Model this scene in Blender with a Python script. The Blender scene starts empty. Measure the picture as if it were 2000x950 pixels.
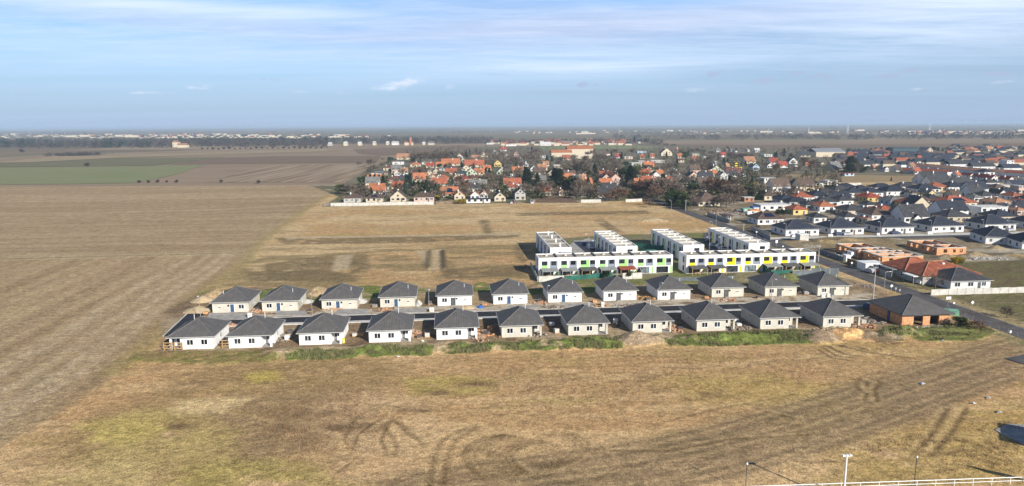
import bpy, math, random
import numpy as np
from mathutils import Vector, Matrix
C = bpy.context.scene.collection
sc = bpy.context.scene
R = math.radians
# ------------------------------------------------------------------ camera
F_PX = 1351.0; CAM_H = 48.5; PITCH = R(9.7); ROLL = R(-0.34)
cd = bpy.data.cameras.new('camera'); cam = bpy.data.objects.new('camera', cd); C.objects.link(cam)
cd.sensor_width = 36; cd.lens = F_PX/2000*36; cd.clip_end = 90000; cd.clip_start = 1
cam.matrix_world = Matrix.Translation((0, 0, CAM_H)) @ Matrix.Rotation(math.pi/2-PITCH, 4, 'X') @ Matrix.Rotation(ROLL, 4, 'Z')
sc.camera = cam
# ------------------------------------------------------------------ sun, sky, exposure
SUN_EL = R(26); SUN_DIR = Vector((0.61, -0.79, 0)).normalized()      # towards the sun
sd = bpy.data.lights.new('sun', 'SUN'); sd.energy = 5.0; sd.angle = R(0.53); sd.color = (1.0, 0.93, 0.82)
so = bpy.data.objects.new('sun', sd); C.objects.link(so)
dv = Vector((SUN_DIR.x*math.cos(SUN_EL), SUN_DIR.y*math.cos(SUN_EL), math.sin(SUN_EL)))
so.rotation_euler = dv.to_track_quat('Z', 'Y').to_euler(); so.location = (60, -80, 120)
w = bpy.data.worlds.new('World'); sc.world = w; w.use_nodes = True
nt = w.node_tree; N = nt.nodes; L = nt.links
N.clear()
def wn(t, **k):
    n = N.new(t)
    for a, b in k.items(): setattr(n, a, b)
    return n
def wm(op, a, b=None, c=None, clamp=False):
    n = wn('ShaderNodeMath', operation=op, use_clamp=clamp)
    for i, v in enumerate((a, b, c)):
        if v is None: continue
        if isinstance(v, (int, float)): n.inputs[i].default_value = v
        else: L.new(v, n.inputs[i])
    return n.outputs[0]
def wmix(f, a, b, mode='MIX'):
    n = wn('ShaderNodeMix', data_type='RGBA', blend_type=mode)
    for i, v in ((0, f), (6, a), (7, b)):
        if isinstance(v, (int, float)): n.inputs[i].default_value = v
        elif isinstance(v, tuple): n.inputs[i].default_value = (*v, 1)
        else: L.new(v, n.inputs[i])
    return n.outputs[2]
sky = wn('ShaderNodeTexSky', sky_type='NISHITA', sun_disc=False)
sky.sun_elevation = SUN_EL; sky.sun_rotation = math.atan2(SUN_DIR.x, SUN_DIR.y)
sky.altitude = 150; sky.air_density = 1.0; sky.dust_density = 0.6; sky.ozone_density = 2.5
tc = wn('ShaderNodeTexCoord'); sp = wn('ShaderNodeSeparateXYZ'); L.new(tc.outputs['Generated'], sp.inputs[0])
dx, dy, dz = sp.outputs
zz = wm('ADD', wm('MAXIMUM', dz, 0.0), 0.035)
cx = wm('DIVIDE', dx, zz); cy = wm('DIVIDE', dy, zz)
def cloud(sx, sy, sz, scale, detail, lo, hi, dist=0.3, rough=0.55):
    c = wn('ShaderNodeCombineXYZ'); L.new(wm('MULTIPLY', cx, sx), c.inputs[0]); L.new(wm('MULTIPLY', cy, sy), c.inputs[1]); c.inputs[2].default_value = sz
    n = wn('ShaderNodeTexNoise', noise_dimensions='3D'); L.new(c.outputs[0], n.inputs['Vector'])
    n.inputs['Scale'].default_value = scale; n.inputs['Detail'].default_value = detail; n.inputs['Distortion'].default_value = dist; n.inputs['Roughness'].default_value = rough
    m = wn('ShaderNodeMapRange', interpolation_type='SMOOTHSTEP'); L.new(n.outputs[0], m.inputs[0])
    m.inputs[1].default_value = lo; m.inputs[2].default_value = hi
    return m.outputs[0]
def ramp(v, a, b, x=0.0, y=1.0):
    m = wn('ShaderNodeMapRange', interpolation_type='SMOOTHSTEP'); L.new(v, m.inputs[0])
    for i, q in enumerate((a, b, x, y)): m.inputs[i+1].default_value = q
    return m.outputs[0]
az = wm('ARCTAN2', dx, dy)
el = wm('ARCSINE', dz)
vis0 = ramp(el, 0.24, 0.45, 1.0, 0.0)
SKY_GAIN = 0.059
base = wmix(1.0, sky.outputs[0], wmix(vis0, (0.50, 0.66, 0.90), (0.95, 1.22, 1.60)), 'MULTIPLY')  # dome above the view dimmed to cut fill light and deepen shadows
# haze bank low on the horizon
hz = ramp(el, 0.0, 0.14, 1.0, 0.0)
base = wmix(wm('MULTIPLY', hz, 0.80), base, (5.1, 6.8, 9.9))
# thin high veil
veil = cloud(0.13, 0.42, 3.1, 1.0, 10, 0.26, 0.74, 0.35, 0.6)
vmask = ramp(el, 0.03, 0.10, 0.15, 1.0)
vtop = ramp(el, 0.22, 0.42, 1.0, 0.12)  # veil thinned above the view, also to weaken the fill light
base = wmix(wm('MULTIPLY', wm('MULTIPLY', wm('MULTIPLY', veil, vmask), vtop), 0.62), base, (8.4, 10.6, 14.2))
# grey-blue long bank
def bank(px, py, hx, hy, tilt=0.0):
    ax = math.atan((px-1000)/F_PX); ex = (244-py)/F_PX
    u = wm('DIVIDE', wm('SUBTRACT', az, ax), hx/F_PX)
    v0 = wm('SUBTRACT', wm('SUBTRACT', el, ex), wm('MULTIPLY', wm('SUBTRACT', az, ax), tilt))
    v = wm('DIVIDE', v0, hy/F_PX)
    r2 = wm('ADD', wm('MULTIPLY', u, u), wm('MULTIPLY', v, v))
    return wm('EXPONENT', wm('MULTIPLY', r2, -1.0))
st = cloud(0.20, 0.75, 7.7, 1.4, 12, 0.14, 0.66, 0.5, 0.66)
bk = wm('MAXIMUM', bank(1150, 62, 620, 36, 0.03), bank(560, 72, 430, 22, -0.05))
base = wmix(wm('MULTIPLY', wm('MULTIPLY', bk, st), 0.95, clamp=True), base, (7.2, 8.4, 11.4))
wb = cloud(0.26, 0.8, 1.7, 1.3, 12, 0.20, 0.70, 0.6, 0.68)
bw = wm('MAXIMUM', wm('MULTIPLY', bank(1930, 45, 300, 75, 0.04), 1.35), wm('MAXIMUM', bank(350, 45, 420, 12), bank(1150, 130, 300, 20, 0.02)))
base = wmix(wm('MULTIPLY', wm('MULTIPLY', bw, wb), 0.75, clamp=True), base, (11.6, 13.0, 15.4))
mo_ = cloud(0.55, 1.5, 9.2, 2.2, 12, 0.30, 0.78, 0.3, 0.7)
base = wmix(wm('MULTIPLY', wm('MULTIPLY', mo_, ramp(el, 0.05, 0.12)), wm('MULTIPLY', vtop, 0.42)), base, (10.6, 12.0, 14.6))
# clear blue gaps at the top
gap = wm('MAXIMUM', bank(1330, 2, 260, 26), bank(430, 14, 260, 14))
base = wmix(wm('MULTIPLY', gap, 0.85), base, (3.6, 7.9, 15.0))
# small cumulus, near the horizon: (x, y, half width, half height, tilt, light?)
c2 = wn('ShaderNodeCombineXYZ'); L.new(wm('MULTIPLY', az, 1.0), c2.inputs[0]); L.new(wm('MULTIPLY', el, 2.2), c2.inputs[1])
puff = wn('ShaderNodeTexNoise'); L.new(c2.outputs[0], puff.inputs['Vector']); puff.inputs['Scale'].default_value = 34; puff.inputs['Detail'].default_value = 8; puff.inputs['Roughness'].default_value = 0.62
pf = ramp(puff.outputs[0], 0.38, 0.74)
lights = [(795, 166, 36, 9, 0.16, 1.25), (768, 175, 34, 6, 0.04, 1.1), (425, 172, 20, 6, 0.1, .75), (400, 178, 34, 5, 0, .6), (315, 187, 60, 4, 0, .5), (885, 172, 13, 7, 0.25, .8), (1360, 181, 40, 7, 0.05, .42), (675, 184, 20, 5, 0, .6), (1800, 190, 40, 4, 0, .5), (600, 182, 26, 5, 0.1, .4), (1930, 183, 26, 4, .1, .5)]
darks = [(1500, 168, 42, 8, 0.1), (1375, 158, 34, 7, 0.15), (1560, 160, 40, 9, -0.15), (1712, 168, 24, 6, 0.1), (1762, 160, 20, 7, 0), (1600, 178, 34, 7, 0), (1135, 170, 15, 5, 0.2), (1930, 170, 26, 5, 0), (1990, 156, 20, 7, 0), (1165, 172, 12, 4, 0), (545, 160, 22, 5, 0)]
acc = None
for q in lights:
    b = wm('MULTIPLY', bank(*q[:5]), q[5]); acc = b if acc is None else wm('MAXIMUM', acc, b)
base = wmix(wm('MULTIPLY', ramp(wm('MULTIPLY', acc, wm('ADD', wm('MULTIPLY', pf, 0.75), 0.25)), 0.12, 0.66), 0.78), base, (10.6, 11.4, 13.4))
acc = None
for q in darks:
    b = bank(*q); acc = b if acc is None else wm('MAXIMUM', acc, b)
base = wmix(wm('MULTIPLY', ramp(wm('MULTIPLY', acc, pf), 0.04, 0.5), 0.8), base, (5.6, 6.9, 9.4))
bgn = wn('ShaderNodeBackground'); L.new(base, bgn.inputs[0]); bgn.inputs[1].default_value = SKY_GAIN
wo = wn('ShaderNodeOutputWorld'); L.new(bgn.outputs[0], wo.inputs[0])
sc.view_settings.view_transform = 'Standard'; sc.view_settings.look = 'None'; sc.view_settings.gamma = 1; sc.view_settings.use_curve_mapping = False
sc.view_settings.exposure = 0.45
sc.cycles.max_bounces = 5; sc.cycles.diffuse_bounces = 2; sc.cycles.glossy_bounces = 2; sc.cycles.volume_bounces = 0; sc.cycles.transparent_max_bounces = 6
# ------------------------------------------------------------------ measuring aid: pixel of the photo -> point on the ground
def G(x, y, z=0.0):
    u = (x-1000)/F_PX; v = (475-y)/F_PX
    u, v = u*math.cos(ROLL)-v*math.sin(ROLL), u*math.sin(ROLL)+v*math.cos(ROLL)
    a = math.cos(PITCH)+v*math.sin(PITCH); b = -math.sin(PITCH)+v*math.cos(PITCH)
    t = (z-CAM_H)/b
    return Vector((u*t, a*t, z))
def ZC(p): return p.y*math.cos(PITCH)+(CAM_H-p.z)*math.sin(PITCH)
def SX(p):                                   # horizontal pixel of a world point (for left-to-right order in labels)
    return 1000+F_PX*p.x/ZC(p)
ANG = R(5.2)
U = Vector((math.cos(ANG), math.sin(ANG), 0)); V = Vector((-math.sin(ANG), math.cos(ANG), 0))
# ------------------------------------------------------------------ mesh helpers
class MB:
    def __init__(s): s.v = []; s.f = []; s.m = []
    def face(s, pts, mi=0):
        b = len(s.v); s.v += [tuple(p) for p in pts]; s.f.append(tuple(range(b, b+len(pts)))); s.m.append(mi)
    def box(s, x0, y0, z0, x1, y1, z1, mi=0):
        b = len(s.v)
        s.v += [(x0,y0,z0),(x1,y0,z0),(x1,y1,z0),(x0,y1,z0),(x0,y0,z1),(x1,y0,z1),(x1,y1,z1),(x0,y1,z1)]
        for q in ((0,3,2,1),(4,5,6,7),(0,1,5,4),(1,2,6,5),(2,3,7,6),(3,0,4,7)):
            s.f.append(tuple(b+i for i in q)); s.m.append(mi)
        return s
    def prism(s, pts, z0, z1, mi=0):
        n = len(pts); b = len(s.v)
        s.v += [(p[0], p[1], z0) for p in pts]+[(p[0], p[1], z1) for p in pts]
        s.f.append(tuple(b+i for i in range(n-1, -1, -1))); s.f.append(tuple(b+n+i for i in range(n))); s.m += [mi, mi]
        for i in range(n):
            j = (i+1) % n; s.f.append((b+i, b+j, b+n+j, b+n+i)); s.m.append(mi)
        return s
    def tube(s, a, c, r0, r1=None, n=8, mi=0):
        r1 = r0 if r1 is None else r1
        a = Vector(a); c = Vector(c); d = (c-a).normalized()
        e = d.orthogonal().normalized(); g = d.cross(e); b = len(s.v)
        for (q, r) in ((a, r0), (c, r1)):
            for i in range(n):
                t = 2*math.pi*i/n; p = q+e*(r*math.cos(t))+g*(r*math.sin(t)); s.v.append(tuple(p))
        for i in range(n):
            j = (i+1) % n; s.f.append((b+i, b+j, b+n+j, b+n+i)); s.m.append(mi)
        if n > 3:
            s.f.append(tuple(b+i for i in range(n-1, -1, -1))); s.m.append(mi)
            s.f.append(tuple(b+n+i for i in range(n))); s.m.append(mi)
        return s
    def mesh(s, name, mats):
        me = bpy.data.meshes.new(name); me.from_pydata(s.v, [], s.f)
        for m in (mats if isinstance(mats, (list, tuple)) else [mats]): me.materials.append(m)
        if any(s.m): me.polygons.foreach_set('material_index', s.m)
        me.update(); return me
    def build(s, name, mats, parent=None): return put(name, s.mesh(name, mats), parent)
def put(name, me, parent=None, loc=None, rz=0.0):
    o = bpy.data.objects.new(name, me); C.objects.link(o)
    if parent is not None: o.parent = parent
    if loc is not None: o.location = loc
    if rz: o.rotation_euler = (0, 0, rz)
    return o
def tag(o, label=None, cat=None, group=None, kind=None):
    if label: o['label'] = label
    if cat: o['category'] = cat
    if group: o['group'] = group
    if kind: o['kind'] = kind
    return o
def thing(name, loc, rz=0.0, label=None, cat=None, group=None):
    o = bpy.data.objects.new(name, None); C.objects.link(o); o.location = loc; o.rotation_euler = (0, 0, rz)
    o.empty_display_size = 0.5
    return tag(o, label, cat, group)
def copy_thing(root, loc, rz, label=None):
    r = root.copy(); C.objects.link(r); r.location = loc; r.rotation_euler = (0, 0, rz)
    if label: r['label'] = label
    for ch in list(root.children):
        c = ch.copy(); C.objects.link(c); c.parent = r
        for g in list(ch.children):
            d = g.copy(); C.objects.link(d); d.parent = c
    return r
ORD = ['', 'first', 'second', 'third', 'fourth', 'fifth', 'sixth', 'seventh', 'eighth', 'ninth', 'tenth', 'eleventh', 'twelfth', 'thirteenth', 'fourteenth', 'fifteenth', 'sixteenth', 'seventeenth', 'eighteenth', 'nineteenth', 'twentieth']
def ordinal(i):
    if i <= 20: return ORD[i]
    t = {2: 'twenty', 3: 'thirty', 4: 'forty', 5: 'fifty'}[i//10]
    return (t+'-'+ORD[i % 10]) if i % 10 else {2: 'twentieth', 3: 'thirtieth', 4: 'fortieth', 5: 'fiftieth'}[i//10]
PENDING = []          # (object, description, zone): labels are finished at the end, counted from the left
def later(o, desc, zone): PENDING.append((o, desc, zone))
def finish_labels():
    b = {}
    for o, d, z in PENDING: b.setdefault((d, z), []).append(o)
    for (d, z), lst in b.items():
        lst.sort(key=lambda o: SX(o.matrix_world.translation if o.parent else Vector(o.location)))
        n = len(lst)
        for i, o in enumerate(lst):
            if n == 1: o['label'] = f'{d} {z}'
            elif i == 0: o['label'] = f'{d}, leftmost one {z}'
            elif i == n-1: o['label'] = f'{d}, rightmost one {z}'
            else: o['label'] = f'{d}, {ordinal(i+1)} from left {z}'
# ------------------------------------------------------------------ materials
def mat(name, col, rough=0.85, var=0.12, scale=1.5, bump=0.0, bscale=8.0, metal=0.0, spec=0.3, col2=None, lo=0.35, hi=0.65, detail=5, rnd=0.0, stretch=(1, 1, 1)):
    m = bpy.data.materials.new(name); m.use_nodes = True; t = m.node_tree; n = t.nodes; l = t.links
    b = n['Principled BSDF']; b.inputs['Roughness'].default_value = rough; b.inputs['Metallic'].default_value = metal
    b.inputs['Specular IOR Level'].default_value = spec
    tc = n.new('ShaderNodeTexCoord'); mp = n.new('ShaderNodeMapping'); mp.inputs['Scale'].default_value = stretch
    l.new(tc.outputs['Object'], mp.inputs[0])
    nz = n.new('ShaderNodeTexNoise'); nz.inputs['Scale'].default_value = scale; nz.inputs['Detail'].default_value = detail; nz.inputs['Roughness'].default_value = 0.62
    l.new(mp.outputs[0], nz.inputs['Vector'])
    mr = n.new('ShaderNodeMapRange'); l.new(nz.outputs[0], mr.inputs[0]); mr.inputs[1].default_value = lo; mr.inputs[2].default_value = hi
    mx = n.new('ShaderNodeMix'); mx.data_type = 'RGBA'; l.new(mr.outputs[0], mx.inputs[0])
    c2 = col2 if col2 else tuple(c*(1-var*2) for c in col); c1 = col if col2 else tuple(min(1, c*(1+var*0.6)) for c in col)
    mx.inputs[6].default_value = (*c2, 1); mx.inputs[7].default_value = (*c1, 1)
    out = mx.outputs[2]
    if rnd:
        oi = n.new('ShaderNodeObjectInfo'); hs = n.new('ShaderNodeHueSaturation'); l.new(out, hs.inputs['Color'])
        m2 = n.new('ShaderNodeMapRange'); l.new(oi.outputs['Random'], m2.inputs[0]); m2.inputs[3].default_value = 1-rnd; m2.inputs[4].default_value = 1+rnd
        l.new(m2.outputs[0], hs.inputs['Value']); out = hs.outputs[0]
    l.new(out, b.inputs['Base Color'])
    if bump:
        bn = n.new('ShaderNodeTexNoise'); bn.inputs['Scale'].default_value = bscale; bn.inputs['Detail'].default_value = 6; l.new(mp.outputs[0], bn.inputs['Vector'])
        bp = n.new('ShaderNodeBump'); bp.inputs['Strength'].default_value = bump; bp.inputs['Distance'].default_value = 0.3
        l.new(bn.outputs[0], bp.inputs['Height']); l.new(bp.outputs[0], b.inputs['Normal'])
    return m
def tile_mat(name, col, period=0.55, contrast=0.16, rough=0.7, var=0.12, rnd=0.0, rib_side=0.0):
    """roof tiles: ribs running down each slope, fainter courses along it, weathered patches"""
    m = mat(name, col, rough, var, 0.7, rnd=rnd, spec=0.25); t = m.node_tree; n = t.nodes; l = t.links; b = n['Principled BSDF']
    src = b.inputs['Base Color'].links[0].from_socket
    tc = n.new('ShaderNodeTexCoord'); s1 = n.new('ShaderNodeSeparateXYZ'); l.new(tc.outputs['Object'], s1.inputs[0])
    s2 = n.new('ShaderNodeSeparateXYZ'); l.new(tc.outputs['Normal'], s2.inputs[0])
    def mm(op, a, c=None, cl=False):
        q = n.new('ShaderNodeMath'); q.operation = op; q.use_clamp = cl
        for i, v in enumerate((a, c)):
            if v is None: continue
            if isinstance(v, (int, float)): q.inputs[i].default_value = v
            else: l.new(v, q.inputs[i])
        return q.outputs[0]
    side = mm('GREATER_THAN', mm('ABSOLUTE', s2.outputs[0]), mm('ABSOLUTE', s2.outputs[1]))
    mixn = n.new('ShaderNodeMix'); l.new(side, mixn.inputs[0]); l.new(s1.outputs[0], mixn.inputs[2]); l.new(s1.outputs[1], mixn.inputs[3])
    per = mm('ADD', 2*math.pi/period, mm('MULTIPLY', mm('MULTIPLY', side, 1.0 if rib_side else 0.0), 2*math.pi/0.95-2*math.pi/period))
    rib = mm('SINE', mm('MULTIPLY', mixn.outputs[0], per))
    row = mm('SINE', mm('MULTIPLY', s1.outputs[2], 2*math.pi/(period*0.42)))
    lf = mm('GREATER_THAN', mm('MULTIPLY', s2.outputs[0], -1.0), 0.3)  # left-facing slopes only: rib contrast of glancing sun put into the colour
    h = mm('ADD', mm('MULTIPLY', rib, mm('ADD', 0.5, mm('MULTIPLY', lf, rib_side*3.2))), mm('MULTIPLY', row, 0.22))
    val = mm('ADD', mm('MULTIPLY', h, contrast*0.6), 1.0)
    hs = n.new('ShaderNodeHueSaturation'); l.new(src, hs.inputs['Color']); l.new(val, hs.inputs['Value']); l.new(hs.outputs[0], b.inputs['Base Color'])
    bp = n.new('ShaderNodeBump'); bp.inputs['Strength'].default_value = 0.5; bp.inputs['Distance'].default_value = 0.06
    l.new(h, bp.inputs['Height']); l.new(bp.outputs[0], b.inputs['Normal'])
    return m
M = {}
M['roof_grey'] = tile_mat('roof_grey', (0.108, 0.104, 0.102), rib_side=0.5)
M['ridge'] = mat('ridge', (0.17, 0.165, 0.16), 0.7)
M['white'] = mat('white_render', (0.80, 0.80, 0.79), 0.9, 0.035, 0.35, bump=0.06, bscale=5)
M['beige'] = mat('grey_basecoat', (0.55, 0.53, 0.46), 0.92, 0.07, 0.6, bump=0.06, bscale=5)
M['fascia'] = mat('fascia_white', (0.46, 0.46, 0.45), 0.6, 0.04)
M['soffit'] = mat('soffit_grey', (0.35, 0.35, 0.34), 0.8, 0.05)
M['frame_w'] = mat('frame_white', (0.75, 0.75, 0.75), 0.4, 0.03)
M['frame_d'] = mat('frame_dark', (0.04, 0.042, 0.05), 0.4, 0.05)
M['glass'] = mat('window_glass', (0.035, 0.045, 0.06), 0.08, 0.5, 0.9, spec=0.7, rnd=0.6)
M['glass_l'] = mat('window_glass_pale', (0.22, 0.27, 0.30), 0.12, 0.4, 0.9, spec=0.7)
M['door_blue'] = mat('door_blue', (0.05, 0.10, 0.19), 0.4, 0.15)
M['door_grey'] = mat('door_grey', (0.10, 0.105, 0.11), 0.4, 0.15)
M['concrete'] = mat('concrete', (0.36, 0.345, 0.32), 0.9, 0.16, 0.8, bump=0.1)
M['concrete_l'] = mat('concrete_pale', (0.55, 0.54, 0.50), 0.9, 0.12, 0.6, bump=0.1)
M['asphalt'] = mat('asphalt_new', (0.028, 0.029, 0.033), 0.75, 0.25, 0.35, bump=0.05)
M['asphalt_old'] = mat('asphalt_worn', (0.105, 0.10, 0.10), 0.85, 0.22, 0.25, bump=0.06, detail=8)
M['brick_o'] = mat('hollow_brick', (0.66, 0.34, 0.17), 0.9, 0.2, 1.6, bump=0.15, bscale=6)
M['steel'] = mat('galvanised', (0.42, 0.43, 0.44), 0.45, 0.1, metal=0.5)
M['pole_c'] = mat('concrete_pole', (0.45, 0.44, 0.41), 0.9, 0.08)
M['pole_d'] = mat('pole_dark', (0.07, 0.075, 0.08), 0.5, 0.08)
M['paint_w'] = mat('white_paint', (0.78, 0.78, 0.77), 0.5, 0.05)
M['wood'] = mat('timber', (0.52, 0.32, 0.14), 0.8, 0.2, 3)
M['soil'] = mat('soil', (0.23, 0.165, 0.11), 1, 0.2, 0.8, bump=0.4, bscale=2)
M['soil_g'] = mat('soil_grey', (0.30, 0.25, 0.19), 1, 0.16, 0.8, bump=0.4, bscale=2)
M['sand'] = mat('sand', (0.50, 0.39, 0.24), 1, 0.14, 0.9, bump=0.35, bscale=2.5)
M['rubble'] = mat('rubble', (0.36, 0.30, 0.25), 0.95, 0.4, 2.2, bump=0.3)
M['tarp_b'] = mat('tarp_blue', (0.05, 0.15, 0.42), 0.5, 0.2, 1)
M['plast_o'] = mat('plastic_orange', (0.75, 0.20, 0.02), 0.5, 0.1)
M['plast_g'] = mat('plastic_green', (0.20, 0.46, 0.32), 0.6, 0.12, 0.8)
M['green_fence'] = mat('green_screen', (0.02, 0.13, 0.10), 0.7, 0.2, 0.7)
M['grey_fence'] = mat('grey_screen', (0.14, 0.165, 0.18), 0.7, 0.15, 0.7)
M['lime'] = mat('panel_lime', (0.32, 0.60, 0.20), 0.7, 0.04)
M['yellow'] = mat('panel_yellow', (0.82, 0.68, 0.0), 0.7, 0.04)
M['slate_p'] = mat('panel_slate', (0.24, 0.27, 0.32), 0.7, 0.05)
M['gravel'] = mat('roof_gravel', (0.40, 0.36, 0.29), 1, 0.16, 0.5, bump=0.2, bscale=3)
M['gravel_l'] = mat('roof_gravel_pale', (0.56, 0.52, 0.45), 1, 0.12, 0.5)
M['red_tin'] = mat('red_sheet', (0.30, 0.06, 0.035), 0.6, 0.15)
M['grey_tin'] = mat('grey_sheet', (0.27, 0.28, 0.28), 0.5, 0.15)
M['solar'] = mat('solar_panel', (0.012, 0.02, 0.05), 0.15, 0.2, spec=0.6)
M['tyre'] = mat('tyre', (0.02, 0.02, 0.02), 0.9)
ROOF = {'or': (0.44, 0.165, 0.08), 'rd': (0.34, 0.07, 0.045), 'dr': (0.15, 0.065, 0.052), 'bn': (0.125, 0.088, 0.068), 'dk': (0.060, 0.062, 0.068), 'nv': (0.035, 0.042, 0.060), 'tc': (0.42, 0.22, 0.13), 'tl': (0.05, 0.085, 0.095), 'gy': (0.19, 0.19, 0.185), 'wt': (0.62, 0.62, 0.60), 'ro': (0.34, 0.11, 0.06)}
RNAME = {'or': 'orange', 'rd': 'red', 'dr': 'dark red', 'bn': 'brown', 'dk': 'dark grey', 'nv': 'navy', 'tc': 'pale terracotta', 'tl': 'teal grey', 'gy': 'grey', 'wt': 'white', 'ro': 'rust red'}
RM = {k: tile_mat('roof_'+RNAME[k].replace(' ', '_'), v, 0.9, 0.2, 0.75, 0.2, rnd=0.14) for k, v in ROOF.items()}
WALL = {'wt': (0.68, 0.68, 0.67), 'cr': (0.56, 0.49, 0.37), 'gr': (0.42, 0.41, 0.38), 'pk': (0.56, 0.41, 0.34), 'yl': (0.62, 0.48, 0.20), 'bl': (0.40, 0.50, 0.58), 'bk': (0.42, 0.20, 0.12), 'gn': (0.46, 0.50, 0.38), 'ye': (0.85, 0.72, 0.02)}
WNAME = {'wt': 'white', 'cr': 'cream', 'gr': 'grey', 'pk': 'pinkish', 'yl': 'yellow', 'bl': 'pale blue', 'bk': 'brick', 'gn': 'pale green', 'ye': 'bright yellow'}
WM = {k: mat('wall_'+WNAME[k].replace(' ', '_'), v, 0.9, 0.07, 0.4, rnd=0.07) for k, v in WALL.items()}
# ------------------------------------------------------------------ numpy noise
def _hash(ix, iy, seed):
    h = (ix.astype(np.int64)*73856093) & 0xffffffff
    h = (h ^ ((iy.astype(np.int64)*19349663) & 0xffffffff) ^ (seed*83492791 & 0xffffffff)) & 0xffffffff
    h = ((h ^ (h >> 16))*2246822519) & 0xffffffff
    h = ((h ^ (h >> 13))*3266489917) & 0xffffffff
    h = h ^ (h >> 16)
    h = ((h ^ (h >> 15))*668265263) & 0xffffffff
    return ((h ^ (h >> 14)) & 0xffff)/65535.0
def vnoise(x, y, seed=0):
    ix = np.floor(x); iy = np.floor(y); fx = x-ix; fy = y-iy
    fx = fx*fx*(3-2*fx); fy = fy*fy*(3-2*fy)
    a = _hash(ix, iy, seed); b = _hash(ix+1, iy, seed); c = _hash(ix, iy+1, seed); d = _hash(ix+1, iy+1, seed)
    return (a*(1-fx)+b*fx)*(1-fy)+(c*(1-fx)+d*fx)*fy
def fbm(x, y, octs=4, seed=0, gain=0.55):
    s = 0; a = 1; t = 0
    for i in range(octs):
        s = s+a*vnoise(x*2**i+i*17.3, y*2**i-i*9.1, seed+i*7); t += a; a *= gain
    return s/t
def sstep(v, a, b):
    t = np.clip((v-a)/(b-a), 0, 1); return t*t*(3-2*t)
def pxs(pts): return [G(*p).xy for p in pts]
def polymask(X, Y, pts, soft):
    """1 inside a world polygon, fading to 0 over `soft` metres outside"""
    xs = [p[0] for p in pts]; ys = [p[1] for p in pts]
    res = np.zeros_like(X)
    sel = (X > min(xs)-soft) & (X < max(xs)+soft) & (Y > min(ys)-soft) & (Y < max(ys)+soft)
    x = X[sel]; y = Y[sel]
    if x.size == 0: return res
    ins = np.zeros(x.shape, bool); d2 = np.full(x.shape, 1e18); n = len(pts)
    for i in range(n):
        ax, ay = pts[i]; bx, by = pts[(i+1) % n]
        c = ((ay > y) != (by > y)) & (x < (bx-ax)*(y-ay)/((by-ay) if abs(by-ay) > 1e-9 else 1e-9)+ax)
        ins ^= c
        ex, ey = bx-ax, by-ay; t = np.clip(((x-ax)*ex+(y-ay)*ey)/(ex*ex+ey*ey+1e-9), 0, 1)
        d2 = np.minimum(d2, (x-ax-t*ex)**2+(y-ay-t*ey)**2)
    d = np.sqrt(d2); sd_ = np.where(ins, d, -d)
    res[sel] = sstep(sd_, -soft, soft*0.3)
    return res
def linedist(X, Y, pts, cap):
    xs = [p[0] for p in pts]; ys = [p[1] for p in pts]
    res = np.full_like(X, 1e3)
    sel = (X > min(xs)-cap) & (X < max(xs)+cap) & (Y > min(ys)-cap) & (Y < max(ys)+cap)
    x = X[sel]; y = Y[sel]
    if x.size == 0: return res
    d2 = np.full(x.shape, 1e6)
    for i in range(len(pts)-1):
        ax, ay = pts[i]; bx, by = pts[i+1]; ex, ey = bx-ax, by-ay
        t = np.clip(((x-ax)*ex+(y-ay)*ey)/(ex*ex+ey*ey+1e-9), 0, 1)
        d2 = np.minimum(d2, (x-ax-t*ex)**2+(y-ay-t*ey)**2)
    res[sel] = np.sqrt(d2); return res
def offset_line(pts, d):
    out = []
    for i, p in enumerate(pts):
        a = pts[max(0, i-1)]; b = pts[min(len(pts)-1, i+1)]
        e = (b-a).normalized(); out.append(Vector((p.x-e.y*d, p.y+e.x*d)))
    return out
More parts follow.
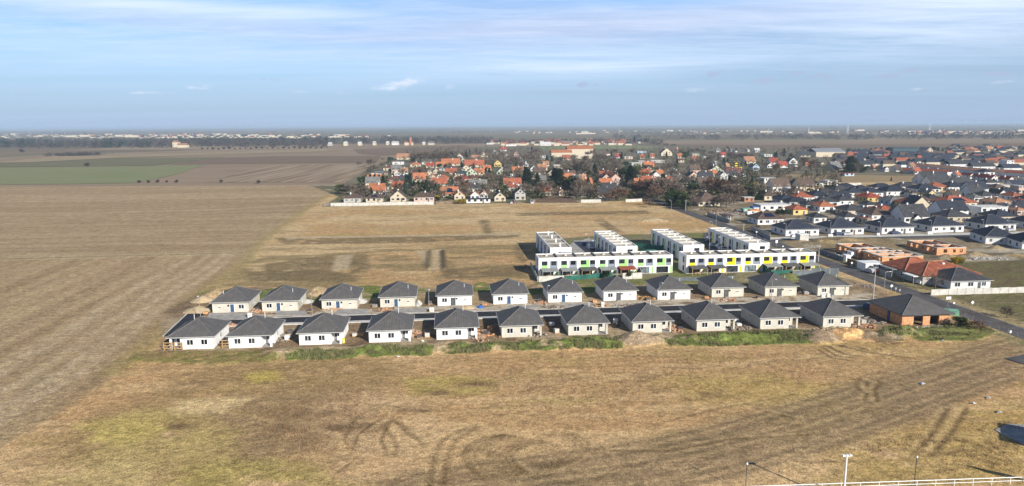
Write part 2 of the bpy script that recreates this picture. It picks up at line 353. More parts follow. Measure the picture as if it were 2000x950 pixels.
# the straight main road, in world metres
RD0 = Vector((119.3, 146.0)); RDD = (Vector((91.6, 442.6))-RD0).normalized(); RDN = Vector((RDD.y, -RDD.x))
def road_t(s, off=0.0): q = RD0+RDD*s+RDN*off; return Vector((q.x, q.y))
FIELD_EDGE = pxs([(-260, 985), (-60, 905), (110, 805), (225, 728), (262, 695), (300, 664), (345, 622), (388, 580), (470, 520), (494, 495), (500, 482), (530, 458), (575, 425), (612, 400), (655, 372)])
def terrain(X, Y):
    sx = X*U.x+Y*U.y; ty = X*V.x+Y*V.y
    n1 = fbm(X/14, Y/14, 4, 1); n2 = fbm(X/3.2, Y/3.2, 3, 5); n3 = fbm(X/0.9, Y/0.9, 2, 9); nb = fbm(X/40, Y/30, 3, 14)
    one = np.ones_like(X)
    col = np.empty(X.shape+(3,))
    def setc(c): col[:] = c
    def mix(m, c, k=1.0):
        mm_ = np.clip(m*k, 0, 1)[..., None]; col[:] = col*(1-mm_)+np.array(c)*mm_
    setc((0.40, 0.265, 0.145))
    mix(sstep(nb, 0.42, 0.62), (0.45, 0.315, 0.185))
    mix(sstep(n1, 0.50, 0.72), (0.37, 0.255, 0.14), 0.8)
    st = fbm(sx/26, ty/5, 4, 23)
    mix(sstep(st, 0.50, 0.66), (0.50, 0.36, 0.21), 0.6)
    st2 = fbm(sx/18, ty/5.5, 4, 77)
    mix(sstep(st2, 0.50, 0.66), (0.32, 0.245, 0.105), 0.45)
    amp = 0.16*one
    h = amp*0
    # foreground olive, yellow and brown patches at the left
    for pts, c, k, soft in (
        ([(330, 770), (470, 700), (700, 690), (760, 720), (700, 830), (560, 900), (330, 940), (150, 930), (100, 880)], (0.27, 0.19, 0.10), 0.85, 9),
        ([(400, 800), (620, 770), (760, 790), (700, 860), (500, 900)], (0.24, 0.17, 0.105), 0.7, 6),
        ([(190, 830), (330, 800), (450, 845), (430, 915), (180, 905)], (0.37, 0.29, 0.13), 0.7, 6),
        ([(360, 920), (560, 905), (640, 950), (400, 985), (300, 960)], (0.32, 0.265, 0.10), 0.75, 5),
        ([(100, 925), (230, 900), (330, 960), (100, 1000)], (0.46, 0.36, 0.18), 0.7, 6),
        ([(340, 790), (400, 777), (480, 782), (440, 806), (350, 803)], (0.50, 0.38, 0.22), 0.9, 3),
        ([(180, 835), (260, 820), (320, 838), (250, 862), (190, 860)], (0.41, 0.335, 0.125), 0.75, 5),
        ([(490, 733), (530, 728), (540, 740), (500, 746)], (0.40, 0.32, 0.10), 0.8, 3),
        ([(640, 790), (720, 770), (800, 790), (850, 850), (800, 900), (680, 870), (640, 830)], (0.47, 0.335, 0.205), 0.7, 6),
        ([(800, 745), (880, 738), (960, 748), (930, 765), (820, 768)], (0.34, 0.275, 0.10), 0.8, 4),
        ([(1300, 745), (1500, 735), (1620, 760), (1580, 790), (1380, 780)], (0.38, 0.285, 0.115), 0.6, 7),
        ([(1500, 800), (1620, 770), (1760, 740), (1700, 800), (1560, 840)], (0.40, 0.30, 0.12), 0.7, 6),
        ([(1650, 880), (1850, 820), (2000, 800), (2060, 930), (1700, 940)], (0.36, 0.26, 0.105), 0.7, 8)):
        mk = polymask(X, Y, pxs(pts), soft)
        mix(mk*sstep(fbm(X/7, Y/4, 4, 31)+mk*0.25, 0.40, 0.66), c, k)
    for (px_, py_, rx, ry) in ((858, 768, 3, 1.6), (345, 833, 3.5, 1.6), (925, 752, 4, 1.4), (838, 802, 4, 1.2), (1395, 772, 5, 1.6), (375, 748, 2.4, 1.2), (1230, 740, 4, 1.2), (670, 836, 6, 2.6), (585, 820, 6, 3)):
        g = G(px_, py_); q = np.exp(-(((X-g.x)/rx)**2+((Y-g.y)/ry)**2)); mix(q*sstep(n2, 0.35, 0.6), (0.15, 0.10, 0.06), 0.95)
    # behind the estate: rougher ground
    bk_ = sstep(Y, 195, 215); mix(bk_*sstep(nb+.2*(n1-.5), .3, .6), (0.46, 0.355, 0.22), .75); mix(bk_*sstep(st, .55, .7), (0.30, 0.225, 0.135), .7)
    back = polymask(X, Y, pxs([(430, 560), (500, 490), (1030, 480), (1045, 555), (700, 570), (420, 590)]), 8)
    mix(back*sstep(fbm(sx/20, ty/6, 4, 41), 0.42, 0.60), (0.21, 0.17, 0.095), 0.85)
    for pts in ([(520, 517), (600, 505), (690, 498), (690, 524), (600, 534), (520, 533)], [(480, 532), (640, 530), (690, 540), (690, 550), (490, 548)], [(690, 500), (715, 498), (720, 530), (690, 535)], [(830, 500), (842, 500), (845, 530), (828, 530)], [(866, 505), (890, 520), (900, 540), (870, 540)], [(1005, 480), (1018, 480), (1035, 525), (1022, 525)], [(860, 527), (1000, 522), (1020, 538), (880, 545)], [(540, 466), (800, 462), (1010, 456), (1010, 464), (800, 475), (560, 477)], [(938, 430), (950, 430), (960, 460), (950, 460)], [(1160, 430), (1175, 428), (1215, 455), (1200, 456)], [(1010, 417), (1260, 412), (1270, 418), (1010, 422)]):
        mk = polymask(X, Y, pxs(pts), 2.5); mix(mk*sstep(n2*.6+n1*.5+mk*.1, 0.38, 0.68), (0.16, 0.125, 0.075), 0.85)
    for pts in ([(815, 490), (866, 488), (868, 527), (840, 528)], [(660, 500), (690, 498), (675, 528), (650, 530)], [(560, 464), (1010, 456), (1010, 459), (560, 467)]):
        mk = polymask(X, Y, pxs(pts), 1.5); mix(mk, (0.42, 0.35, 0.25), 0.75)
    for a, b, c2_ in ((845, 868, 509), (838, 846, 512)):
        pass
    h += 0.5*polymask(X, Y, pxs([(690, 500), (712, 498), (716, 528), (692, 534)]), 2.0)*n2
    # trench walls beside the pale excavation
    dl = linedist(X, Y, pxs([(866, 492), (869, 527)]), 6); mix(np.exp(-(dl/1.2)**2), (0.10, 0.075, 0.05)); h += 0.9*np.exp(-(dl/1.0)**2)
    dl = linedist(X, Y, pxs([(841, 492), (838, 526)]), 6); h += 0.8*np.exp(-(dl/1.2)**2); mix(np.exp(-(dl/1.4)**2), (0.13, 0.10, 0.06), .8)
    # heaps on the far side of the waste ground
    g = G(1270, 434)
    q = np.exp(-(((X-g.x)/9)**2+((Y-g.y)/4)**2)); h += 1.6*q*(0.5+n2); mix(q*1.5, (0.36, 0.30, 0.21), 0.8)
    for i in range(16):
        g = G(860+i*24, 408-i*0.6); q = np.exp(-(((X-g.x)/3.2)**2+((Y-g.y)/2)**2)); h += 0.8*q*(0.4+n2)*(i % 3 != 0); mix(q, (0.22, 0.17, 0.10), 0.7)
    # tyre tracks in the meadow
    tr = [([(820, 975), (1000, 945), (1250, 912), (1420, 875), (1560, 835), (1700, 790), (1830, 745), (1960, 700), (2060, 672)], 9.5)]
    for pts, hw in tr:
        P_ = pxs(pts); d = linedist(X, Y, P_, hw+6); m_ = sstep(hw-d+2.4*(n1-0.5)*2, -1.0, 4.5)
        mix(m_*(.85+.4*(n1-.5)), (0.225, 0.165, 0.105), 0.92)
        for k_, off in enumerate((-7.0, -5.2, -1.5, 0.4, 4.4, 6.2)):
            dd = linedist(X, Y, offset_line(P_, off+0.8*math.sin(k_*3)), 3); r_ = np.exp(-(dd/0.6)**2)*sstep(fbm(sx/14, ty/6+k_, 3, 50+k_), 0.30, 0.55)
            mix(r_, (0.15, 0.11, 0.07), 0.5); h -= 0.07*r_
            dd2 = linedist(X, Y, offset_line(P_, off+1.1), 3); r2_ = np.exp(-(dd2/0.4)**2)*0.5; mix(r2_, (0.42, 0.31, 0.18), 0.7)
        amp = amp*(1-0.55*m_)
    ruts = [([(842, 950), (848, 900), (862, 862), (905, 840), (930, 836)], 0.5, .8), ([(866, 948), (872, 900), (890, 860), (925, 842)], 0.5, .8),
            ([(1690, 782), (1698, 760), (1690, 745), (1668, 742)], .4, .8), ([(1715, 785), (1708, 762), (1720, 748), (1700, 740)], .4, .8), ([(1680, 740), (1672, 752), (1685, 768)], .4, .7),
            ([(1785, 890), (1822, 850), (1850, 800)], .45, .9), ([(1820, 890), (1860, 845), (1888, 800)], .45, .9),
            ([(1600, 684), (1625, 700), (1660, 705)], .45, .9), ([(1608, 681), (1636, 697), (1670, 700)], .45, .9), ([(1618, 678), (1648, 692), (1680, 697)], .45, .7), ([(1640, 676), (1700, 690), (1780, 700)], .5, .6),
            ([(1150, 815), (1280, 830), (1400, 800), (1560, 770)], .35, .45), ([(1160, 880), (1300, 882), (1420, 860), (1580, 850)], .35, .6), ([(1400, 760), (1480, 800), (1560, 820)], .35, .5),
            ([(1560, 905), (1750, 900), (1900, 880), (2000, 868)], .35, .4), ([(1000, 720), (1200, 716), (1400, 722), (1600, 700)], .3, .3),
            ([(740, 820), (700, 850), (690, 880)], .35, .7), ([(760, 825), (745, 860), (755, 890)], .35, .7), ([(770, 822), (800, 850), (830, 870)], .35, .7), ([(730, 800), (700, 812), (672, 860)], .3, .6), ([(750, 830), (775, 870), (770, 895)], .35, .7), ([(720, 798), (748, 790), (790, 800)], .3, .5), ([(780, 825), (815, 855), (850, 905)], .3, .5), ([(640, 905), (700, 895), (660, 925)], .3, .4)]
    OA = [(985, 850), (945, 856), (915, 868), (905, 885), (906, 900), (920, 918), (950, 938)]; IA = [(1075, 866), (1040, 868), (1012, 878), (1000, 890), (1000, 900), (1010, 911), (1030, 925)]
    for f_ in (0, .1, .24, .36, .5, .62, .76, .88, 1.0): ruts.append(([(a_[0]*(1-f_)+b_[0]*f_, a_[1]*(1-f_)+b_[1]*f_) for a_, b_ in zip(OA, IA)], .34, .85 if f_ < .3 or f_ > .7 else .6))
    for d_ in (0, 14, 26): ruts.append(([(1060+d_, 850-d_*.2), (1100+d_, 852-d_*.1), (1124+d_, 866), (1120+d_, 882), (1098+d_, 900), (1060+d_, 914)], .34, .6))
    for pts, wd, k in ruts:
        d = linedist(X, Y, pxs(pts), 4); r_ = np.exp(-(d/(wd*1.15))**2)*(0.4+1.0*n2)*(.62+.38*sstep(n1+.3*(n3-.5), .34, .56)); mix(r_, (0.145, 0.10, 0.055), min(1, k*1.25)); h -= 0.15*np.clip(r_, 0, 1)
        d2 = linedist(X, Y, offset_line(pxs(pts), wd*2.2), 4); mix(np.exp(-(d2/wd)**2)*.5, (0.47, 0.35, 0.2), k)
    # ploughed / stubble field
    left = polymask(X, Y, FIELD_EDGE+[Vector((-150, 620)), Vector((-900, 700)), Vector((-900, 20))], 2.0)
    s_f = X*math.cos(R(7.2))+Y*math.sin(R(7.2)); t_f = -X*math.sin(R(7.2))+Y*math.cos(R(7.2))
    ln = fbm(s_f/1.3, t_f/45, 4, 61); ln2 = fbm(s_f/9, t_f/120, 3, 71)
    fine = fbm(X/1.1, Y/0.8, 3, 81)
    fc = np.empty_like(col); fc[:] = (0.285, 0.208, 0.128)
    ln3 = fbm(s_f/3.4, t_f/170, 3, 66); k1 = (sstep(ln, 0.40, 0.64)*0.35+sstep(ln3, 0.46, 0.60)*0.22+sstep(ln2, 0.45, 0.60)*0.3)[..., None]; fc = fc*(1-k1)+np.array((0.375, 0.29, 0.185))*k1
    k1 = (sstep(1-ln3, 0.50, 0.68)*0.25)[..., None]; fc = fc*(1-k1)+np.array((0.225, 0.165, 0.105))*k1
    k2 = (sstep(fine, 0.5, 0.75)*0.3)[..., None]; fc = fc*(1-k2)+np.array((0.185, 0.14, 0.095))*k2
    far = sstep(t_f, 300, 310)[..., None]
    hl = fbm(sx/90, ty/3.0, 4, 91); hb = fbm(sx/200, ty/26, 3, 95)
    fb = np.empty_like(col); fb[:] = (0.285, 0.21, 0.135); k3 = (sstep(hl, 0.42, 0.62)*0.42+sstep(hb, 0.45, 0.6)*0.3)[..., None]; fb = fb*(1-k3)+np.array((0.40, 0.315, 0.215))*k3
    k4 = (sstep(fine, 0.45, 0.75)*0.3)[..., None]; fb = fb*(1-k4)+np.array((0.20, 0.15, 0.105))*k4
    # headland: lines change direction beyond y = 500 px
    hd = sstep(Y-(266+0.075*(X+99)), -1.0, 1.0)[..., None]
    fc = fc*(1-hd)+fb*hd
    dhl = linedist(X, Y, pxs([(-200, 512), (140, 503), (300, 499), (490, 494)]), 5); kk = (np.exp(-(dhl/0.8)**2)*.7)[..., None]; fc = fc*(1-kk)+np.array((0.13, 0.10, 0.07))*kk
    for off in (1.8, -2.2):
        dd = np.abs(dhl-abs(off)); kk = (np.exp(-(dd/1.0)**2)*.4)[..., None]; fc = fc*(1-kk)+np.array((0.40, 0.33, 0.22))*kk
    dhl = linedist(X, Y, pxs([(-200, 418), (140, 418), (420, 410), (600, 400)]), 8); kk = (np.exp(-(dhl/3.0)**2)*.5)[..., None]; fc = fc*(1-kk)+np.array((0.42, 0.34, 0.24))*kk
    for off, w_, k_ in ((7, 1.3, .55), (11, 1.6, .6), (16, 1.6, .45), (23, 2.6, .5)):          # pale wheel lanes along the edge
        dd = linedist(X, Y, [Vector((p.x-off*0.98, p.y-off*.1)) for p in FIELD_EDGE[:10]], 8); kk = (np.exp(-(dd/w_)**2)*k_*(0.5+0.8*sstep(n2, .3, .7)))[..., None]; fc = fc*(1-kk)+np.array((0.43, 0.345, 0.245))*kk
    col[:] = col*(1-left[..., None])+fc*left[..., None]
    edge = linedist(X, Y, FIELD_EDGE[3:], 6); mix(np.exp(-((edge-1.0)/1.8)**2)*(0.4+n2)*.8, (0.30, 0.24, 0.11), .8)
    amp = amp*(1-left)+left*0.075
    h += left*0.05*(ln-0.5)*2*(1-hd[..., 0])
    # building estate: trodden dirt
    O = G(332, 684)
    s_ = (X-O.x)*U.x+(Y-O.y)*U.y; t_ = (X-O.x)*V.x+(Y-O.y)*V.y
    est = sstep(s_+3*(n1-.5), -4, 1)*sstep(188-s_, -1, 4)*sstep(t_+3*(n1-.5), -5, -1)*sstep(50-t_+7*(n1-.5), -3, 2)
    est = np.maximum(est, polymask(X, Y, pxs([(325, 610), (400, 572), (520, 560), (520, 620), (330, 690)]), 2.5))
    mix(est, (0.215, 0.155, 0.105)); 
    mix(est*sstep(n1, 0.48, 0.66), (0.33, 0.265, 0.19), 0.85)
    mix(est*sstep(fbm(X/5, Y/5, 3, 111), 0.55, 0.72), (0.12, 0.085, 0.06), 0.8)
    mix(est*sstep(t_, 32, 36)*sstep(n1, 0.36, 0.5), (0.26, 0.20, 0.12), 0.5)
    # pale strip of sub-base north of the estate road
    mix(sstep(t_, 24.0, 25)*sstep(31.5-t_, 0, 1.5)*sstep(s_, 6, 9)*sstep(184-s_, 0, 4)*sstep(fbm(X/3, Y/2, 3, 121), 0.3, 0.5), (0.42, 0.38, 0.33), 0.85)
    mix(est*sstep(t_, 39, 42)*sstep(fbm(X/8, Y/5, 3, 131), 0.46, 0.54)*sstep(125-s_, 0, 10), (0.11, 0.15, 0.045), 0.9)
    amp = amp*(1-est)+0.07*est
    # spoil bank along the front, overgrown with weeds
    tb = -6.6
    crest = np.exp(-((t_-tb-1.2*(n1-.5)*2)/2.2)**2)*sstep(s_, 20, 25)*sstep(184-s_, 0, 4)
    h += crest*(0.55+3.0*np.clip(fbm(s_/4.5, t_/4, 3, 141)-.38, 0, 1))
    mix(sstep(crest, 0.15, 0.5), (0.31, 0.25, 0.175), .9)
    for pts, k in (([(558, 697), (600, 692), (640, 690), (668, 693), (700, 691), (690, 700), (640, 703), (560, 706)], .9), ([(685, 691), (735, 683), (790, 688), (845, 684), (840, 693), (760, 697), (690, 699)], 1), ([(862, 686), (880, 679), (915, 680), (960, 675), (1000, 676), (1008, 686), (930, 690), (870, 693)], 1), ([(1008, 672), (1100, 667), (1160, 664), (1212, 670), (1212, 681), (1100, 684), (1010, 687)], 1), ([(1298, 666), (1330, 655), (1440, 650), (1560, 646), (1592, 664), (1590, 670), (1440, 676), (1310, 676)], 1), ([(1716, 652), (1730, 640), (1800, 640), (1900, 632), (1940, 648), (1900, 664), (1720, 668)], .85), ([(510, 572), (520, 565), (545, 566), (560, 585), (515, 590)], .8), ([(705, 560), (740, 560), (735, 572), (708, 572)], .9), ([(925, 555), (955, 552), (955, 566), (930, 568)], .8), ([(1270, 548), (1340, 545), (1345, 552), (1275, 556)], .7)):
        mk = polymask(X, Y, pxs(pts), 1.4); mk2 = sstep(mk+1.7*(n2-.5)+1.3*(n1-.5), 0.45, 0.8)*sstep(mk, 0.0, 0.15)
        mix(mk2, (0.115, 0.135, 0.045), k); mix(mk2*sstep(n3, 0.5, 0.8), (0.15, 0.21, 0.06), .7); h += mk2*0.25*n3
    mk = polymask(X, Y, pxs([(255, 706), (280, 690), (430, 688), (540, 690), (540, 706), (400, 712)]), 2); mix(mk*sstep(n2+mk*.3, .4, .7), (0.17, 0.165, 0.06), .85); h += mk*0.5*n2
    for (px_, py_, rx, ry, hh, c) in ((1243, 668, 5.4, 4.2, 2.3, (0.29, 0.225, 0.165)), (1291, 664, 3.6, 2.6, 1.1, (0.31, 0.245, 0.18)), (1602, 662, 5.2, 4.4, 1.9, (0.27, 0.205, 0.15)), (1700, 660, 4.2, 3.0, 1.6, (0.24, 0.175, 0.12)), (1730, 662, 4.0, 3.0, 1.4, (0.27, 0.22, 0.16)), (560, 690, 6, 3.4, 1.0, (0.36, 0.28, 0.20)), (640, 684, 7, 3, .8, (0.34, 0.27, 0.19)), (735, 680, 6, 2.6, .9, (0.33, 0.26, 0.18)), (880, 674, 6, 2.4, .8, (0.33, 0.26, 0.18)), (420, 580, 4.2, 4.6, 1.9, (0.33, 0.25, 0.16)), (620, 572, 4.4, 5.0, 1.6, (0.34, 0.26, 0.17)), (1440, 543, 4, 5, 1.3, (0.24, 0.17, 0.11)), (1540, 542, 4.4, 4, 1.2, (0.36, 0.27, 0.18)), (1060, 562, 4.5, 4, 1.0, (0.30, 0.23, 0.15))):
        g = G(px_, py_); q = np.sqrt(((X-g.x)/rx)**2+((Y-g.y)/ry)**2)+0.25*(n2-.5); k = np.clip(1-q, 0, 1); hgt = hh*k**0.75*(0.75+0.5*n1+0.15*n3)
        h = np.maximum(h, hgt); mix(sstep(k, 0.02, 0.18), c)
    g = G(1655, 661); q = np.exp(-(((X-g.x)/4.2)**2+((Y-g.y)/2.4)**2)); mix(sstep(q+.5*(n2-.5), .45, .7), (0.60, 0.37, 0.19)); h += .35*q
    mk = polymask(X, Y, pxs([(1590, 650), (1720, 648), (1760, 668), (1700, 684), (1640, 678)]), 2); mix(mk*sstep(fbm(X/2, Y/2, 3, 155), .45, .6), (0.11, 0.08, 0.055), .7)
    # bare bank right of the road
    vr = polymask(X, Y, [road_t(-40, 3), road_t(65, 3), road_t(65, 90), road_t(-40, 90)], 2)
    mix(vr, (0.16, 0.14, 0.085)); mix(vr*sstep(n1, .4, .62), (0.11, 0.11, 0.052), .8)
    dr = linedist(X, Y, [road_t(-60, 5), road_t(76, 5)], 8); mix(np.exp(-((dr-0.6)/2.4)**2)*(.6+n2*.6), (0.34, 0.275, 0.165), .85); mix(sstep(fbm(X/1.3, Y/1.0, 2, 161), .62, .8)*vr, (0.09, 0.085, 0.04), .8)
    dr = linedist(X, Y, [road_t(-60, -5.2), road_t(20, -5.2)], 6); mix(np.exp(-(dr/2.4)**2)*(.5+n2), (0.24, 0.215, 0.12), .8)
    # construction ground and suburb yards right of the road
    sub = polymask(X, Y, [road_t(75, 4), road_t(330, 4), Vector((700, 500)), Vector((700, 260)), road_t(78, 120)], 3)
    mix(sub, (0.23, 0.185, 0.13)); mix(sub*sstep(n1, .42, .6), (0.15, 0.125, 0.085), .8); mix(sub*sstep(fbm(X/9, Y/9, 3, 171), .55, .66), (0.36, 0.34, 0.31), .7)
    gr = polymask(X, Y, pxs([(1850, 515), (2100, 505), (2100, 565), (1920, 556)]), 3); mix(gr, (0.125, 0.105, 0.062)); mix(gr*sstep(n2, .5, .7), (0.125, 0.125, 0.055), .8)
    for i in range(26):
        g = G(1880+(i*37) % 230, 488+(i*13) % 26); q = np.exp(-(((X-g.x)/3.2)**2+((Y-g.y)/2.4)**2)); h += .55*q*(.4+n2)*((i*7) % 5 > 0); mix(q, (0.25, 0.195, 0.12), .6)
    for (px_, py_, rx, ry, hh) in ((1852, 508, 4, 3.4, 1.9), (1600, 478, 5, 4, 1.5), (1655, 476, 8, 4, 1.4), (1560, 474, 6, 3, .8)):
        g = G(px_, py_); q = np.exp(-(((X-g.x)/rx)**2+((Y-g.y)/ry)**2)); h += hh*q*(.6+n2*.8); mix(q*1.3, (0.29, 0.225, 0.15), .8)
    hb_ = polymask(X, Y, pxs([(1595, 468), (1640, 465), (1800, 470), (1810, 482), (1700, 492), (1600, 482)]), 3); h += 1.1*hb_*n1; mix(hb_*sstep(n2, .35, .6), (0.21, 0.165, 0.095), .9)
    # old village yards
    vil = polymask(X, Y, [G(632, 404).xy, G(1250, 392).xy, G(1330, 400).xy, Vector((330, 760)), Vector((-260, 760)), Vector((-120, 480))], 1.5)
    mix(vil, (0.135, 0.12, 0.075)); mix(vil*sstep(fbm(X/12, Y/12, 3, 181), .5, .56), (0.115, 0.115, 0.06), .9); mix(vil*sstep(fbm(X/10, Y/10, 3, 191), .58, .64), (0.30, 0.28, 0.25), .8)
    pl = polymask(X, Y, pxs([(1042, 396.5), (1044, 384), (1112, 384), (1130, 396.5)]), 1); mix(pl, (0.15, 0.105, 0.08))
    # gardens and paving at the terraced blocks
    tw = polymask(X, Y, pxs([(1046, 556), (1050, 470), (1180, 460), (1400, 455), (1520, 470), (1640, 545), (1500, 552)]), 1.5)
    mix(tw, (0.17, 0.155, 0.10)); mix(tw*sstep(n1, .45, .6), (0.14, 0.16, 0.055), .7)
    pv = polymask(X, Y, pxs([(1117, 498), (1112, 480), (1150, 466), (1178, 500)]), 1); mix(pv, (0.36, 0.36, 0.35))
    amp = amp*(1-np.maximum(vil, tw)*.8)
    # flat beds for roads and houses
    flat = np.zeros_like(X)
    flat = np.maximum(flat, sstep(5.2-linedist(X, Y, [road_t(-70), road_t(420)], 8), 0, 1.2))
    flat = np.maximum(flat, est*sstep(7-np.abs(t_-21.6), 0, 1)*.8)
    rough = amp*((n2-.35)*0.75+(n3-.35)*0.5)
    h = (h+rough)*(1-flat)+0.03
    # fine speckle of stalks and clods
    sp_ = sstep(fbm(X/0.55, Y/0.45, 2, 211), .30, .78)[..., None]
    sp2 = sstep(fbm(X/1.7, Y/0.9, 3, 219), .42, .74)[..., None]
    col[:] = col*(0.78+0.30*sp_)*(1.08-0.24*sp2)
    lum = (col@np.array((0.3, 0.6, 0.1)))[..., None]; col[:] = np.clip(lum+(col-lum)*1.03, 0.004, 1)*np.array((1.27, 1.24, 1.12))
    return np.maximum(h, 0.012), col
gm = bpy.data.materials.new('ground_soil_and_grass'); gm.use_nodes = True
def ground_nodes(m, use_attr=True):
    t = m.node_tree; n = t.nodes; l = t.links; b = n['Principled BSDF']; b.inputs['Roughness'].default_value = 1.0; b.inputs['Specular IOR Level'].default_value = 0.05
    at = n.new('ShaderNodeAttribute'); at.attribute_name = 'Col'
    tc = n.new('ShaderNodeTexCoord')
    nz = n.new('ShaderNodeTexNoise'); nz.inputs['Scale'].default_value = 1.6; nz.inputs['Detail'].default_value = 6; nz.inputs['Roughness'].default_value = 0.75; l.new(tc.outputs['Object'], nz.inputs[0])
    mr = n.new('ShaderNodeMapRange'); l.new(nz.outputs[0], mr.inputs[0]); mr.inputs[1].default_value = 0.3; mr.inputs[2].default_value = 0.7; mr.inputs[3].default_value = 0.66; mr.inputs[4].default_value = 1.34
    mx = n.new('ShaderNodeMix'); mx.data_type = 'RGBA'; mx.blend_type = 'MULTIPLY'; mx.inputs[0].default_value = 1
    n2 = n.new('ShaderNodeTexNoise'); n2.inputs['Scale'].default_value = 5.0; n2.inputs['Detail'].default_value = 2; l.new(tc.outputs['Object'], n2.inputs[0])
    r2 = n.new('ShaderNodeMapRange'); l.new(n2.outputs[0], r2.inputs[0]); r2.inputs[1].default_value = 0.34; r2.inputs[2].default_value = 0.62; r2.inputs[3].default_value = 0.58; r2.inputs[4].default_value = 1.30
    mu = n.new('ShaderNodeMath'); mu.operation = 'MULTIPLY'; l.new(mr.outputs[0], mu.inputs[0]); l.new(r2.outputs[0], mu.inputs[1])
    l.new(at.outputs['Color'], mx.inputs[6]); l.new(mu.outputs[0], mx.inputs[7]); l.new(mx.outputs[2], b.inputs['Base Color'])
    bn = n.new('ShaderNodeTexNoise'); bn.inputs['Scale'].default_value = 3.6; bn.inputs['Detail'].default_value = 5; bn.inputs['Roughness'].default_value = 0.7; l.new(tc.outputs['Object'], bn.inputs[0])
    bp = n.new('ShaderNodeBump'); bp.inputs['Strength'].default_value = 0.55; bp.inputs['Distance'].default_value = 0.22; l.new(bn.outputs[0], bp.inputs['Height']); l.new(bp.outputs[0], b.inputs['Normal'])
ground_nodes(gm)
def terrain_mesh():
    Vs = []; Fs = []; Cs = []; base_i = 0
    for (y0, y1, st_) in ((72, 205, 0.32), (205, 340, 0.62), (340, 572, 1.25)):
        ys = np.arange(y0, y1+st_, st_); W = 0.80*y1+14; xs = np.arange(-W, W+st_, st_)
        X, Y = np.meshgrid(xs, ys); H_, Cc = terrain(X, Y)
        nx = len(xs); ny = len(ys)
        idx = np.arange(nx*ny).reshape(ny, nx)
        q = np.stack([idx[:-1, :-1], idx[:-1, 1:], idx[1:, 1:], idx[1:, :-1]], -1).reshape(-1, 4)
        cxm = (X[:-1, :-1]).reshape(-1); cym = (Y[:-1, :-1]).reshape(-1)
        q = q[np.abs(cxm) < 0.80*cym+14]
        used = np.zeros(nx*ny, bool); used[q.reshape(-1)] = True
        rm = np.cumsum(used)-1
        Vs.append(np.stack([X, Y, H_], -1).reshape(-1, 3)[used]); Cs.append(Cc.reshape(-1, 3)[used]); Fs.append(rm[q]+base_i); base_i += int(used.sum())
    v = np.concatenate(Vs); f_ = np.concatenate(Fs); c = np.concatenate(Cs)
    me = bpy.data.meshes.new('ground'); me.vertices.add(len(v)); me.vertices.foreach_set('co', v.reshape(-1).astype(np.float32))
    me.loops.add(f_.size); me.loops.foreach_set('vertex_index', f_.reshape(-1).astype(np.int32))
    me.polygons.add(len(f_)); me.polygons.foreach_set('loop_start', np.arange(0, f_.size, 4, dtype=np.int32)); me.polygons.foreach_set('loop_total', np.full(len(f_), 4, np.int32))
    me.update(calc_edges=True)
    a = me.color_attributes.new('Col', 'FLOAT_COLOR', 'POINT'); a.data.foreach_set('color', np.concatenate([np.clip(c, 0, 1), np.ones((len(c), 1))], 1).reshape(-1).astype(np.float32))
    me.polygons.foreach_set('use_smooth', np.ones(len(f_), bool))
    me.materials.append(gm); return me
tag(put('ground', terrain_mesh()), kind='structure')
# the plain reaching the horizon
pm = bpy.data.materials.new('plain_fields'); pm.use_nodes = True
def plain_nodes(m):
    t = m.node_tree; n = t.nodes; l = t.links; b = n['Principled BSDF']; b.inputs['Roughness'].default_value = 1.0; b.inputs['Specular IOR Level'].default_value = 0.0
    tc = n.new('ShaderNodeTexCoord'); mp = n.new('ShaderNodeMapping'); mp.inputs['Scale'].default_value = (1/900, 1/330, 1); mp.inputs['Rotation'].default_value = (0, 0, R(4)); l.new(tc.outputs['Object'], mp.inputs[0])
    vo = n.new('ShaderNodeTexVoronoi'); vo.inputs['Scale'].default_value = 1; vo.inputs['Randomness'].default_value = 0.85; vo.distance = 'CHEBYCHEV'; l.new(mp.outputs[0], vo.inputs['Vector'])
    cr = n.new('ShaderNodeValToRGB'); sp_ = n.new('ShaderNodeSeparateColor'); l.new(vo.outputs['Color'], sp_.inputs[0]); l.new(sp_.outputs[0], cr.inputs[0])
    cr.color_ramp.interpolation = 'CONSTANT'
    cols = [(0, (0.20, 0.155, 0.10)), (0.22, (0.27, 0.21, 0.14)), (0.42, (0.165, 0.155, 0.095)), (0.55, (0.165, 0.13, 0.09)), (0.72, (0.175, 0.18, 0.105)), (0.84, (0.23, 0.185, 0.12))]
    e = cr.color_ramp.elements; e[0].position = 0; e[0].color = (*cols[0][1], 1); e[1].position = cols[1][0]; e[1].color = (*cols[1][1], 1)
    for p_, c in cols[2:]: q = e.new(p_); q.color = (*c, 1)
    m2 = n.new('ShaderNodeMapping'); m2.inputs['Scale'].default_value = (1/400, 1/60, 1); m2.inputs['Rotation'].default_value = (0, 0, R(5)); l.new(tc.outputs['Object'], m2.inputs[0])
    nz = n.new('ShaderNodeTexNoise'); nz.inputs['Scale'].default_value = 1; nz.inputs['Detail'].default_value = 10; nz.inputs['Roughness'].default_value = 0.6; l.new(m2.outputs[0], nz.inputs[0])
    mr = n.new('ShaderNodeMapRange'); l.new(nz.outputs[0], mr.inputs[0]); mr.inputs[1].default_value = 0.3; mr.inputs[2].default_value = 0.7; mr.inputs[3].default_value = 0.75; mr.inputs[4].default_value = 1.25
    mx = n.new('ShaderNodeMix'); mx.data_type = 'RGBA'; mx.blend_type = 'MULTIPLY'; mx.inputs[0].default_value = 1; l.new(cr.outputs[0], mx.inputs[6]); l.new(mr.outputs[0], mx.inputs[7]); l.new(mx.outputs[2], b.inputs['Base Color'])
plain_nodes(pm)
mb = MB(); n_ = 48; Rr = 42000
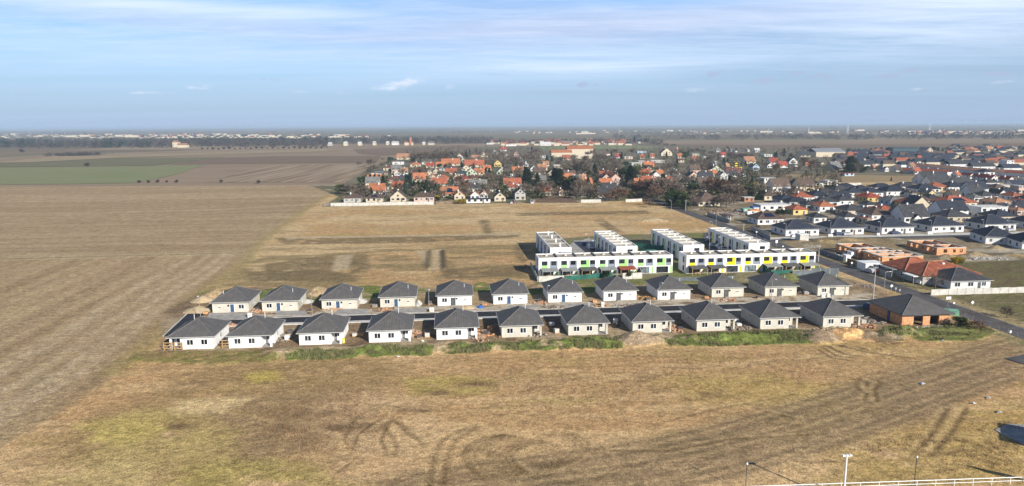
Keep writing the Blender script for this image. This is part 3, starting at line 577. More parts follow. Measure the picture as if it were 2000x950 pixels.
mb.face([(Rr*math.cos(2*math.pi*i/n_), Rr*math.sin(2*math.pi*i/n_), -0.35) for i in range(n_)])
tag(mb.build('plain', pm), kind='structure')
# flat fields outside the modelled near ground: each lies a little above the one it covers
def field(name, pts, m, z):
    mb = MB(); mb.face([(*p, z) for p in pts]); return tag(mb.build(name, m), kind='structure')
def fmat(name, col, col2, sx, sy, ang=5.2, detail=9, lo=.35, hi=.65):
    m = mat(name, col, 1.0, 0.1, 1.0, col2=col2, lo=lo, hi=hi, detail=detail, spec=0.0)
    mp = [q for q in m.node_tree.nodes if q.type == 'MAPPING'][0]; mp.inputs['Scale'].default_value = (sx, sy, 1); mp.inputs['Rotation'].default_value = (0, 0, R(-ang)); return m
F1m = fmat('field_stubble', (0.37, 0.29, 0.20), (0.26, 0.20, 0.135), 1/60, 1/3.5)
F2m = fmat('field_stubble_far', (0.33, 0.255, 0.18), (0.215, 0.16, 0.11), 1/200, 1/12)
F3m = fmat('winter_wheat', (0.19, 0.22, 0.11), (0.23, 0.23, 0.13), 1/120, 1/16)
F4m = fmat('winter_wheat_dark', (0.15, 0.155, 0.09), (0.18, 0.155, 0.095), 1/160, 1/14)
F5m = fmat('dry_grass_strip', (0.37, 0.295, 0.19), (0.25, 0.20, 0.12), 1/80, 1/10)
F6m = fmat('brown_plough', (0.17, 0.125, 0.09), (0.22, 0.165, 0.12), 1/300, 1/10)
F7m = fmat('seeded_strips', (0.36, 0.285, 0.20), (0.21, 0.16, 0.11), 1/7, 1/260, ang=27, lo=.42, hi=.58)
F8m = fmat('village_ground', (0.13, 0.12, 0.075), (0.22, 0.195, 0.15), 1/18, 1/18)
F9m = fmat('meadow_far', (0.34, 0.255, 0.15), (0.26, 0.20, 0.115), 1/30, 1/6)
F10m = fmat('town_ground', (0.20, 0.175, 0.13), (0.13, 0.115, 0.085), 1/60, 1/60)
field('dry_meadow', [Vector((-60, -200)), Vector((900, -200)), Vector((900, 420)), Vector((400, 420)), Vector((60, 70))], F9m, -0.2)
field('stubble_field', [Vector((-1600, 40)), Vector((-60, 60)), Vector((-150, 640)), Vector((-150, 560)), G(640, 360).xy, G(430, 360).xy, G(0, 361).xy, Vector((-2200, 600))], F1m, -0.22)
field('stubble_field', pxs([(-700, 367), (0, 366), (430, 366), (668, 366), (690, 350), (745, 318), (820, 300), (690, 283), (500, 289), (200, 300), (-700, 330)]), F2m, -0.18)
field('seeded_field', pxs([(400, 357), (664, 356), (705, 335), (735, 322), (620, 322), (520, 324)]), F7m, 0.02)
field('brown_field', pxs([(330, 322), (735, 318), (745, 305), (560, 305), (420, 309)]), F6m, 0.0)
field('green_field', pxs([(-700, 340), (0, 327.5), (240, 325.5), (400, 322), (345, 341), (268, 357.5), (100, 360.5), (-700, 365)]), F3m, 0.08)
field('dark_green_field', pxs([(-700, 331), (60, 318), (230, 309), (440, 307.5), (300, 324), (0, 327)]), F4m, 0.14)
field('dry_grass_strip', pxs([(-700, 333), (0, 317), (110, 306), (330, 301), (640, 291), (640, 296), (230, 308.5), (60, 317.5), (-700, 330)]), F5m, 0.20)
field('village_ground', [G(648, 380).xy, G(665, 362).xy, G(735, 323).xy, G(880, 288).xy, G(1250, 283).xy, G(1700, 283).xy, G(2300, 290).xy, Vector((900, 420)), Vector((520, 330)), Vector((520, 640)), Vector((-140, 640))], F8m, -0.10)
field('brown_field', pxs([(690, 292), (905, 284), (925, 290), (880, 292), (750, 305), (700, 300)]), F6m, 0.05)
field('pasture', pxs([(1060, 293), (1270, 291), (1290, 286), (1170, 283), (1050, 287)]), F3m, 0.1)
field('dry_meadow', pxs([(1500, 344), (1530, 340), (1820, 344), (1830, 352), (1770, 362), (1700, 363), (1560, 352)]), F9m, 0.04)
field('brown_field', pxs([(1270, 284), (2400, 280), (2400, 290), (1900, 291), (1700, 288), (1500, 292)]), F6m, 0.12)
field('stubble_field', pxs([(1250, 282.5), (2400, 278), (2400, 272), (1200, 275)]), F2m, 0.2)
field('green_field', pxs([(560, 281), (950, 276), (960, 268), (760, 268), (560, 272)]), F4m, 0.25)
# ------------------------------------------------------------------ roads, pavements and slabs
EO = G(332, 684)
def EP(s, t, z=0): q = EO+U*s+V*t; return Vector((q.x, q.y, z))
def slab(name, pts, z0, z1, m, kind='structure', label=None, cat=None, group=None):
    mb = MB(); mb.prism(pts, z0, z1); o = mb.build(name, m)
    return tag(o, label, cat, group, kind)
RT0, RT1 = 18.4, 23.6
slab('estate_road', [EP(-3.2, RT0).xy, EP(182.0, RT0).xy, EP(182.0, RT1).xy, EP(-3.2, RT1).xy], -0.1, 0.16, M['asphalt'])
slab('estate_road', [G(320, 658).xy, G(345, 655).xy, EP(-3.2, RT0).xy, EP(-3.2, RT1).xy, G(402, 614).xy, G(367, 614).xy], -0.1, 0.152, M['asphalt'])
slab('kerb', [EP(3, RT0-1.5).xy, EP(182, RT0-1.5).xy, EP(182, RT0-0.02).xy, EP(3, RT0-0.02).xy], -0.1, 0.24, M['concrete_l'])
slab('kerb', [EP(10, RT1+0.02).xy, EP(182, RT1+0.02).xy, EP(182, RT1+0.3).xy, EP(10, RT1+0.3).xy], -0.1, 0.24, M['concrete_l'])
slab('kerb', [G(317.5, 658).xy, G(319.5, 658).xy, G(366.5, 614).xy, G(364.5, 614).xy], -0.1, 0.24, M['concrete_l'])
HW = 3.35
def strip(name, s0, s1, o0, o1, z, m, n=1):
    mb = MB(); mb.face([(*road_t(s0, o0), z), (*road_t(s0, o1), z), (*road_t(s1, o1), z), (*road_t(s1, o0), z)])
    # normal up whatever the winding
    return tag(mb.build(name, m), kind='structure')
slab('main_road', [road_t(-70, -HW), road_t(-70, HW), road_t(298, HW), road_t(298, -HW)], -0.05, 0.13, M['asphalt_old'])
slab('main_road', [road_t(298, -HW), road_t(298, HW), G(1262, 384).xy+Vector((6, 0)), G(1262, 384).xy], -0.05, 0.134, M['asphalt_old'])
LN = mat('road_paint', (0.5, 0.5, 0.48), 0.8, 0.3, 0.7)
strip('edge_line', -70, 70, HW-0.30, HW-0.20, 0.136, LN); strip('edge_line', -70, 40, -HW+0.20, -HW+0.30, 0.136, LN)
J = [road_t(46, -HW), EP(182, RT1+.3).xy, EP(182, RT0-.3).xy, road_t(34, -HW)]
slab('road_mouth', [EP(182.0, RT0).xy, road_t(27, -HW+.1), road_t(45, -HW+.1), EP(182.0, RT1).xy], -0.05, 0.126, M['asphalt'])
# side street in the suburb, side yard at the townhouses
a, b = G(1500, 471), G(2120, 456)
dd_ = (b-a).normalized(); nn_ = Vector((-dd_.y, dd_.x, 0))
slab('side_street', [(a-nn_*3).xy, (b-nn_*3).xy, (b+nn_*3).xy, (a+nn_*3).xy], -0.05, 0.14, M['asphalt_old'])
slab('pavement', [(a+nn_*3.1).xy, (b+nn_*3.1).xy, (b+nn_*7.5).xy, (a+nn_*7.5).xy], -0.05, 0.22, M['concrete_l'])
slab('parking_lane', [G(1120, 499).xy, G(1113, 480).xy, G(1122, 470).xy, G(1172, 470).xy, G(1196, 500).xy], -0.05, 0.10, M['concrete'])
slab('parking_lane', [G(1385, 492).xy, G(1372, 470).xy, G(1374, 455).xy, G(1404, 455).xy, G(1462, 492).xy], -0.05, 0.10, M['asphalt_old'])
slab('gravel_pad', [G(1963, 702).xy, G(2030, 722).xy, G(2080, 700).xy, G(2000, 694).xy], -0.1, 0.19, M['asphalt_old'])
slab('gravel_pad', [G(1943, 842).xy, G(1968, 830).xy, G(2120, 838).xy, G(2120, 905).xy, G(2000, 872).xy], -0.1, 0.20, M['concrete'])
for x0, x1, y0, y1 in ((403, 490, 613, 626), (536, 598, 609, 618), (655, 716, 605, 616), (768, 832, 604, 612), (884, 930, 601, 608), (992, 1050, 598, 603), (1100, 1158, 594, 600)):
    a, b = G(x0, y1), G(x1, y1); c, d = G(x1+2, y0), G(x0+6, y0)
    slab('driveway_slab', [a.xy, b.xy, c.xy, d.xy], -0.1, 0.22, M['concrete'])
for s0 in (28.5, 44.0, 60, 76): slab('driveway_slab', [EP(s0, 12.4).xy, EP(s0+4.2, 12.4).xy, EP(s0+4.2, RT0-1.6).xy, EP(s0, RT0-1.6).xy], -0.1, 0.21, M['concrete'])
# ------------------------------------------------------------------ bungalow pieces (local frame: x right, y away, z up; origin front middle)
def window(parent, x, y, z, w_, h_, face='f', frame='frame_w', panes=2, glass='glass', sill=True):
    """a framed window proud of the wall; face f = front (-y), r = right (+x), l = left (-x)"""
    def add(mb, a0, a1, z0, z1, d0, d1):
        if face == 'f': mb.box(a0, y-d1, z0, a1, y-d0, z1)
        elif face == 'b': mb.box(a0, y+d0, z0, a1, y+d1, z1)
        elif face == 'r': mb.box(x+d0, y+a0, z0, x+d1, y+a1, z1)
        else: mb.box(x-d1, y+a0, z0, x-d0, y+a1, z1)
    o = x if face in 'fb' else 0
    t = 0.09; f = MB()
    add(f, o, o+w_, z, z+t, 0.0, .05); add(f, o, o+w_, z+h_-t, z+h_, 0.0, .05)
    add(f, o, o+t, z+t, z+h_-t, 0.0, .05); add(f, o+w_-t, o+w_, z+t, z+h_-t, 0.0, .05)
    for i in range(1, panes): c = o+w_*i/panes; add(f, c-.05, c+.05, z+t, z+h_-t, 0.0, .05)
    if sill: add(f, o-.08, o+w_+.08, z-.07, z-0.003, -.02, .14)
    fo = f.build('window', M[frame], parent)
    g = MB(); add(g, o+t*.6, o+w_-t*.6, z+t*.6, z+h_-t*.6, 0.004, .02); g.build('pane', M[glass], fo)
    return fo
def hip_roof(mb, x0, x1, y0, y1, z, rise, th=0.18, ridge=None):
    w_, d_ = x1-x0, y1-y0; s = min(w_, d_)/2
    if ridge is not None: s = min((max(w_, d_)-ridge)/2, max(w_, d_)/2)
    if w_ >= d_: a = (x0+s, (y0+y1)/2, z+rise); b = (x1-s, (y0+y1)/2, z+rise)
    else: a = ((x0+x1)/2, y0+s, z+rise); b = ((x0+x1)/2, y1-s, z+rise)
    c = [(x0, y0, z), (x1, y0, z), (x1, y1, z), (x0, y1, z)]; e = [(p[0], p[1], z-th) for p in c]
    if w_ >= d_: top = [[c[0], c[1], b, a], [c[1], c[2], b], [c[2], c[3], a, b], [c[3], c[0], a]]
    else: top = [[c[0], c[1], a], [c[1], c[2], b, a], [c[2], c[3], b], [c[3], c[0], a, b]]
    for q in top: mb.face(q)
    for i in range(4): j = (i+1) % 4; mb.face([e[i], e[j], c[j], c[i]])
    mb.face(e[::-1])
    return c, a, b
def ridges(parent, c, a, b, m='ridge', r=0.075):
    mb = MB(); up = Vector((0, 0, 0.03))
    near = lambda p: a if (Vector(p)-Vector(a)).length <= (Vector(p)-Vector(b)).length else b
    for p in c: mb.tube(Vector(p)+up, Vector(near(p))+up, r, n=6)
    if (Vector(a)-Vector(b)).length > .2: mb.tube(Vector(a)+up, Vector(b)+up, r, n=6)
    mb.build('ridge_cap', M[m] if isinstance(m, str) else m, parent)
def eaves(parent, x0, x1, y0, y1, z, m='fascia', t=0.09, h=0.17):
    mb = MB(); mb.box(x0-t, y0-t, z-h, x1+t, y0, z-0.02); mb.box(x0-t, y1, z-h, x1+t, y1+t, z-0.02); mb.box(x0-t, y0, z-h, x0, y1, z-.02); mb.box(x1, y0, z-h, x1+t, y1, z-.02)
    mb.build('gutter', M[m], parent)
BW, BD, BH = 9.3, 11.0, 2.75
def base_roof(t, flash=True):
    r = MB(); c, a, b = hip_roof(r, -BW/2-.45, BW/2+.45, -.5, BD+.5, BH+.22, 2.75, th=.2, ridge=1.6)
    ro = r.build('roof', M['roof_grey'], t); ridges(ro, c, a, b); eaves(ro, -BW/2-.45, BW/2+.45, -.5, BD+.5, BH+.22)
    return ro
def garden_bungalow(wall, mirror=False):
    """front row: two windows, covered terrace with a corner post"""
    k = -1 if mirror else 1
    t = thing('bungalow', (0, 0, 0)); wm_ = M[wall]
    X = lambda x: k*(x-BW/2)
    pts = [(X(0), 0), (X(7.05), 0), (X(7.05), 2.6), (X(BW), 2.6), (X(BW), BD), (X(0), BD)]
    if mirror: pts = pts[::-1]
    MB().prism(pts, -.2, BH+.02).build('wall', wm_, t)
    q = sorted((X(BW-.42), X(BW))); MB().box(q[0], 0.0, 0.1, q[1], .42, BH+.02).build('post', wm_, t)
    q = sorted((X(7.08), X(BW+.1))); MB().box(q[0], -.1, -.2, q[1], 2.57, .10).build('terrace_slab', M['concrete'], t)
    base_roof(t)
    for x0, w_ in ((1.2, 1.45), (4.25, 1.45)):
        a = min(X(x0), X(x0+w_)); window(t, a, 0, .95, w_, 1.3)
    a = min(X(7.35), X(8.75)); window(t, a, 2.6, .95, 1.4, 1.3)
    xw = max(X(0), X(BW)); window(t, xw, 4.5, 1.1, 1.2, 1.1, 'r'); window(t, -xw, 5.2, 1.5, .7, .6, 'l', panes=1)
    v = MB(); v.tube((1.6*k, 7.2, BH+1.2), (1.6*k, 7.2, BH+3.3), .07); v.build('vent_pipe', M['frame_w'], t)
    return t
def street_bungalow(wall, mirror=False, door='door_blue'):
    k = -1 if mirror else 1
    t = thing('bungalow', (0, 0, 0)); wm_ = M[wall]; X = lambda x: k*(x-BW/2)
    MB().box(-BW/2, 0, -.2, BW/2, BD, BH+.02).build('wall', wm_, t)
    base_roof(t)
    def at(x0, w_): return min(X(x0), X(x0+w_))
    window(t, at(1.15, 1.45), 0, .95, 1.45, 1.25, frame='frame_w'); window(t, at(4.95, .45), 0, 1.65, .45, .5, panes=1, frame='frame_d', sill=False); window(t, at(7.0, .95), 0, 1.3, .95, .42, panes=1, sill=False)
    d = MB().box(at(3.75, .95), -.06, .05, at(3.75, .95)+.95, -.004, 2.2).build('door', M[door], t)
    MB().box(at(3.6, 1.25), -.09, 0, at(3.6, 1.25)+.14, -.003, 2.33).box(at(3.6, 1.25)+1.11, -.09, 0, at(3.6, 1.25)+1.25, -.003, 2.33).build('door_frame', M['frame_d' if door == 'door_grey' else 'frame_w'], d)
    MB().box(at(3.75, .95)+.1, -.1, 1.0, at(3.75, .95)+.16, -.062, 1.25).build('handle', M['steel'], d)
    MB().box(at(3.6, 1.3), -1.1, -.1, at(3.6, 1.3)+1.3, -.1, .2).build('door_step', M['concrete'], t)
    window(t, -BW/2, 3.4, 1.5, .7, .6, 'l', panes=1); window(t, BW/2, 5.0, 1.1, 1.2, 1.1, 'r')
    v = MB(); v.tube((2.7*k, 3.6, BH+.9), (2.7*k, 3.6, BH+2.5), .06); v.build('vent_pipe', M['frame_w'], t)
    return t
protoF = {}; protoB = {}
front = [(332.5, 684, 'white', True), (447.5, 681, 'white', False), (585, 675, 'white', False), (721, 670, 'white', False), (853, 664.5, 'white', False), (980, 660, 'beige', False), (1110, 656, 'beige', False), (1235.5, 651.5, 'beige', False), (1360.5, 648, 'beige', False), (1484.5, 644, 'beige', False), (1607, 641, 'beige', False)]
CN = {'white': 'white', 'beige': 'unpainted grey-beige'}
for i, (x, y, wl, mi) in enumerate(front):
    g = G(x, y)+U*(BW/2)
    key = (wl, mi)
    if key not in protoF: protoF[key] = garden_bungalow(wl, mi); o = protoF[key]; o.location = g; o.rotation_euler = (0, 0, ANG)
    else: o = copy_thing(protoF[key], g, ANG)
    extra = 'terrace at its left corner' if mi else 'corner terrace'
    pos = ['leftmost, with its terrace at the left corner', 'second from the left', 'third from the left, last bank-side gap before the weeds', 'fourth from the left', 'fifth from the left, last white one', 'sixth from the left', 'seventh from the left', 'eighth from the left, behind the tall soil mound', 'ninth from the left', 'tenth from the left', 'eleventh from the left, beside the brick shell'][i]
    if i == 2: pos = 'third from the left'
    tag(o, f'{CN[wl]} bungalow, {pos}, front row', 'bungalow', 'bungalows of the new estate')
back = [(415.5, 612, 'beige', True, 'door_blue'), (512.5, 609, 'beige', False, 'door_blue'), (629, 605.5, 'beige', False, 'door_blue'), (743, 601, 'beige', False, 'door_blue'), (855, 598, 'white', False, 'door_grey'), (964, 595, 'white', False, 'door_blue'), (1071, 591.5, 'white', False, 'door_blue'), (1179, 588, 'white', False, 'door_grey'), (1284.5, 586, 'white', False, 'door_grey'), (1390, 581.5, 'beige', False, 'door_grey'), (1494, 579.5, 'beige', False, 'door_grey'), (1596.5, 578, 'beige', False, 'door_grey')]
for i, (x, y, wl, mi, dr_) in enumerate(back):
    g = G(x, y)+U*(BW/2); key = (wl, mi, dr_)
    if key not in protoB: protoB[key] = street_bungalow(wl, mi, dr_); o = protoB[key]; o.location = g; o.rotation_euler = (0, 0, ANG)
    else: o = copy_thing(protoB[key], g, ANG)
    pos = 'leftmost' if i == 0 else ('rightmost' if i == 11 else ordinal(i+1)+' from the left')
    tag(o, f'{CN[wl]} bungalow, {pos}, back row by the street', 'bungalow', 'bungalows of the new estate')
# the brick shell at the end of the front row
t = thing('brick_bungalow', G(1760.7, 638)+U*6.2, ANG, 'bare orange brick double bungalow with dark hip roof and two large dark openings', 'house')
W2, D2 = 12.4, 13.0
mb = MB()
for a, b in ((0, 2.95), (5.35, 7.15), (9.5, 12.4)): mb.box(a-W2/2, 0, -.2, b-W2/2, .4, 2.45)
mb.box(-W2/2, .4, -.2, -W2/2+.4, 4.6, 2.75); mb.box(-W2/2, 5.6, -.2, -W2/2+.4, D2, 2.75); mb.box(W2/2-.4, .4, -.2, W2/2, D2, 2.75); mb.box(-W2/2+.4, D2-.4, -.2, W2/2-.4, D2, 2.75)
mb.box(-W2/2, 0, 2.62, W2/2, .4, 2.75); mb.box(-W2/2+.4, 6, 0, W2/2-.4, 6.3, 2.6); mb.build('wall', M['brick_o'], t)
mb = MB(); mb.box(2.9-W2/2, -.02, 2.46, 5.4-W2/2, .42, 2.61); mb.box(7.1-W2/2, -.02, 2.46, 9.6-W2/2, .42, 2.61); mb.build('lintel', M['concrete_l'], t)
MB().box(-W2/2, -.15, -.3, W2/2, D2, 0.02).build('floor_slab', M['concrete'], t)
mb = MB(); mb.box(-W2/2-.05, 4.6, .3, -W2/2+.1, 5.6, 2.3); mb.build('door', M['door_blue'], t)
r = MB(); c, a, b = hip_roof(r, -W2/2-.6, W2/2+.6, -.7, D2+.6, 3.0, 3.1, th=.16, ridge=1.8); ro = r.build('roof', M['roof_grey'], t); ridges(ro, c, a, b); eaves(ro, -W2/2-.6, W2/2+.6, -.7, D2+.6, 3.0, 'pole_d')
# ------------------------------------------------------------------ townhouse terraces
def townhouse(name, g, rz, W, D, units, accent, label, awn, mirror=False):
    t = thing(name, g, rz, label, 'terraced block', 'white flat-roofed terraced blocks')
    H = 6.0
    MB().box(0, 0, -.2, W, D, H-.25).build('wall', M['white'], t)
    MB().box(.3, .3, H-.25, W-.3, D-.3, H-.2).build('roof', M['gravel'], t)
    mb = MB(); mb.box(0, 0, H-.25, W, .3, H+.1); mb.box(0, D-.3, H-.25, W, D, H+.1); mb.box(0, .3, H-.25, .3, D-.3, H+.1); mb.box(W-.3, .3, H-.25, W, D-.3, H+.1)
    mb.build('parapet', M['paint_w'], t)
    u = W/units
    for i in range(1, units): MB().box(i*u-.18, .3, H-.2, i*u+.18, D-.3, H+.28).build('party_wall', M['concrete'], t)
    for i in range(units):
        x = i*u
        h = MB(); h.box(x+u*.45, D*.55, H-.2, x+u*.45+.7, D*.55+.7, H+.45); h.build('roof_hatch', M['concrete_l'], t)
        ac = MB(); wide = i in (2, 4, 6)
        ac.box(x+1.0, -.04, 2.55, x+1.0+(2.9 if wide else 1.9), -.004, 3.6 if not wide else 5.1)
        ac.build('accent_panel', M[accent], t)
        if wide: pass
        window(t, x+1.05, -.045, 3.62, 1.85, 1.35, 'f', 'frame_d', 2, sill=False)
        sl = MB(); w2 = 1.75 if wide else 2.5; x2 = x+4.1 if wide else x+3.7
        sl.box(x2, -.04, 2.6, x2+w2, -.004, 5.0); sl.build('slate_panel', M['slate_p'], t)
        window(t, x2+.1+(0 if wide else .35), -.045, 3.6, 1.6, 1.35, 'f', 'frame_d', 2, sill=False)
        window(t, x+.9, 0, .15, 4.0, 2.1, 'f', 'frame_d', 3, glass='glass_l' if i % 2 else 'glass', sill=False)
        yb = MB(); yb.box(x+u-.75, -.045, .1, x+u-.1, -.005, 2.3); yb.build('accent_panel', M[accent], t)
    window(t, 0, 2.2, 3.3, 1.1, 2.0, 'l', 'frame_d', 1, sill=False); window(t, 0, 2.2, .6, 1.1, 1.7, 'l', 'frame_d', 1, sill=False)
    for i, kind in enumerate(awn):
        if not kind: continue
        x = i*u; m_ = {'g': 'grey_tin', 'd': 'roof_grey', 'r': 'red_tin', 'p': 'frame_w'}[kind]
        p = thing('pergola', g+Vector((math.cos(rz), math.sin(rz), 0))*(x+.7), rz, None, 'pergola', 'pergolas on the terraces of the white blocks')
        later(p, {'g': 'grey metal-sheet', 'd': 'dark roofed', 'r': 'red-roofed timber', 'p': 'white fabric'}[kind]+' terrace pergola', 'of the '+('green' if accent == 'lime' else 'yellow')+' accented block')
        MBr = MB(); w_ = 5.4; v = [(0, -.06, 2.75), (w_, -.06, 2.75), (w_, -3.6, 2.3), (0, -3.6, 2.3)]
        MBr.face(v); MBr.face([(q[0], q[1], q[2]-.12) for q in v][::-1])
        for j in range(4):
            a_, b_ = v[j], v[(j+1) % 4]; MBr.face([(a_[0], a_[1], a_[2]-.12), (b_[0], b_[1], b_[2]-.12), b_, a_])
        MBr.build('canopy', M[m_], p)
        for px_ in (.15, w_/2, w_-.15): MB().box(px_-.08, -3.45, 0, px_+.08, -3.3, 2.2).build('post', M['wood' if kind in 'rd' else 'steel'], p)
        tb = MB(); tb.box(1.6, -2.2, .68, 3.3, -1.3, .74)
        for qx in (1.7, 3.15):
            for qy in (-2.1, -1.45): tb.box(qx, qy, 0, qx+.07, qy+.07, .68)
        tt = tb.build('garden_table', M['wood'], None); tt.location = p.location; tt.rotation_euler = (0, 0, rz)
        tag(tt, None, 'table', 'garden tables under the pergolas'); later(tt, 'wooden garden table under a pergola', 'of the '+('green' if accent == 'lime' else 'yellow')+' accented block')
    return t
TA = R(5.9)
TU = Vector((math.cos(TA), math.sin(TA), 0)); TV = Vector((-math.sin(TA), math.cos(TA), 0))
g1 = G(1052, 540.5); g2 = G(1340, 535)
townhouse('terraced_block', g1, TA, 44.6, 7.6, 7, 'lime', 'long white two-storey terraced block with lime green panels, left of the front pair', ['g', 'g', 'd', 'g', 'r', None, None])
townhouse('terraced_block', g2, TA, 44.4, 7.6, 7, 'yellow', 'long white two-storey terraced block with yellow panels, right of the front pair', ['d', 'd', None, None, 'g', 'd', 'g'])
def rear_block(xl, yt, W, L_, units, label, accent, gable_win):
    """a block running away from the viewer; (xl, yt) is the pixel of its front left roof corner"""
    g = G(xl, yt, 6.0); g.z = 0
    t = thing('terraced_block', g, TA, label, 'terraced block', 'white flat-roofed terraced blocks')
    H = 6.0
    MB().box(0, 0, -.2, W, L_, H-.25).build('wall', M['white'], t)
    MB().box(.3, .3, H-.25, W-.3, L_-.3, H-.2).build('roof', M['gravel_l' if xl > 1120 else 'gravel'], t)
    mb = MB(); mb.box(0, 0, H-.25, W, .3, H+.1); mb.box(0, L_-.3, H-.25, W, L_, H+.1); mb.box(0, .3, H-.25, .3, L_-.3, H+.1); mb.box(W-.3, .3, H-.25, W, L_-.3, H+.1)
    mb.build('parapet', M['paint_w'], t)
    u = L_/units
    for i in range(1, units): MB().box(.3, i*u-.18, H-.2, W-.3, i*u+.18, H+.3).build('party_wall', M['concrete_l' if xl > 1120 else 'concrete'], t)
    for i in range(units):
        y = i*u
        c = MB(); c.box(W*.5, y+u*.3, H-.2, W*.5+.5, y+u*.3+.5, H+(1.3 if xl < 1120 else .5)); c.build('chimney', M['paint_w'], t)
        ac = MB(); ac.box(-.04, y+.7, .3, -.004, y+1.8, 5.2); ac.build('accent_panel', M[accent if i % 2 else 'slate_p'], t)
        window(t, 0, y+.8, 3.2, 1.0, 1.7, 'l', 'frame_d', 1, sill=False); window(t, 0, y+2.6, 3.2, 1.5, 1.7, 'l', 'frame_d', 1, sill=False)
        window(t, 0, y+2.4, .3, 2.0, 2.1, 'l', 'frame_d', 2, sill=False)
        sp_ = MB(); sp_.box(-.045, y+2.5, 2.5, -.005, y+4.2, 3.15); sp_.build('slate_panel', M['slate_p'], t)
    if gable_win == 'wide':
        s = MB(); s.box(3.0, -.04, 3.4, W-.1, -.004, 4.4); s.build('slate_panel', M['slate_p'], t); window(t, 3.0, -.041, 3.4, .8, 1.0, 'f', 'frame_d', 1, sill=False)
    else: window(t, W-3.6, 0, 3.5, 1.9, 1.4, 'f', 'frame_d', 2, sill=False)
    return t
rear_block(1074.5, 484.5, 7.6, 36, 4, 'white terraced block running away behind the green one, with tall roof chimneys', 'slate_p', 'wide')
rear_block(1204, 482, 7.6, 36, 6, 'white terraced block beside the parked cars, right of the tall-chimney block', 'lime', '')
rear_block(1335, 479.4, 7.6, 38, 6, 'white terraced block running away behind the gap between the long pair', 'lime', '')
rear_block(1462.7, 475.8, 7.8, 38, 6, 'white terraced block nearest the main road, behind the yellow-panelled one', 'yellow', '')
# ------------------------------------------------------------------ fences
def fence(pts, h, m, label, cat='fence', th=.12, seg=2.5, post='concrete', group=None, name='fence', posts=True):
    t = thing(name, Vector((pts[0].x, pts[0].y, 0)), 0, label, cat, group)
    o = Vector((pts[0].x, pts[0].y)); pan = MB(); k = 0
    for a, b in zip(pts, pts[1:]):
        a = Vector((a.x, a.y))-o; b = Vector((b.x, b.y))-o; e = (b-a); Ln = e.length; e.normalize(); nrm = Vector((-e.y, e.x))*th/2
        n = max(1, int(Ln/seg)); sg = Ln/n
        for i in range(n):
            p0 = a+e*(i*sg+.06); p1 = a+e*((i+1)*sg-.06); hh = h+0.04*math.sin(i*2.3+k)
            pan.prism([p0-nrm, p1-nrm, p1+nrm, p0+nrm], 0, hh)
            if posts and k < 90:
                q = a+e*(i*sg); s = .075
                MB().box(q.x-s, q.y-s, 0, q.x+s, q.y+s, h+.12).build('post', M[post], t)
            k += 1
    pan.build('panel', m if not isinstance(m, str) else M[m], t); return t
fence([G(1052, 551), G(1102, 549)], 1.7, 'concrete_l', 'pale concrete fence at the left corner of the green-panelled block gardens', group=None)
fence([G(1102, 549), G(1130, 547), G(1171, 543), G(1196, 541)], 1.5, 'green_fence', 'dark green screen fence before the gardens of the green-panelled block', post='pole_d')
fence([G(1036, 520), G(1050, 551)], 1.7, 'concrete_l', 'pale fence running along the left side of the green-panelled block')
fence([G(1216, 546), G(1254, 544.5), G(1250, 535)], 2.0, 'concrete_l', 'whitish concrete fence below the red-roofed pergola')
fence([G(1290, 550), G(1400, 548), G(1434, 546)], 1.2, 'grey_fence', 'thin dark grey mesh fence behind the middle of the back row', post='pole_d')
fence([G(1487, 528), G(1506, 540), G(1547, 539)], 1.9, 'green_fence', 'bright green screen fence in front of the yellow-panelled block', post='pole_d')
fence([G(1547, 540), G(1587, 538.5)], 1.7, 'grey_fence', 'dark grey screen fence beside the orange box at the yellow block', post='pole_d')
fence([G(1584, 537.5), G(1638, 538)], 2.3, M['grey_fence'], 'tall blue-grey board fence at the right end of the yellow block gardens', post='steel')
fence([G(1240, 483), G(1330, 494)], 1.8, 'green_fence', 'green screen fence between the rear terraced blocks', post='pole_d')
fence([G(1248, 490), G(1262, 497), G(1300, 496)], 1.8, 'green_fence', 'short green garden screen right of the second rear block', post='pole_d')
# concrete panel fence round the corner plot and along the main road
fence([G(1818, 577.5), G(2100, 569.5)], 1.75, 'concrete_l', 'long pale concrete panel fence facing the dark grassy plot', cat='fence')
fence([road_t(66, 6.0), road_t(79, 6.6)], 1.9, 'concrete', 'concrete panel fence along the main road beside the corner bungalow')
fence([road_t(81, 6.6), road_t(92, 6.9)], 1.8, M['soil'], 'brown boarded fence along the main road before the red-roofed house')
fence([road_t(94, 6.9), road_t(112, 7.2)], 1.7, 'grey_fence', 'dark grey fence along the main road at the flag-coloured parcels')
fence([road_t(150, 6.5), road_t(168, 6.5), G(1500, 470)+Vector((1, 0, 0))], 1.9, 'concrete', 'grey concrete fence along the main road below the brown solar-roof house')
fence([road_t(192, 6), road_t(222, 6)], 1.9, 'concrete', 'weathered concrete fence along the far end of the main road')
fence([G(646, 403.5), G(848, 400)], 2.0, 'concrete_l', 'long whitewashed wall in front of the first village houses', cat='wall', name='garden_wall', seg=3.2)
fence([G(1135, 396.5), G(1174, 396)], 2.0, 'concrete_l', 'short white wall before the dark brown roofed village house', cat='wall', name='garden_wall', seg=3.2)
fence([G(1222, 395.5), G(1254, 394)], 1.9, 'concrete_l', 'mottled white wall at the right end of the village front', cat='wall', name='garden_wall', seg=3.2)
fence([G(910, 395.5), G(958, 394.5)], 1.8, 'concrete_l', 'white wall below the white double-gabled village house', cat='wall', name='garden_wall', seg=3.2)
fence([G(957, 375.5), G(1038, 373.5)], 1.8, 'concrete_l', 'white wall behind the tall pale gabled village house', cat='wall', name='garden_wall', seg=3.2)
fence([G(852, 400), G(884, 399)], 1.9, M['soil'], 'brown timber fence right of the long whitewashed wall', seg=3)
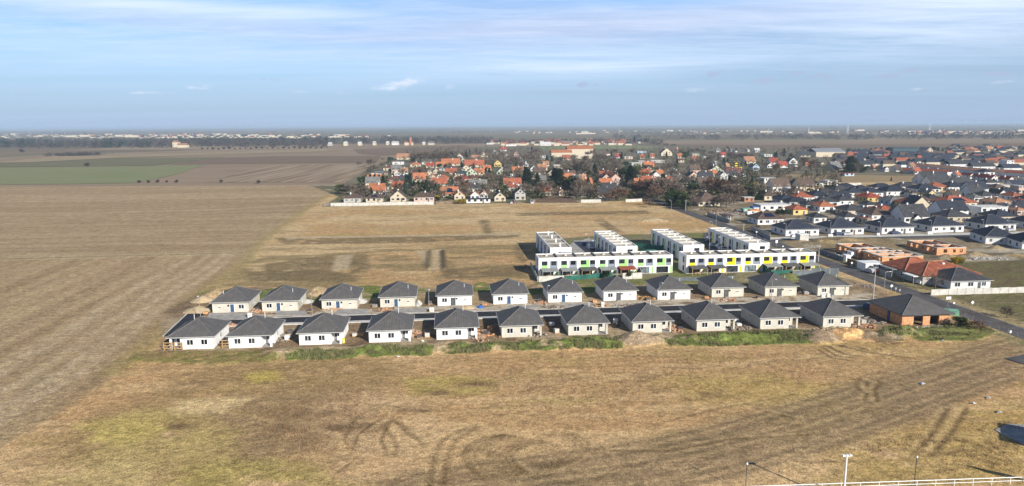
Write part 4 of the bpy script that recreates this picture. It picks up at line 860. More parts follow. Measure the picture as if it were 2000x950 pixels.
fence([G(1593, 365), G(1682, 362.5)], 2.0, 'concrete_l', 'cream garden wall by the flat white bungalow at the dry meadow', cat='wall', name='garden_wall', seg=3.4)
# ------------------------------------------------------------------ lamps, poles, signs
def street_lamp(g, h, rz, m='steel', arm=1.1, head=True):
    t = thing('street_lamp', g, rz)
    MB().tube((0, 0, 0), (0, 0, h), .085, .055).build('pole', M[m], t)
    a = MB().tube((0, 0, h-.1), (arm, 0, h+.12), .035).build('arm', M[m], t)
    MB().box(arm-.1, -.13, h+.07, arm+.55, .13, h+.19).build('lamp_head', M['paint_w'], t)
    return t
for x, y, ytop, d in ((392, 621, 578, 'beside the dark road bend at the far left'), (610, 617, 573, 'between the second and third bungalows of the back row'), (838, 605.5, 565, 'in front of the gap left of the white back-row bungalows'), (1068.5, 602, 557, 'before the seventh bungalow of the back row'), (1287.5, 595, 552, 'at the left corner of the ninth back-row bungalow'), (1507, 580, 545, 'before the eleventh bungalow of the back row')):
    g = G(x, y); h = (y-ytop)*ZC(g)/F_PX*1.03
    tag(street_lamp(g, h, ANG+R(-80)), 'slim grey street lamp '+d, 'street lamp', 'street lamps of the new street')
for x, y, ytop, d in ((1503, 520, 475, 'between the rear terraced blocks and the main road'), (1150, 493, 458, 'among the parked cars left of the rear terraced block'), (1163, 498, 470, 'nearest the roof of the green-panelled block by the cars'), (1385, 494, 464, 'white post by the cars behind the yellow block'), (1409, 496, 464, 'second white post by the cars behind the yellow block'), (1534, 464, 437, 'before the leftmost dark-roofed white suburb house'), (1621, 462, 432, 'before the second dark-roofed white suburb house'), (1718, 461, 434, 'before the third dark-roofed white suburb house'), (1817, 458, 431, 'before the fourth dark-roofed white suburb house'), (1919, 455, 430, 'before the fifth dark-roofed white suburb house'), (1969, 452, 432, 'rightmost in the suburb street'), (1398, 446, 417, 'beside the junction at the end of the waste ground'), (1311, 414, 392, 'where the main road meets the village trees'), (1391, 448, 434, 'short one by the main road opposite the concrete fence'), (1801, 479, 470, 'tiny one beside the brick shells')):
    g = G(x, y); h = (y-ytop)*ZC(g)/F_PX*1.03
    tag(street_lamp(g, h, ANG+R(200)), 'slim street lamp '+d, 'street lamp', 'street lamps of the built-up quarter')
def utility_pole(x, y, ytop, label, m='pole_c', r=.16):
    g = G(x, y); h = (y-ytop)*ZC(g)/F_PX*1.03; t = thing('utility_pole', g, ANG, label, 'pole')
    MB().tube((0, 0, 0), (0, 0, h), r, r*.6, n=10).build('pole', M[m], t)
    MB().box(-.7, -.06, h-.5, .7, .06, h-.38).build('crossbar', M['steel'], t)
    for xx in (-.6, .6): MB().tube((xx, 0, h-.38), (xx, 0, h-.18), .06, .04).build('insulator', M['paint_w'], t)
    return t
utility_pole(1705, 587, 521, 'tall concrete pole beside the mouth of the new street')
utility_pole(1598, 512, 480, 'concrete pole at the right corner of the yellow-panelled block')
utility_pole(1452, 452, 438, 'concrete pole before the brown roofed house with solar panels')
utility_pole(1339, 413, 392, 'white post on the grass edge by the village road')
lp = street_lamp(G(1726, 574), 6.4, R(0)); tag(lp, 'grey street lamp on the verge of the main road, right of the tall pole', 'street lamp')
def sign(x, y, ytop, shape, label, m='paint_w', size=.65, n=1):
    g = G(x, y); h = (y-ytop)*ZC(g)/F_PX*1.03; t = thing('road_sign', g, ANG, label, 'road sign')
    MB().tube((0, .06, 0), (0, .06, h), .05, n=8).build('post', M['steel'], t)
    for i in range(n):
        mb = MB(); s = size/2; zc = h-s-.05; xo = (i-(n-1)/2)*(size+.12)
        if shape == 'diamond': mb.v += [(xo, -.02, zc-s*1.3), (xo+s*1.3, -.02, zc), (xo, -.02, zc+s*1.3), (xo-s*1.3, -.02, zc), (xo, .01, zc-s*1.3), (xo+s*1.3, .01, zc), (xo, .01, zc+s*1.3), (xo-s*1.3, .01, zc)]; mb.f += [(0, 1, 2, 3), (7, 6, 5, 4), (0, 4, 5, 1), (1, 5, 6, 2), (2, 6, 7, 3), (3, 7, 4, 0)]; mb.m += [0]*6
        elif shape == 'round': mb.tube((xo, -.03, zc), (xo, .01, zc), s*1.1, n=14)
        else: mb.box(xo-s, -.03, zc-s*1.25, xo+s, .01, zc+s*1.25)
        mb.build('sign_plate', M[m], t)
    return t
sign(1740.5, 572, 556, 'diamond', 'small diamond priority sign left of the road mouth', size=.75)
sign(1898, 607, 588, 'diamond', 'small diamond priority sign on the dark grassy verge', size=.75)
sign(1972.5, 660, 646, 'box', 'small white rectangular sign at the right edge of the main road', size=.45)
s_ = sign(1851, 601, 580, 'box', 'grey pole carrying two white plates beside the green container', size=.62, n=2)
sign(1863, 596, 590, 'round', 'low white roadside marker near the two-plate pole', size=.5)
sign(1749, 573, 562, 'box', 'narrow grey panel by the roadside fence posts', 'steel', .5)
sign(1757, 575, 565, 'box', 'small grey panel beside the roadside fence posts', 'steel', .45)
sign(1663, 525, 512, 'round', 'white round road sign between the blocks and brick shells', size=.6)
sign(1477, 468, 452, 'round', 'white round sign at the suburb junction', size=.6)
sign(1516, 488, 470, 'box', 'square white sign beside the road near the terraced blocks', size=.9)
sign(1529, 487, 480, 'round', 'low round white sign right of the square one', size=.5)
# thin wire fence posts along the road
t = thing('wire_fence', Vector((*road_t(-30, -HW-1.2), 0)), 0, 'thin wire mesh fence on slim posts along the near roadside', 'fence')
o0 = road_t(-30, -HW-1.2)
for i in range(22):
    q = road_t(-30+i*2.7, -HW-1.2)-o0
    MB().tube((q.x, q.y, 0), (q.x, q.y, 1.6), .035, n=5).build('post', M['steel'], t)
mb = MB()
for z in (.5, 1.0, 1.5): q = road_t(-30+21*2.7, -HW-1.2)-o0; mb.tube((0, 0, z), (q.x, q.y, z), .012, n=3)
mb.build('wire', M['steel'], t)
# foreground: railing, floodlight and two lamp posts of the ground the drone hovers over
ra, rb = G(1500, 951.5), G(2090, 934)
ra = ra+(ra-rb).normalized()*22; rd = (rb-ra).normalized(); Lr = (rb-ra).length
ang_r = math.atan2(rd.y, rd.x)
# the top rail passes through these pixels at 1.05 m
ra2, rb2 = G(1510, 949, 1.05), G(2000, 932, 1.05); rd = (rb2-ra2).normalized(); ang_r = math.atan2(rd.y, rd.x); st0 = ra2-rd*30; st0.z = 0
t = thing('railing', st0, ang_r, 'white two-bar steel railing along the bottom edge of the view', 'railing')
Lr = 88; mb = MB(); mb.tube((0, 0, 1.05), (Lr, 0, 1.05), .06, n=8); mb.build('rail', M['paint_w'], t)
mb = MB(); mb.tube((0, 0, .55), (Lr, 0, .55), .045, n=8); mb.build('rail', M['paint_w'], t)
for i in range(int(Lr/2.62)+1): MB().tube((i*2.62, 0, 0), (i*2.62, 0, 1.03), .055, n=8).build('post', M['paint_w'], t)
def by_top(x, ytop, h):            # ground point under a top of height h seen at a pixel
    g = G(x, ytop, h); g.z = 0; return g
t = thing('floodlight_mast', by_top(1654, 890, 6.6), ang_r, 'white floodlight mast with two lamps on a short crossbar', 'floodlight')
MB().tube((0, 0, 0), (0, 0, 6.5), .16, .11, n=12).build('pole', M['paint_w'], t)
MB().box(-.5, -.06, 6.45, .5, .06, 6.57).build('crossbar', M['paint_w'], t)
for xx in (-.45, 0, .45): MB().box(xx-.16, -.22, 6.58, xx+.16, .1, 6.76).build('lamp', M['paint_w'], t)
for x, yt, lab in ((1459, 904, 'slim dark lamp post, leftmost at the bottom edge'), (1791, 891, 'slim dark lamp post right of the white floodlight mast')):
    g = by_top(x, yt, 4.2); t = thing('lamp_post', g, ang_r, lab, 'lamp post')
    MB().tube((0, 0, 0), (0, 0, 4.0), .06, .045).build('pole', M['pole_d'], t)
    MB().tube((0, 0, 4.0), (.06, 0, 4.22), .16, .09, n=10).build('lamp_head', M['paint_w'], t)
# building and board just outside the frame whose shadows reach into it
sh = Vector((-SUN_DIR.x, -SUN_DIR.y, 0))
def caster(x, y, h): g = G(x, y); q = g-sh*(h/math.tan(SUN_EL)); return Vector((q.x, q.y, h))
a, b = caster(1945, 826, 5.0), caster(2000, 836, 5.0)
dr_ = (b-a).normalized(); e = Vector((-dr_.y, dr_.x, 0))
t = thing('clubhouse', Vector((a.x, a.y, 0)), math.atan2(dr_.y, dr_.x), 'low white clubhouse standing right of the view', 'building')
MB().box(0.4, -7, 0, 16, -0.4, 4.7).build('wall', M['white'], t); MB().box(0, -7.4, 4.7, 16.4, 0, 5.0).build('roof', M['roof_grey'], t)
window(t, 0.4, -4, 1, 1.6, 1.3, 'l')
a = caster(1884, 909, 4.2); b = caster(1970, 928, 4.2)
dr_ = (b-a).normalized()
t = thing('score_board', Vector((a.x, a.y, 0)), math.atan2(dr_.y, dr_.x), 'dark board on two posts beside the railing', 'board'); Lb = (b-a).length
MB().box(0, -.1, 2.9, Lb, .1, 4.2).build('panel', M['pole_d'], t)
for xx in (.4, Lb-.4): MB().tube((xx, 0, 0), (xx, 0, 2.9), .07).build('post', M['steel'], t)
# ------------------------------------------------------------------ brick shells under construction
def brick_shell(g, rz, W, D, label, fw=((2.6, 4.1), (6.4, 7.4), (9.0, 10.2))):
    t = thing('brick_shell', g, rz, label, 'unfinished house', 'roofless orange brick shells')
    H = 2.75; th = .38; mb = MB()
    def wall(p, q, gaps, axis, z0=0):
        x = p
        for a, b in gaps: seg(x, a, axis, q, 0, H); seg(a, b, axis, q, 0, .95); seg(a, b, axis, q, 2.3, H); x = b
        return x
    def seg(a, b, axis, q, z0, z1):
        if b-a < .01: return
        if axis == 'x': mb.box(a, q, z0, b, q+th, z1)
        else: mb.box(q, a, z0, q+th, b, z1)
    gf = [(a, b) for a, b in fw if b < W-.8]; x = wall(0, 0, gf, 'x'); seg(x, W, 'x', 0, 0, H)
    x = wall(0, D-th, [(2, 3.5), (W-4, W-2.4)], 'x'); seg(x, W, 'x', D-th, 0, H)
    n = max(2, int(D/3.2)); gs = [(1.0+i*(D-1.5)/n, 2.3+i*(D-1.5)/n) for i in range(n)]
    for q in (0, W-th): x = wall(th, q, gs, 'y'); seg(x, D-th, 'y', q, 0, H)
    mb.build('wall', M['brick_o'], t)
    mb = MB(); mb.box(th, D*.42, 0, W-th, D*.42+.25, H-.1); mb.box(W*.38, th, 0, W*.38+.25, D*.42, H-.1); mb.box(W*.62, D*.42+.25, 0, W*.62+.25, D-th, H-.1); pa = mb.build('partition', M['brick_o'], t); q_ = MB(); q_.box(th, D*.42-.02, H-.1, W-th, D*.42+.27, H+.08); q_.box(W*.38-.02, th, H-.1, W*.38+.27, D*.42-.02, H+.08); q_.box(W*.62-.02, D*.42+.27, H-.1, W*.62+.27, D-th, H+.08); q_.build('capping', M['concrete_l'], pa)
    mb = MB(); c = .03
    mb.box(-c, -c, H, W+c, th, H+.2); mb.box(-c, D-th, H, W+c, D+c, H+.2); mb.box(-c, th, H, th, D-th, H+.2); mb.box(W-th, th, H, W+c, D-th, H+.2); mb.build('ring_beam', M['concrete_l'], t)
    MB().box(-.3, -.3, -.2, W+.3, D+.3, 0.03).build('floor_slab', M['concrete'], t)
    return t
brick_shell(G(1676, 505), ANG, 11.5, 15, 'roofless orange brick shell nearest the main road, behind the middle one')
brick_shell(G(1699.5, 510.5), ANG, 12.5, 10.5, 'roofless orange brick shell with a wide doorway, middle of the three near the road')
brick_shell(G(1722, 518), ANG, 15.0, 11, 'roofless orange brick shell partly hidden by the large red roof')
brick_shell(G(1829, 499.5), ANG, 11.5, 17, 'roofless orange brick shell standing apart on the building ground')
# ------------------------------------------------------------------ houses of the village and suburb
PH = 0; OCC = []
def gable_roof(mb, x0, x1, y0, y1, z, rise, axis, th=.2):
    if axis == 'x':
        m_ = (y0+y1)/2; a = [(x0, y0, z), (x1, y0, z), (x1, m_, z+rise), (x0, m_, z+rise)]; b = [(x1, y1, z), (x0, y1, z), (x0, m_, z+rise), (x1, m_, z+rise)]
    else:
        m_ = (x0+x1)/2; a = [(x0, y1, z), (x0, y0, z), (m_, y0, z+rise), (m_, y1, z+rise)]; b = [(x1, y0, z), (x1, y1, z), (m_, y1, z+rise), (m_, y0, z+rise)]
    for q in (a, b):
        lo = [(p[0], p[1], p[2]-th) for p in q]; mb.face(q); mb.face(lo[::-1])
        for i in range(4): j = (i+1) % 4; mb.face([lo[i], lo[j], q[j], q[i]])
def house(g, rz, W, D, form, roof, wall, h=2.9, rise=None, detail=2, name='house', solar=False, chimney=True, seed=0):
    rnd = random.Random(seed+int(g.x*7)+int(g.y*13))
    t = thing(name, Vector((g.x, g.y, 0)), rz)
    wmt = WM[wall]; rm = RM[roof]; ov = .5
    mb = MB()
    if form == 'h':
        rise = rise or min(W, D)*.5*.50
        mb.box(-W/2, 0, -.3, W/2, D, h); mb.build('wall', wmt, t)
        r = MB(); c, a, b = hip_roof(r, -W/2-ov, W/2+ov, -ov, D+ov, h+.16, rise, th=.18); ro = r.build('roof', rm, t)
        if detail >= 3: ridges(ro, c, a, b); eaves(ro, -W/2-ov, W/2+ov, -ov, D+ov, h+.16)
        elif detail >= 2: ridges(ro, c, a, b, m=rm, r=.14)
        top = h+rise
    elif form in 'xy':
        ax = 'x' if form == 'x' else 'y'; span = D if ax == 'x' else W; rise = rise or span*.42
        if ax == 'y': pts = [(-W/2, -.3), (W/2, -.3), (W/2, h), (0, h+rise*.985), (-W/2, h)]
        else: pts = [(0, -.3), (D, -.3), (D, h), (D/2, h+rise*.985), (0, h)]
        n = len(pts)
        if ax == 'y': A_ = [(p[0], 0, p[1]) for p in pts]; B_ = [(p[0], D, p[1]) for p in pts]
        else: A_ = [(W/2, p[0], p[1]) for p in pts]; B_ = [(-W/2, p[0], p[1]) for p in pts]
        mb.face(A_); mb.face(B_[::-1])
        for i in range(n):
            j = (i+1) % n
            if i in (2, 3): continue
            mb.face([A_[i], B_[i], B_[j], A_[j]])
        mb.build('wall', wmt, t)
        sl = ov*rise/(span/2)
        r = MB()
        if ax == 'y': gable_roof(r, -W/2-ov, W/2+ov, -.35, D+.35, h+.16-sl, rise+sl, 'y')
        else: gable_roof(r, -W/2-.35, W/2+.35, -ov, D+ov, h+.16-sl, rise+sl, 'x')
        ro = r.build('roof', rm, t); top = h+rise
    else:
        mb.box(-W/2, 0, -.3, W/2, D, h); mb.build('wall', wmt, t)
        r = MB(); r.box(-W/2-.25, -.25, h+.003, W/2+.25, D+.25, h+.28); ro = r.build('roof', rm, t); top = h+.3
    if chimney and form != 'f':
        cx_ = rnd.uniform(-W*.2, W*.2); cy_ = D*(.5+rnd.uniform(-.1, .1)); c = MB(); c.box(cx_-.35, cy_-.35, top-1.4, cx_+.35, cy_+.35, top+.75); c.build('chimney', M['paint_w' if rnd.random() < .6 else 'rubble'], ro)
    if solar and form == 'f':
        s = MB(); s.face([(-W*.3, 1, h+.5), (W*.3, 1, h+.5), (W*.3, D*.6, h+.95), (-W*.3, D*.6, h+.95)]); s.build('solar_panel', M['solar'], ro)
    elif solar:
        s = MB()
        if form == 'h':
            k = rise/(D/2+ov); y0, y1 = .9, D*.33; z0 = h+.16+k*(y0+ov)+.08; z1 = h+.16+k*(y1+ov)+.08
        else:
            k = rise/(D/2); y0, y1 = .4, D*.36; z0 = h+.16+k*y0+.1; z1 = h+.16+k*y1+.1
        s.face([(-W*.2, y0, z0), (W*.2, y0, z0), (W*.15, y1, z1), (-W*.15, y1, z1)]); s.build('solar_panel', M['solar'], ro)
    if detail >= 1:
        nw = 2 if detail == 1 else max(2, min(4, int(W/3.2))); fl = 2 if h > 4.2 else 1
        for f_ in range(fl):
            for i in range(nw):
                w_ = rnd.choice((1.1, 1.4, 1.8)); xx = -W/2+(i+.5)*W/nw-w_/2; zz = .95+f_*2.8
                if detail >= 2: window(t, xx, 0, zz, w_, 1.35, 'f', rnd.choice(('frame_w', 'frame_d')), 2, sill=False)
                else: MB().box(xx, -.05, zz, xx+w_, -.003, zz+1.35).build('window', M['glass'], t)
        if detail >= 2 and D > 6:
            for yy in (D*.25, D*.65):
                window(t, -W/2, yy, .95, 1.2, 1.3, 'l', 'frame_d', 2, sill=False)
                if g.x < 0: window(t, W/2, yy, .95, 1.2, 1.3, 'r', 'frame_d', 2, sill=False)
        if form == 'y' and detail >= 1 and rise > 2.6: MB().box(-.55, -.05, h+.5, .55, -.003, h+1.6).build('window', M['glass'], t)
        if detail >= 2: MB().box(W*.18, -.05, .02, W*.18+.95, -.003, 2.15).build('door', M['door_grey' if rnd.random() < .5 else 'soil'], t)
    OCC.append((g.x, g.y+D/2, max(W, D)/2+2.0))
    return t
FN = {'h': 'hip-roofed', 'x': 'gabled', 'y': 'gable-fronted', 'f': 'flat-roofed'}
def hdesc(roof, form, wall, solar=False):
    so_ = 'solar ' if solar else ''
    return f'{WNAME[wall]} {FN[form]} {so_}house' if form == 'f' else f'{WNAME[wall]} {so_}house with {RNAME[roof]} {RF[form]} roof'
RF = {'h': 'hip', 'x': 'side-gabled', 'y': 'front-gabled'}
ZR = {'A': (620, 260, 5.882), 'B': (920, 260, 5.882), 'C': (1220, 260, 5.882), 'D': (1540, 260, 6.785), 'E': (1760, 260, 6.7875), 'S': (1380, 380, 6.25), 'T': (1680, 380, 6.25)}
TAB = '''
A 290 510 800 h bn gr
A 545 760 796 h bn cr solar=1 h=2.6
A 832 1022 790 y bn cr
A 1100 1350 788 h bn pk
A 1420 1620 742 x or cr solar=1
A 1570 1700 770 y or cr d=6
A 1755 1870 766 y or wt d=8
A 1868 1962 752 y or wt
A 1710 1985 805 f nv wt d=6 h=2.3
A 590 780 705 x or wt d=10 rise=4.5
A 778 832 712 y or wt d=8
A 850 1000 655 x ro cr
A 1665 1885 690 h dk wt h=3.4
A 1095 1255 560 x or cr rise=4.5
A 800 975 575 h dr cr
A 1280 1360 540 y or cr
A 1360 1520 560 h or cr
A 1570 1755 570 h rd wt
A 1470 1600 483 x ro cr
A 615 800 492 f bn cr solar=1
A 750 870 432 h dr cr
A 880 960 492 y or wt
A 960 1040 472 x tc wt
A 1062 1190 392 h or cr
A 1055 1130 494 y bn cr
A 1130 1240 480 x ro cr
A 1245 1330 492 y bn cr
A 1330 1400 470 y bn cr
A 1245 1340 402 x rd cr
A 1400 1545 440 f tl gr
A 1425 1640 378 x or cr
A 1600 1750 502 h tl wt
A 1655 1760 442 y tc cr
A 1800 1920 484 x or cr
A 1690 1920 394 x ro cr
A 910 1060 305 x tc cr
A 862 990 362 f wt wt
A 1200 1340 362 f gy gn
A 1640 1720 345 y gy gn
A 1600 1670 292 y ro wt
A 1770 1870 315 x tc wt
A 1870 1960 285 y tc cr
A 1360 1470 400 x or cr
A 1500 1600 700 x bn gr
A 1470 1590 440 h nv wt
A 1560 1640 545 y or cr
B 262 405 786 y dk cr d=10
B 490 630 773 y dk gr h=4.6
B 450 490 810 f tl bl h=2 d=3
B 497 520 811 f or bk h=1.8 d=3
B 682 740 812 f gy bl h=2.2 d=4
B 765 930 722 h ro cr
B 990 1080 722 y or cr
B 1432 1640 745 x dk gr h=2.6
B 1462 1630 625 x or wt
B 1238 1400 640 x or cr rise=5
B 1235 1330 560 x tc cr
B 1035 1195 600 x or cr h=4 rise=5 d=12
B 466 606 472 x or cr
B 672 760 440 y gy wt
B 760 880 430 x tc cr
B 945 1048 432 f wt cr h=5.6
B 262 352 388 y or yl h=4
B 488 550 272 y rd pk h=5
B 330 410 208 x rd wt
B 98 200 292 y tc cr
B 790 862 305 f wt gr h=5
B 820 900 382 x tc wt
B 1132 1200 395 f gr_ cr
B 1462 1600 505 y rd cr
B 1612 1735 592 y dk wt h=4
B 1860 2040 640 x or bl h=3.6
B 1568 1660 772 h ro pk
B 1045 1150 312 x ro pk
B 135 235 440 x or cr
B 290 400 482 y gy gn
B 785 870 575 x gy bl
B 400 520 150 f wt wt
B 790 920 145 x wt wt
B 1000 1140 132 x gy wt
B 1200 1245 132 y tc yl
B 1330 1400 98 x tc pk
B 1690 1785 132 x or cr
B 1905 1950 122 y gy wt
B 1530 1600 300 f or wt h=7
B 1645 1740 295 x rd wt
B 690 740 425 y rd cr
B 540 600 330 y tc wt
B 180 260 130 f wt wt
B 245 320 250 y gy gn
B 380 440 285 y or cr
B 1620 1700 480 y bn wt
B 1750 1860 300 f wt pk
B 180 265 545 y tc pk
B 590 660 385 y gy wt
C 205 345 425 x or yl h=4.5
C 350 450 502 x or cr
C 400 550 262 y bn cr h=4.5
C 592 690 292 x or cr
C 592 690 338 h dr cr
C 762 860 265 f wt cr
C 885 942 294 f gy wt
C 1080 1172 275 x rd wt
C 1040 1100 218 x gy wt
C 1140 1190 216 y gy wt
C 1205 1240 212 y gy wt
C 1245 1300 236 y gy wt
C 1390 1440 216 y gy wt
C 1480 1560 222 x wt wt
C 1575 1700 272 f wt wt
C 1352 1515 352 x tc cr
C 1435 1555 432 y gy bl h=4
C 1605 1700 402 y rd wt
C 1640 1780 362 x rd wt
C 1750 1880 400 x rd wt
C 1930 1985 412 f wt cr h=5
C 1855 1990 352 y dk wt
C 700 860 542 y dk pk h=3.4
C 952 1075 505 x or cr
C 1060 1190 532 y gy wt h=3.6
C 1205 1300 505 x dk wt
C 1320 1440 502 h dk wt
C 612 860 612 h dk wt
C 820 930 604 y gy yl
C 440 560 545 h gy gr
C 565 700 540 h gy gr
C 1180 1330 622 h bn cr
C 1345 1550 612 h bn yl
C 1555 1755 602 f wt wt h=5.4
C 1680 1810 662 f wt wt h=3
C 1830 1905 712 f wt wt h=4.6
C 1920 2010 622 y gy wt
C 775 1110 842 h bn cr d=14 rise=5
C 1345 1490 792 f wt bk h=2.6 d=6
C 1720 1990 812 h nv wt
C 1495 1920 892 f wt wt h=3 d=10
C 150 230 350 f wt gr
C 130 250 232 f wt bl
C 165 230 298 x ro cr
C 285 350 290 x ro cr
C 60 210 385 f wt gn h=4
C 280 470 345 f wt gr
C 760 830 320 x ro pk
C 905 965 325 h ro pk
C 1015 1060 360 y wt wt
C 1150 1210 415 x tc pk
C 1240 1300 380 y ye ye
C 1250 1350 425 f ye_ ye
C 590 620 210 x or pk
C 540 605 470 y gy cr
D 190 300 432 h rd bk h=4
D 380 480 442 y gy cr
D 520 740 500 x gy cr d=14
D 1225 1330 512 y gy wt
D 1100 1150 492 x tc cr
D 632 715 568 f rd bk h=2.2 d=4
D 720 875 572 f rd bl h=2.4 d=4
D 1385 1480 512 x bn wt
D 40 225 722 y dk wt
D 330 460 712 f nv wt
D 450 655 690 f wt wt h=3.2
D 790 1160 820 h nv wt
D 1175 1640 830 h nv wt
D 215 560 895 h nv wt
D 910 1240 912 h or cr
D 1230 1560 965 h gy bl
D 560 880 960 h dk wt
D 120 300 320 x dk cr
D 1570 1700 860 h bn wt
D 1640 1764 790 h nv wt
D 490 560 260 x gy cr
D 1620 1764 545 x ro wt
D 1580 1690 470 x tc wt
E 1325 1505 432 f wt wt h=5.5 d=12
E 262 425 262 y gy cr h=4.5 d=24
E 190 690 682 x dk wt d=16 rise=6.5
E 105 540 800 h nv wt
E 500 900 770 h nv wt
E 600 810 882 x bn cr
E 815 1165 832 x nv wt h=5 d=10
E 280 450 852 y gy yl
E 0 150 835 h nv wt
E 1165 1450 770 f wt cr h=4
E 1480 1640 802 f wt pk h=5
E 1350 1640 900 h ro wt
E 1200 1400 860 y dk wt
E 870 1100 920 h gy wt
E 690 790 600 x or wt
E 620 700 240 x tc cr
E 760 860 255 f wt gr
E 1100 1230 240 x tc cr
E 850 960 605 y rd wt
E 990 1140 625 y rd wt
E 1110 1300 645 y rd wt
E 1340 1500 665 y rd wt
E 1000 1260 560 h nv wt
E 1510 1640 700 x dk wt
E 900 980 235 x tc gr
S 822 1110 122 h nv wt h=2.6
S 1140 1370 190 h dk gr
S 1285 1590 210 h or wt
S 1590 1790 240 h or cr solar=1
S 975 1250 252 h ro yl
S 520 965 372 h bn wt solar=1 d=12
S 1225 1482 352 h dk wt
S 1592 1865 347 h dk wt
S 1895 1995 245 h bn pk
S 1895 2010 375 h or cr
S 200 330 320 f bn gr h=2.2 d=8
T 0 255 95 h rd yl
T 255 560 135 h gy bl
T 455 800 170 h ro yl
T 0 225 190 h dk wt
T 135 450 258 h ro cr solar=1
T 0 430 320 h bn wt solar=1
T 400 865 352 x dk wt d=12 h=3.6
T 590 740 358 y dk wt d=7 h=3
T 860 1340 302 x nv wt h=4.8 d=10
T 1340 1810 296 f wt wt h=5.6 d=10
T 890 1460 165 h ro cr solar=1
T 1500 1860 160 h tc cr
T 1830 2010 260 h tc pk
T 1890 2010 140 h ro wt
T 700 1040 120 h dk wt
T 1720 1850 200 h gy wt
T 805 1180 195 f wt wt h=3 d=9
'''
BANDS = ((455, 'in nearest village row'), (540, 'in second village row'), (680, 'in near old village'), (860, 'in middle old village'), (1150, 'in rear old village'), (9e9, 'beyond old village'))
SBANDS = ((330, 'behind the brick shells'), (430, 'in middle suburb'), (560, 'by the suburb meadow'), (800, 'in far suburb'), (9e9, 'at suburb back edge'))
def zone(g):
    sub = g.x > road_t(max(0, (g.y-146))).x+3 and SX(g) > 1440
    for lim, z in (SBANDS if sub else BANDS):
        if g.y < lim: return z
def new_house(g, W, D, form, roof, wall, zn=None, **k):
    if 'detail' not in k: k['detail'] = 3 if g.y < 330 else (2 if g.y < 620 else 1)
    o = house(g, k.pop('rz', ANG), W, D, form, roof, wall, **k)
    tag(o, None, 'house', 'houses of the village and suburb'); later(o, hdesc(roof, form, wall, k.get('solar')), zn or zone(g)); return o
HN = 0
for ln_ in TAB.strip().splitlines():
    q = ln_.split(); ox, oy, s = ZR[q[0]]; x0, x1, yb = (float(v) for v in q[1:4]); form, roof, wall = q[4:7]
    kw = dict(e.split('=') for e in q[7:])
    if roof.endswith('_'): roof = 'wt' if roof == 'gr_' else 'or'
    if roof == 'ye': roof = 'or'
    a = G(ox+x0/s, oy+yb/s); b = G(ox+x1/s, oy+yb/s); W = (b-a).length
    if W < 1: continue
    ov_ = 0 if form == 'f' or W < 5 else (1.0 if form == 'h' else .4)
    side = 0.0                     # part of the seen width is the flank of the house
    D = float(kw.get('d', min(13, max(7.5, W*.8)) if form != 'y' else 11))
    vis = abs((a.x+b.x)/2/a.y+0.09)*D
    W = max(W-ov_-(vis*.6 if form != 'f' or True else 0), W*.55)
    g = (a+b)/2
    g = g+U*((vis*.3) if g.x > 0 else -vis*.0)
    new_house(g, W, D, form, roof, wall, h=float(kw.get('h', 2.9)), rise=float(kw['rise']) if 'rise' in kw else None, solar='solar' in kw)
# white dark-roofed bungalows along the side street
for x0, x1, y in ((1534.5, 1599, 462), (1622.5, 1687, 459.5), (1721, 1785, 457.5), (1818, 1884, 455), (1926, 1981, 451.5), (2012, 2075, 449)):
    a, b = G(x0, y), G(x1, y-1.6); g = (a+b)/2
    t = house(g, R(6.5), 15.2, 13, 'h', 'nv', 'wt', h=2.9, rise=3.5, detail=3, chimney=False)
    tag(t, None, 'house', 'white bungalows along the side street'); later(t, 'white bungalow with large dark hip roof', 'along suburb street')
for x, y, rz_ in ((1925, 477, -16), (1996, 489, -18)):
    g = G(x, y); e = Vector((math.cos(R(rz_+ANG*57.3)), math.sin(R(rz_+ANG*57.3)), 0))
    t = house(g+e*5.6, R(rz_)+ANG, 11.4, 14, 'h', 'nv', 'wt', h=2.9, rise=3.3, detail=3, chimney=False)
    tag(t, 'turned white bungalow with navy hip roof, '+('cut by the right edge' if x > 1950 else 'before the side street'), 'house')
# the red-roofed long house and the dark corner bungalow behind the concrete fence
p0 = G(1802, 539.5, 3.0); p1 = G(1719, 514, 3.0); lv = math.hypot(p1.x-p0.x, p1.y-p0.y)
vz = math.atan2(p1.y-p0.y, p1.x-p0.x)-math.pi/2
t = thing('corner_villa', Vector((p0.x, p0.y, 0)), vz, 'large house with two joined rust red hip roofs beside the main road', 'house')
MB().box(.7, .7, -.2, 13.2, lv-.7, 2.9).build('wall', WM['gr'], t)
for (x0, x1, y0, y1, rs, z_) in ((-.02, 13.9, 8.0, lv, 3.0, 3.02), (0, 19.5, 0, 14.5, 2.9, 3.0)):
    r = MB(); c, a, b = hip_roof(r, x0, x1, y0, y1, z_, rs); ro = r.build('roof', RM['ro'], t); ridges(ro, c, a, b, m=RM['tc'], r=.13)
for yy in (4, 9, 15, 20): window(t, .7, yy, .9, 1.6, 1.3, 'l', 'frame_w', 2)
for xx in (2.5, 7.5): window(t, xx, .7, .9, 1.6, 1.3)
c = MB(); c.box(10.6, 5.5, 3.6, 11.3, 6.3, 5.6); c.build('chimney', M['paint_w'], t)
g = G(1856, 567)
t = house(g+U*6.2, ANG, 12.4, 11.5, 'h', 'dk', 'wt', h=2.6, rise=2.7, detail=3, chimney=False)
t.name = 'corner_bungalow'; tag(t, 'white corner bungalow with dark grey hip roof behind the concrete fence', 'house')
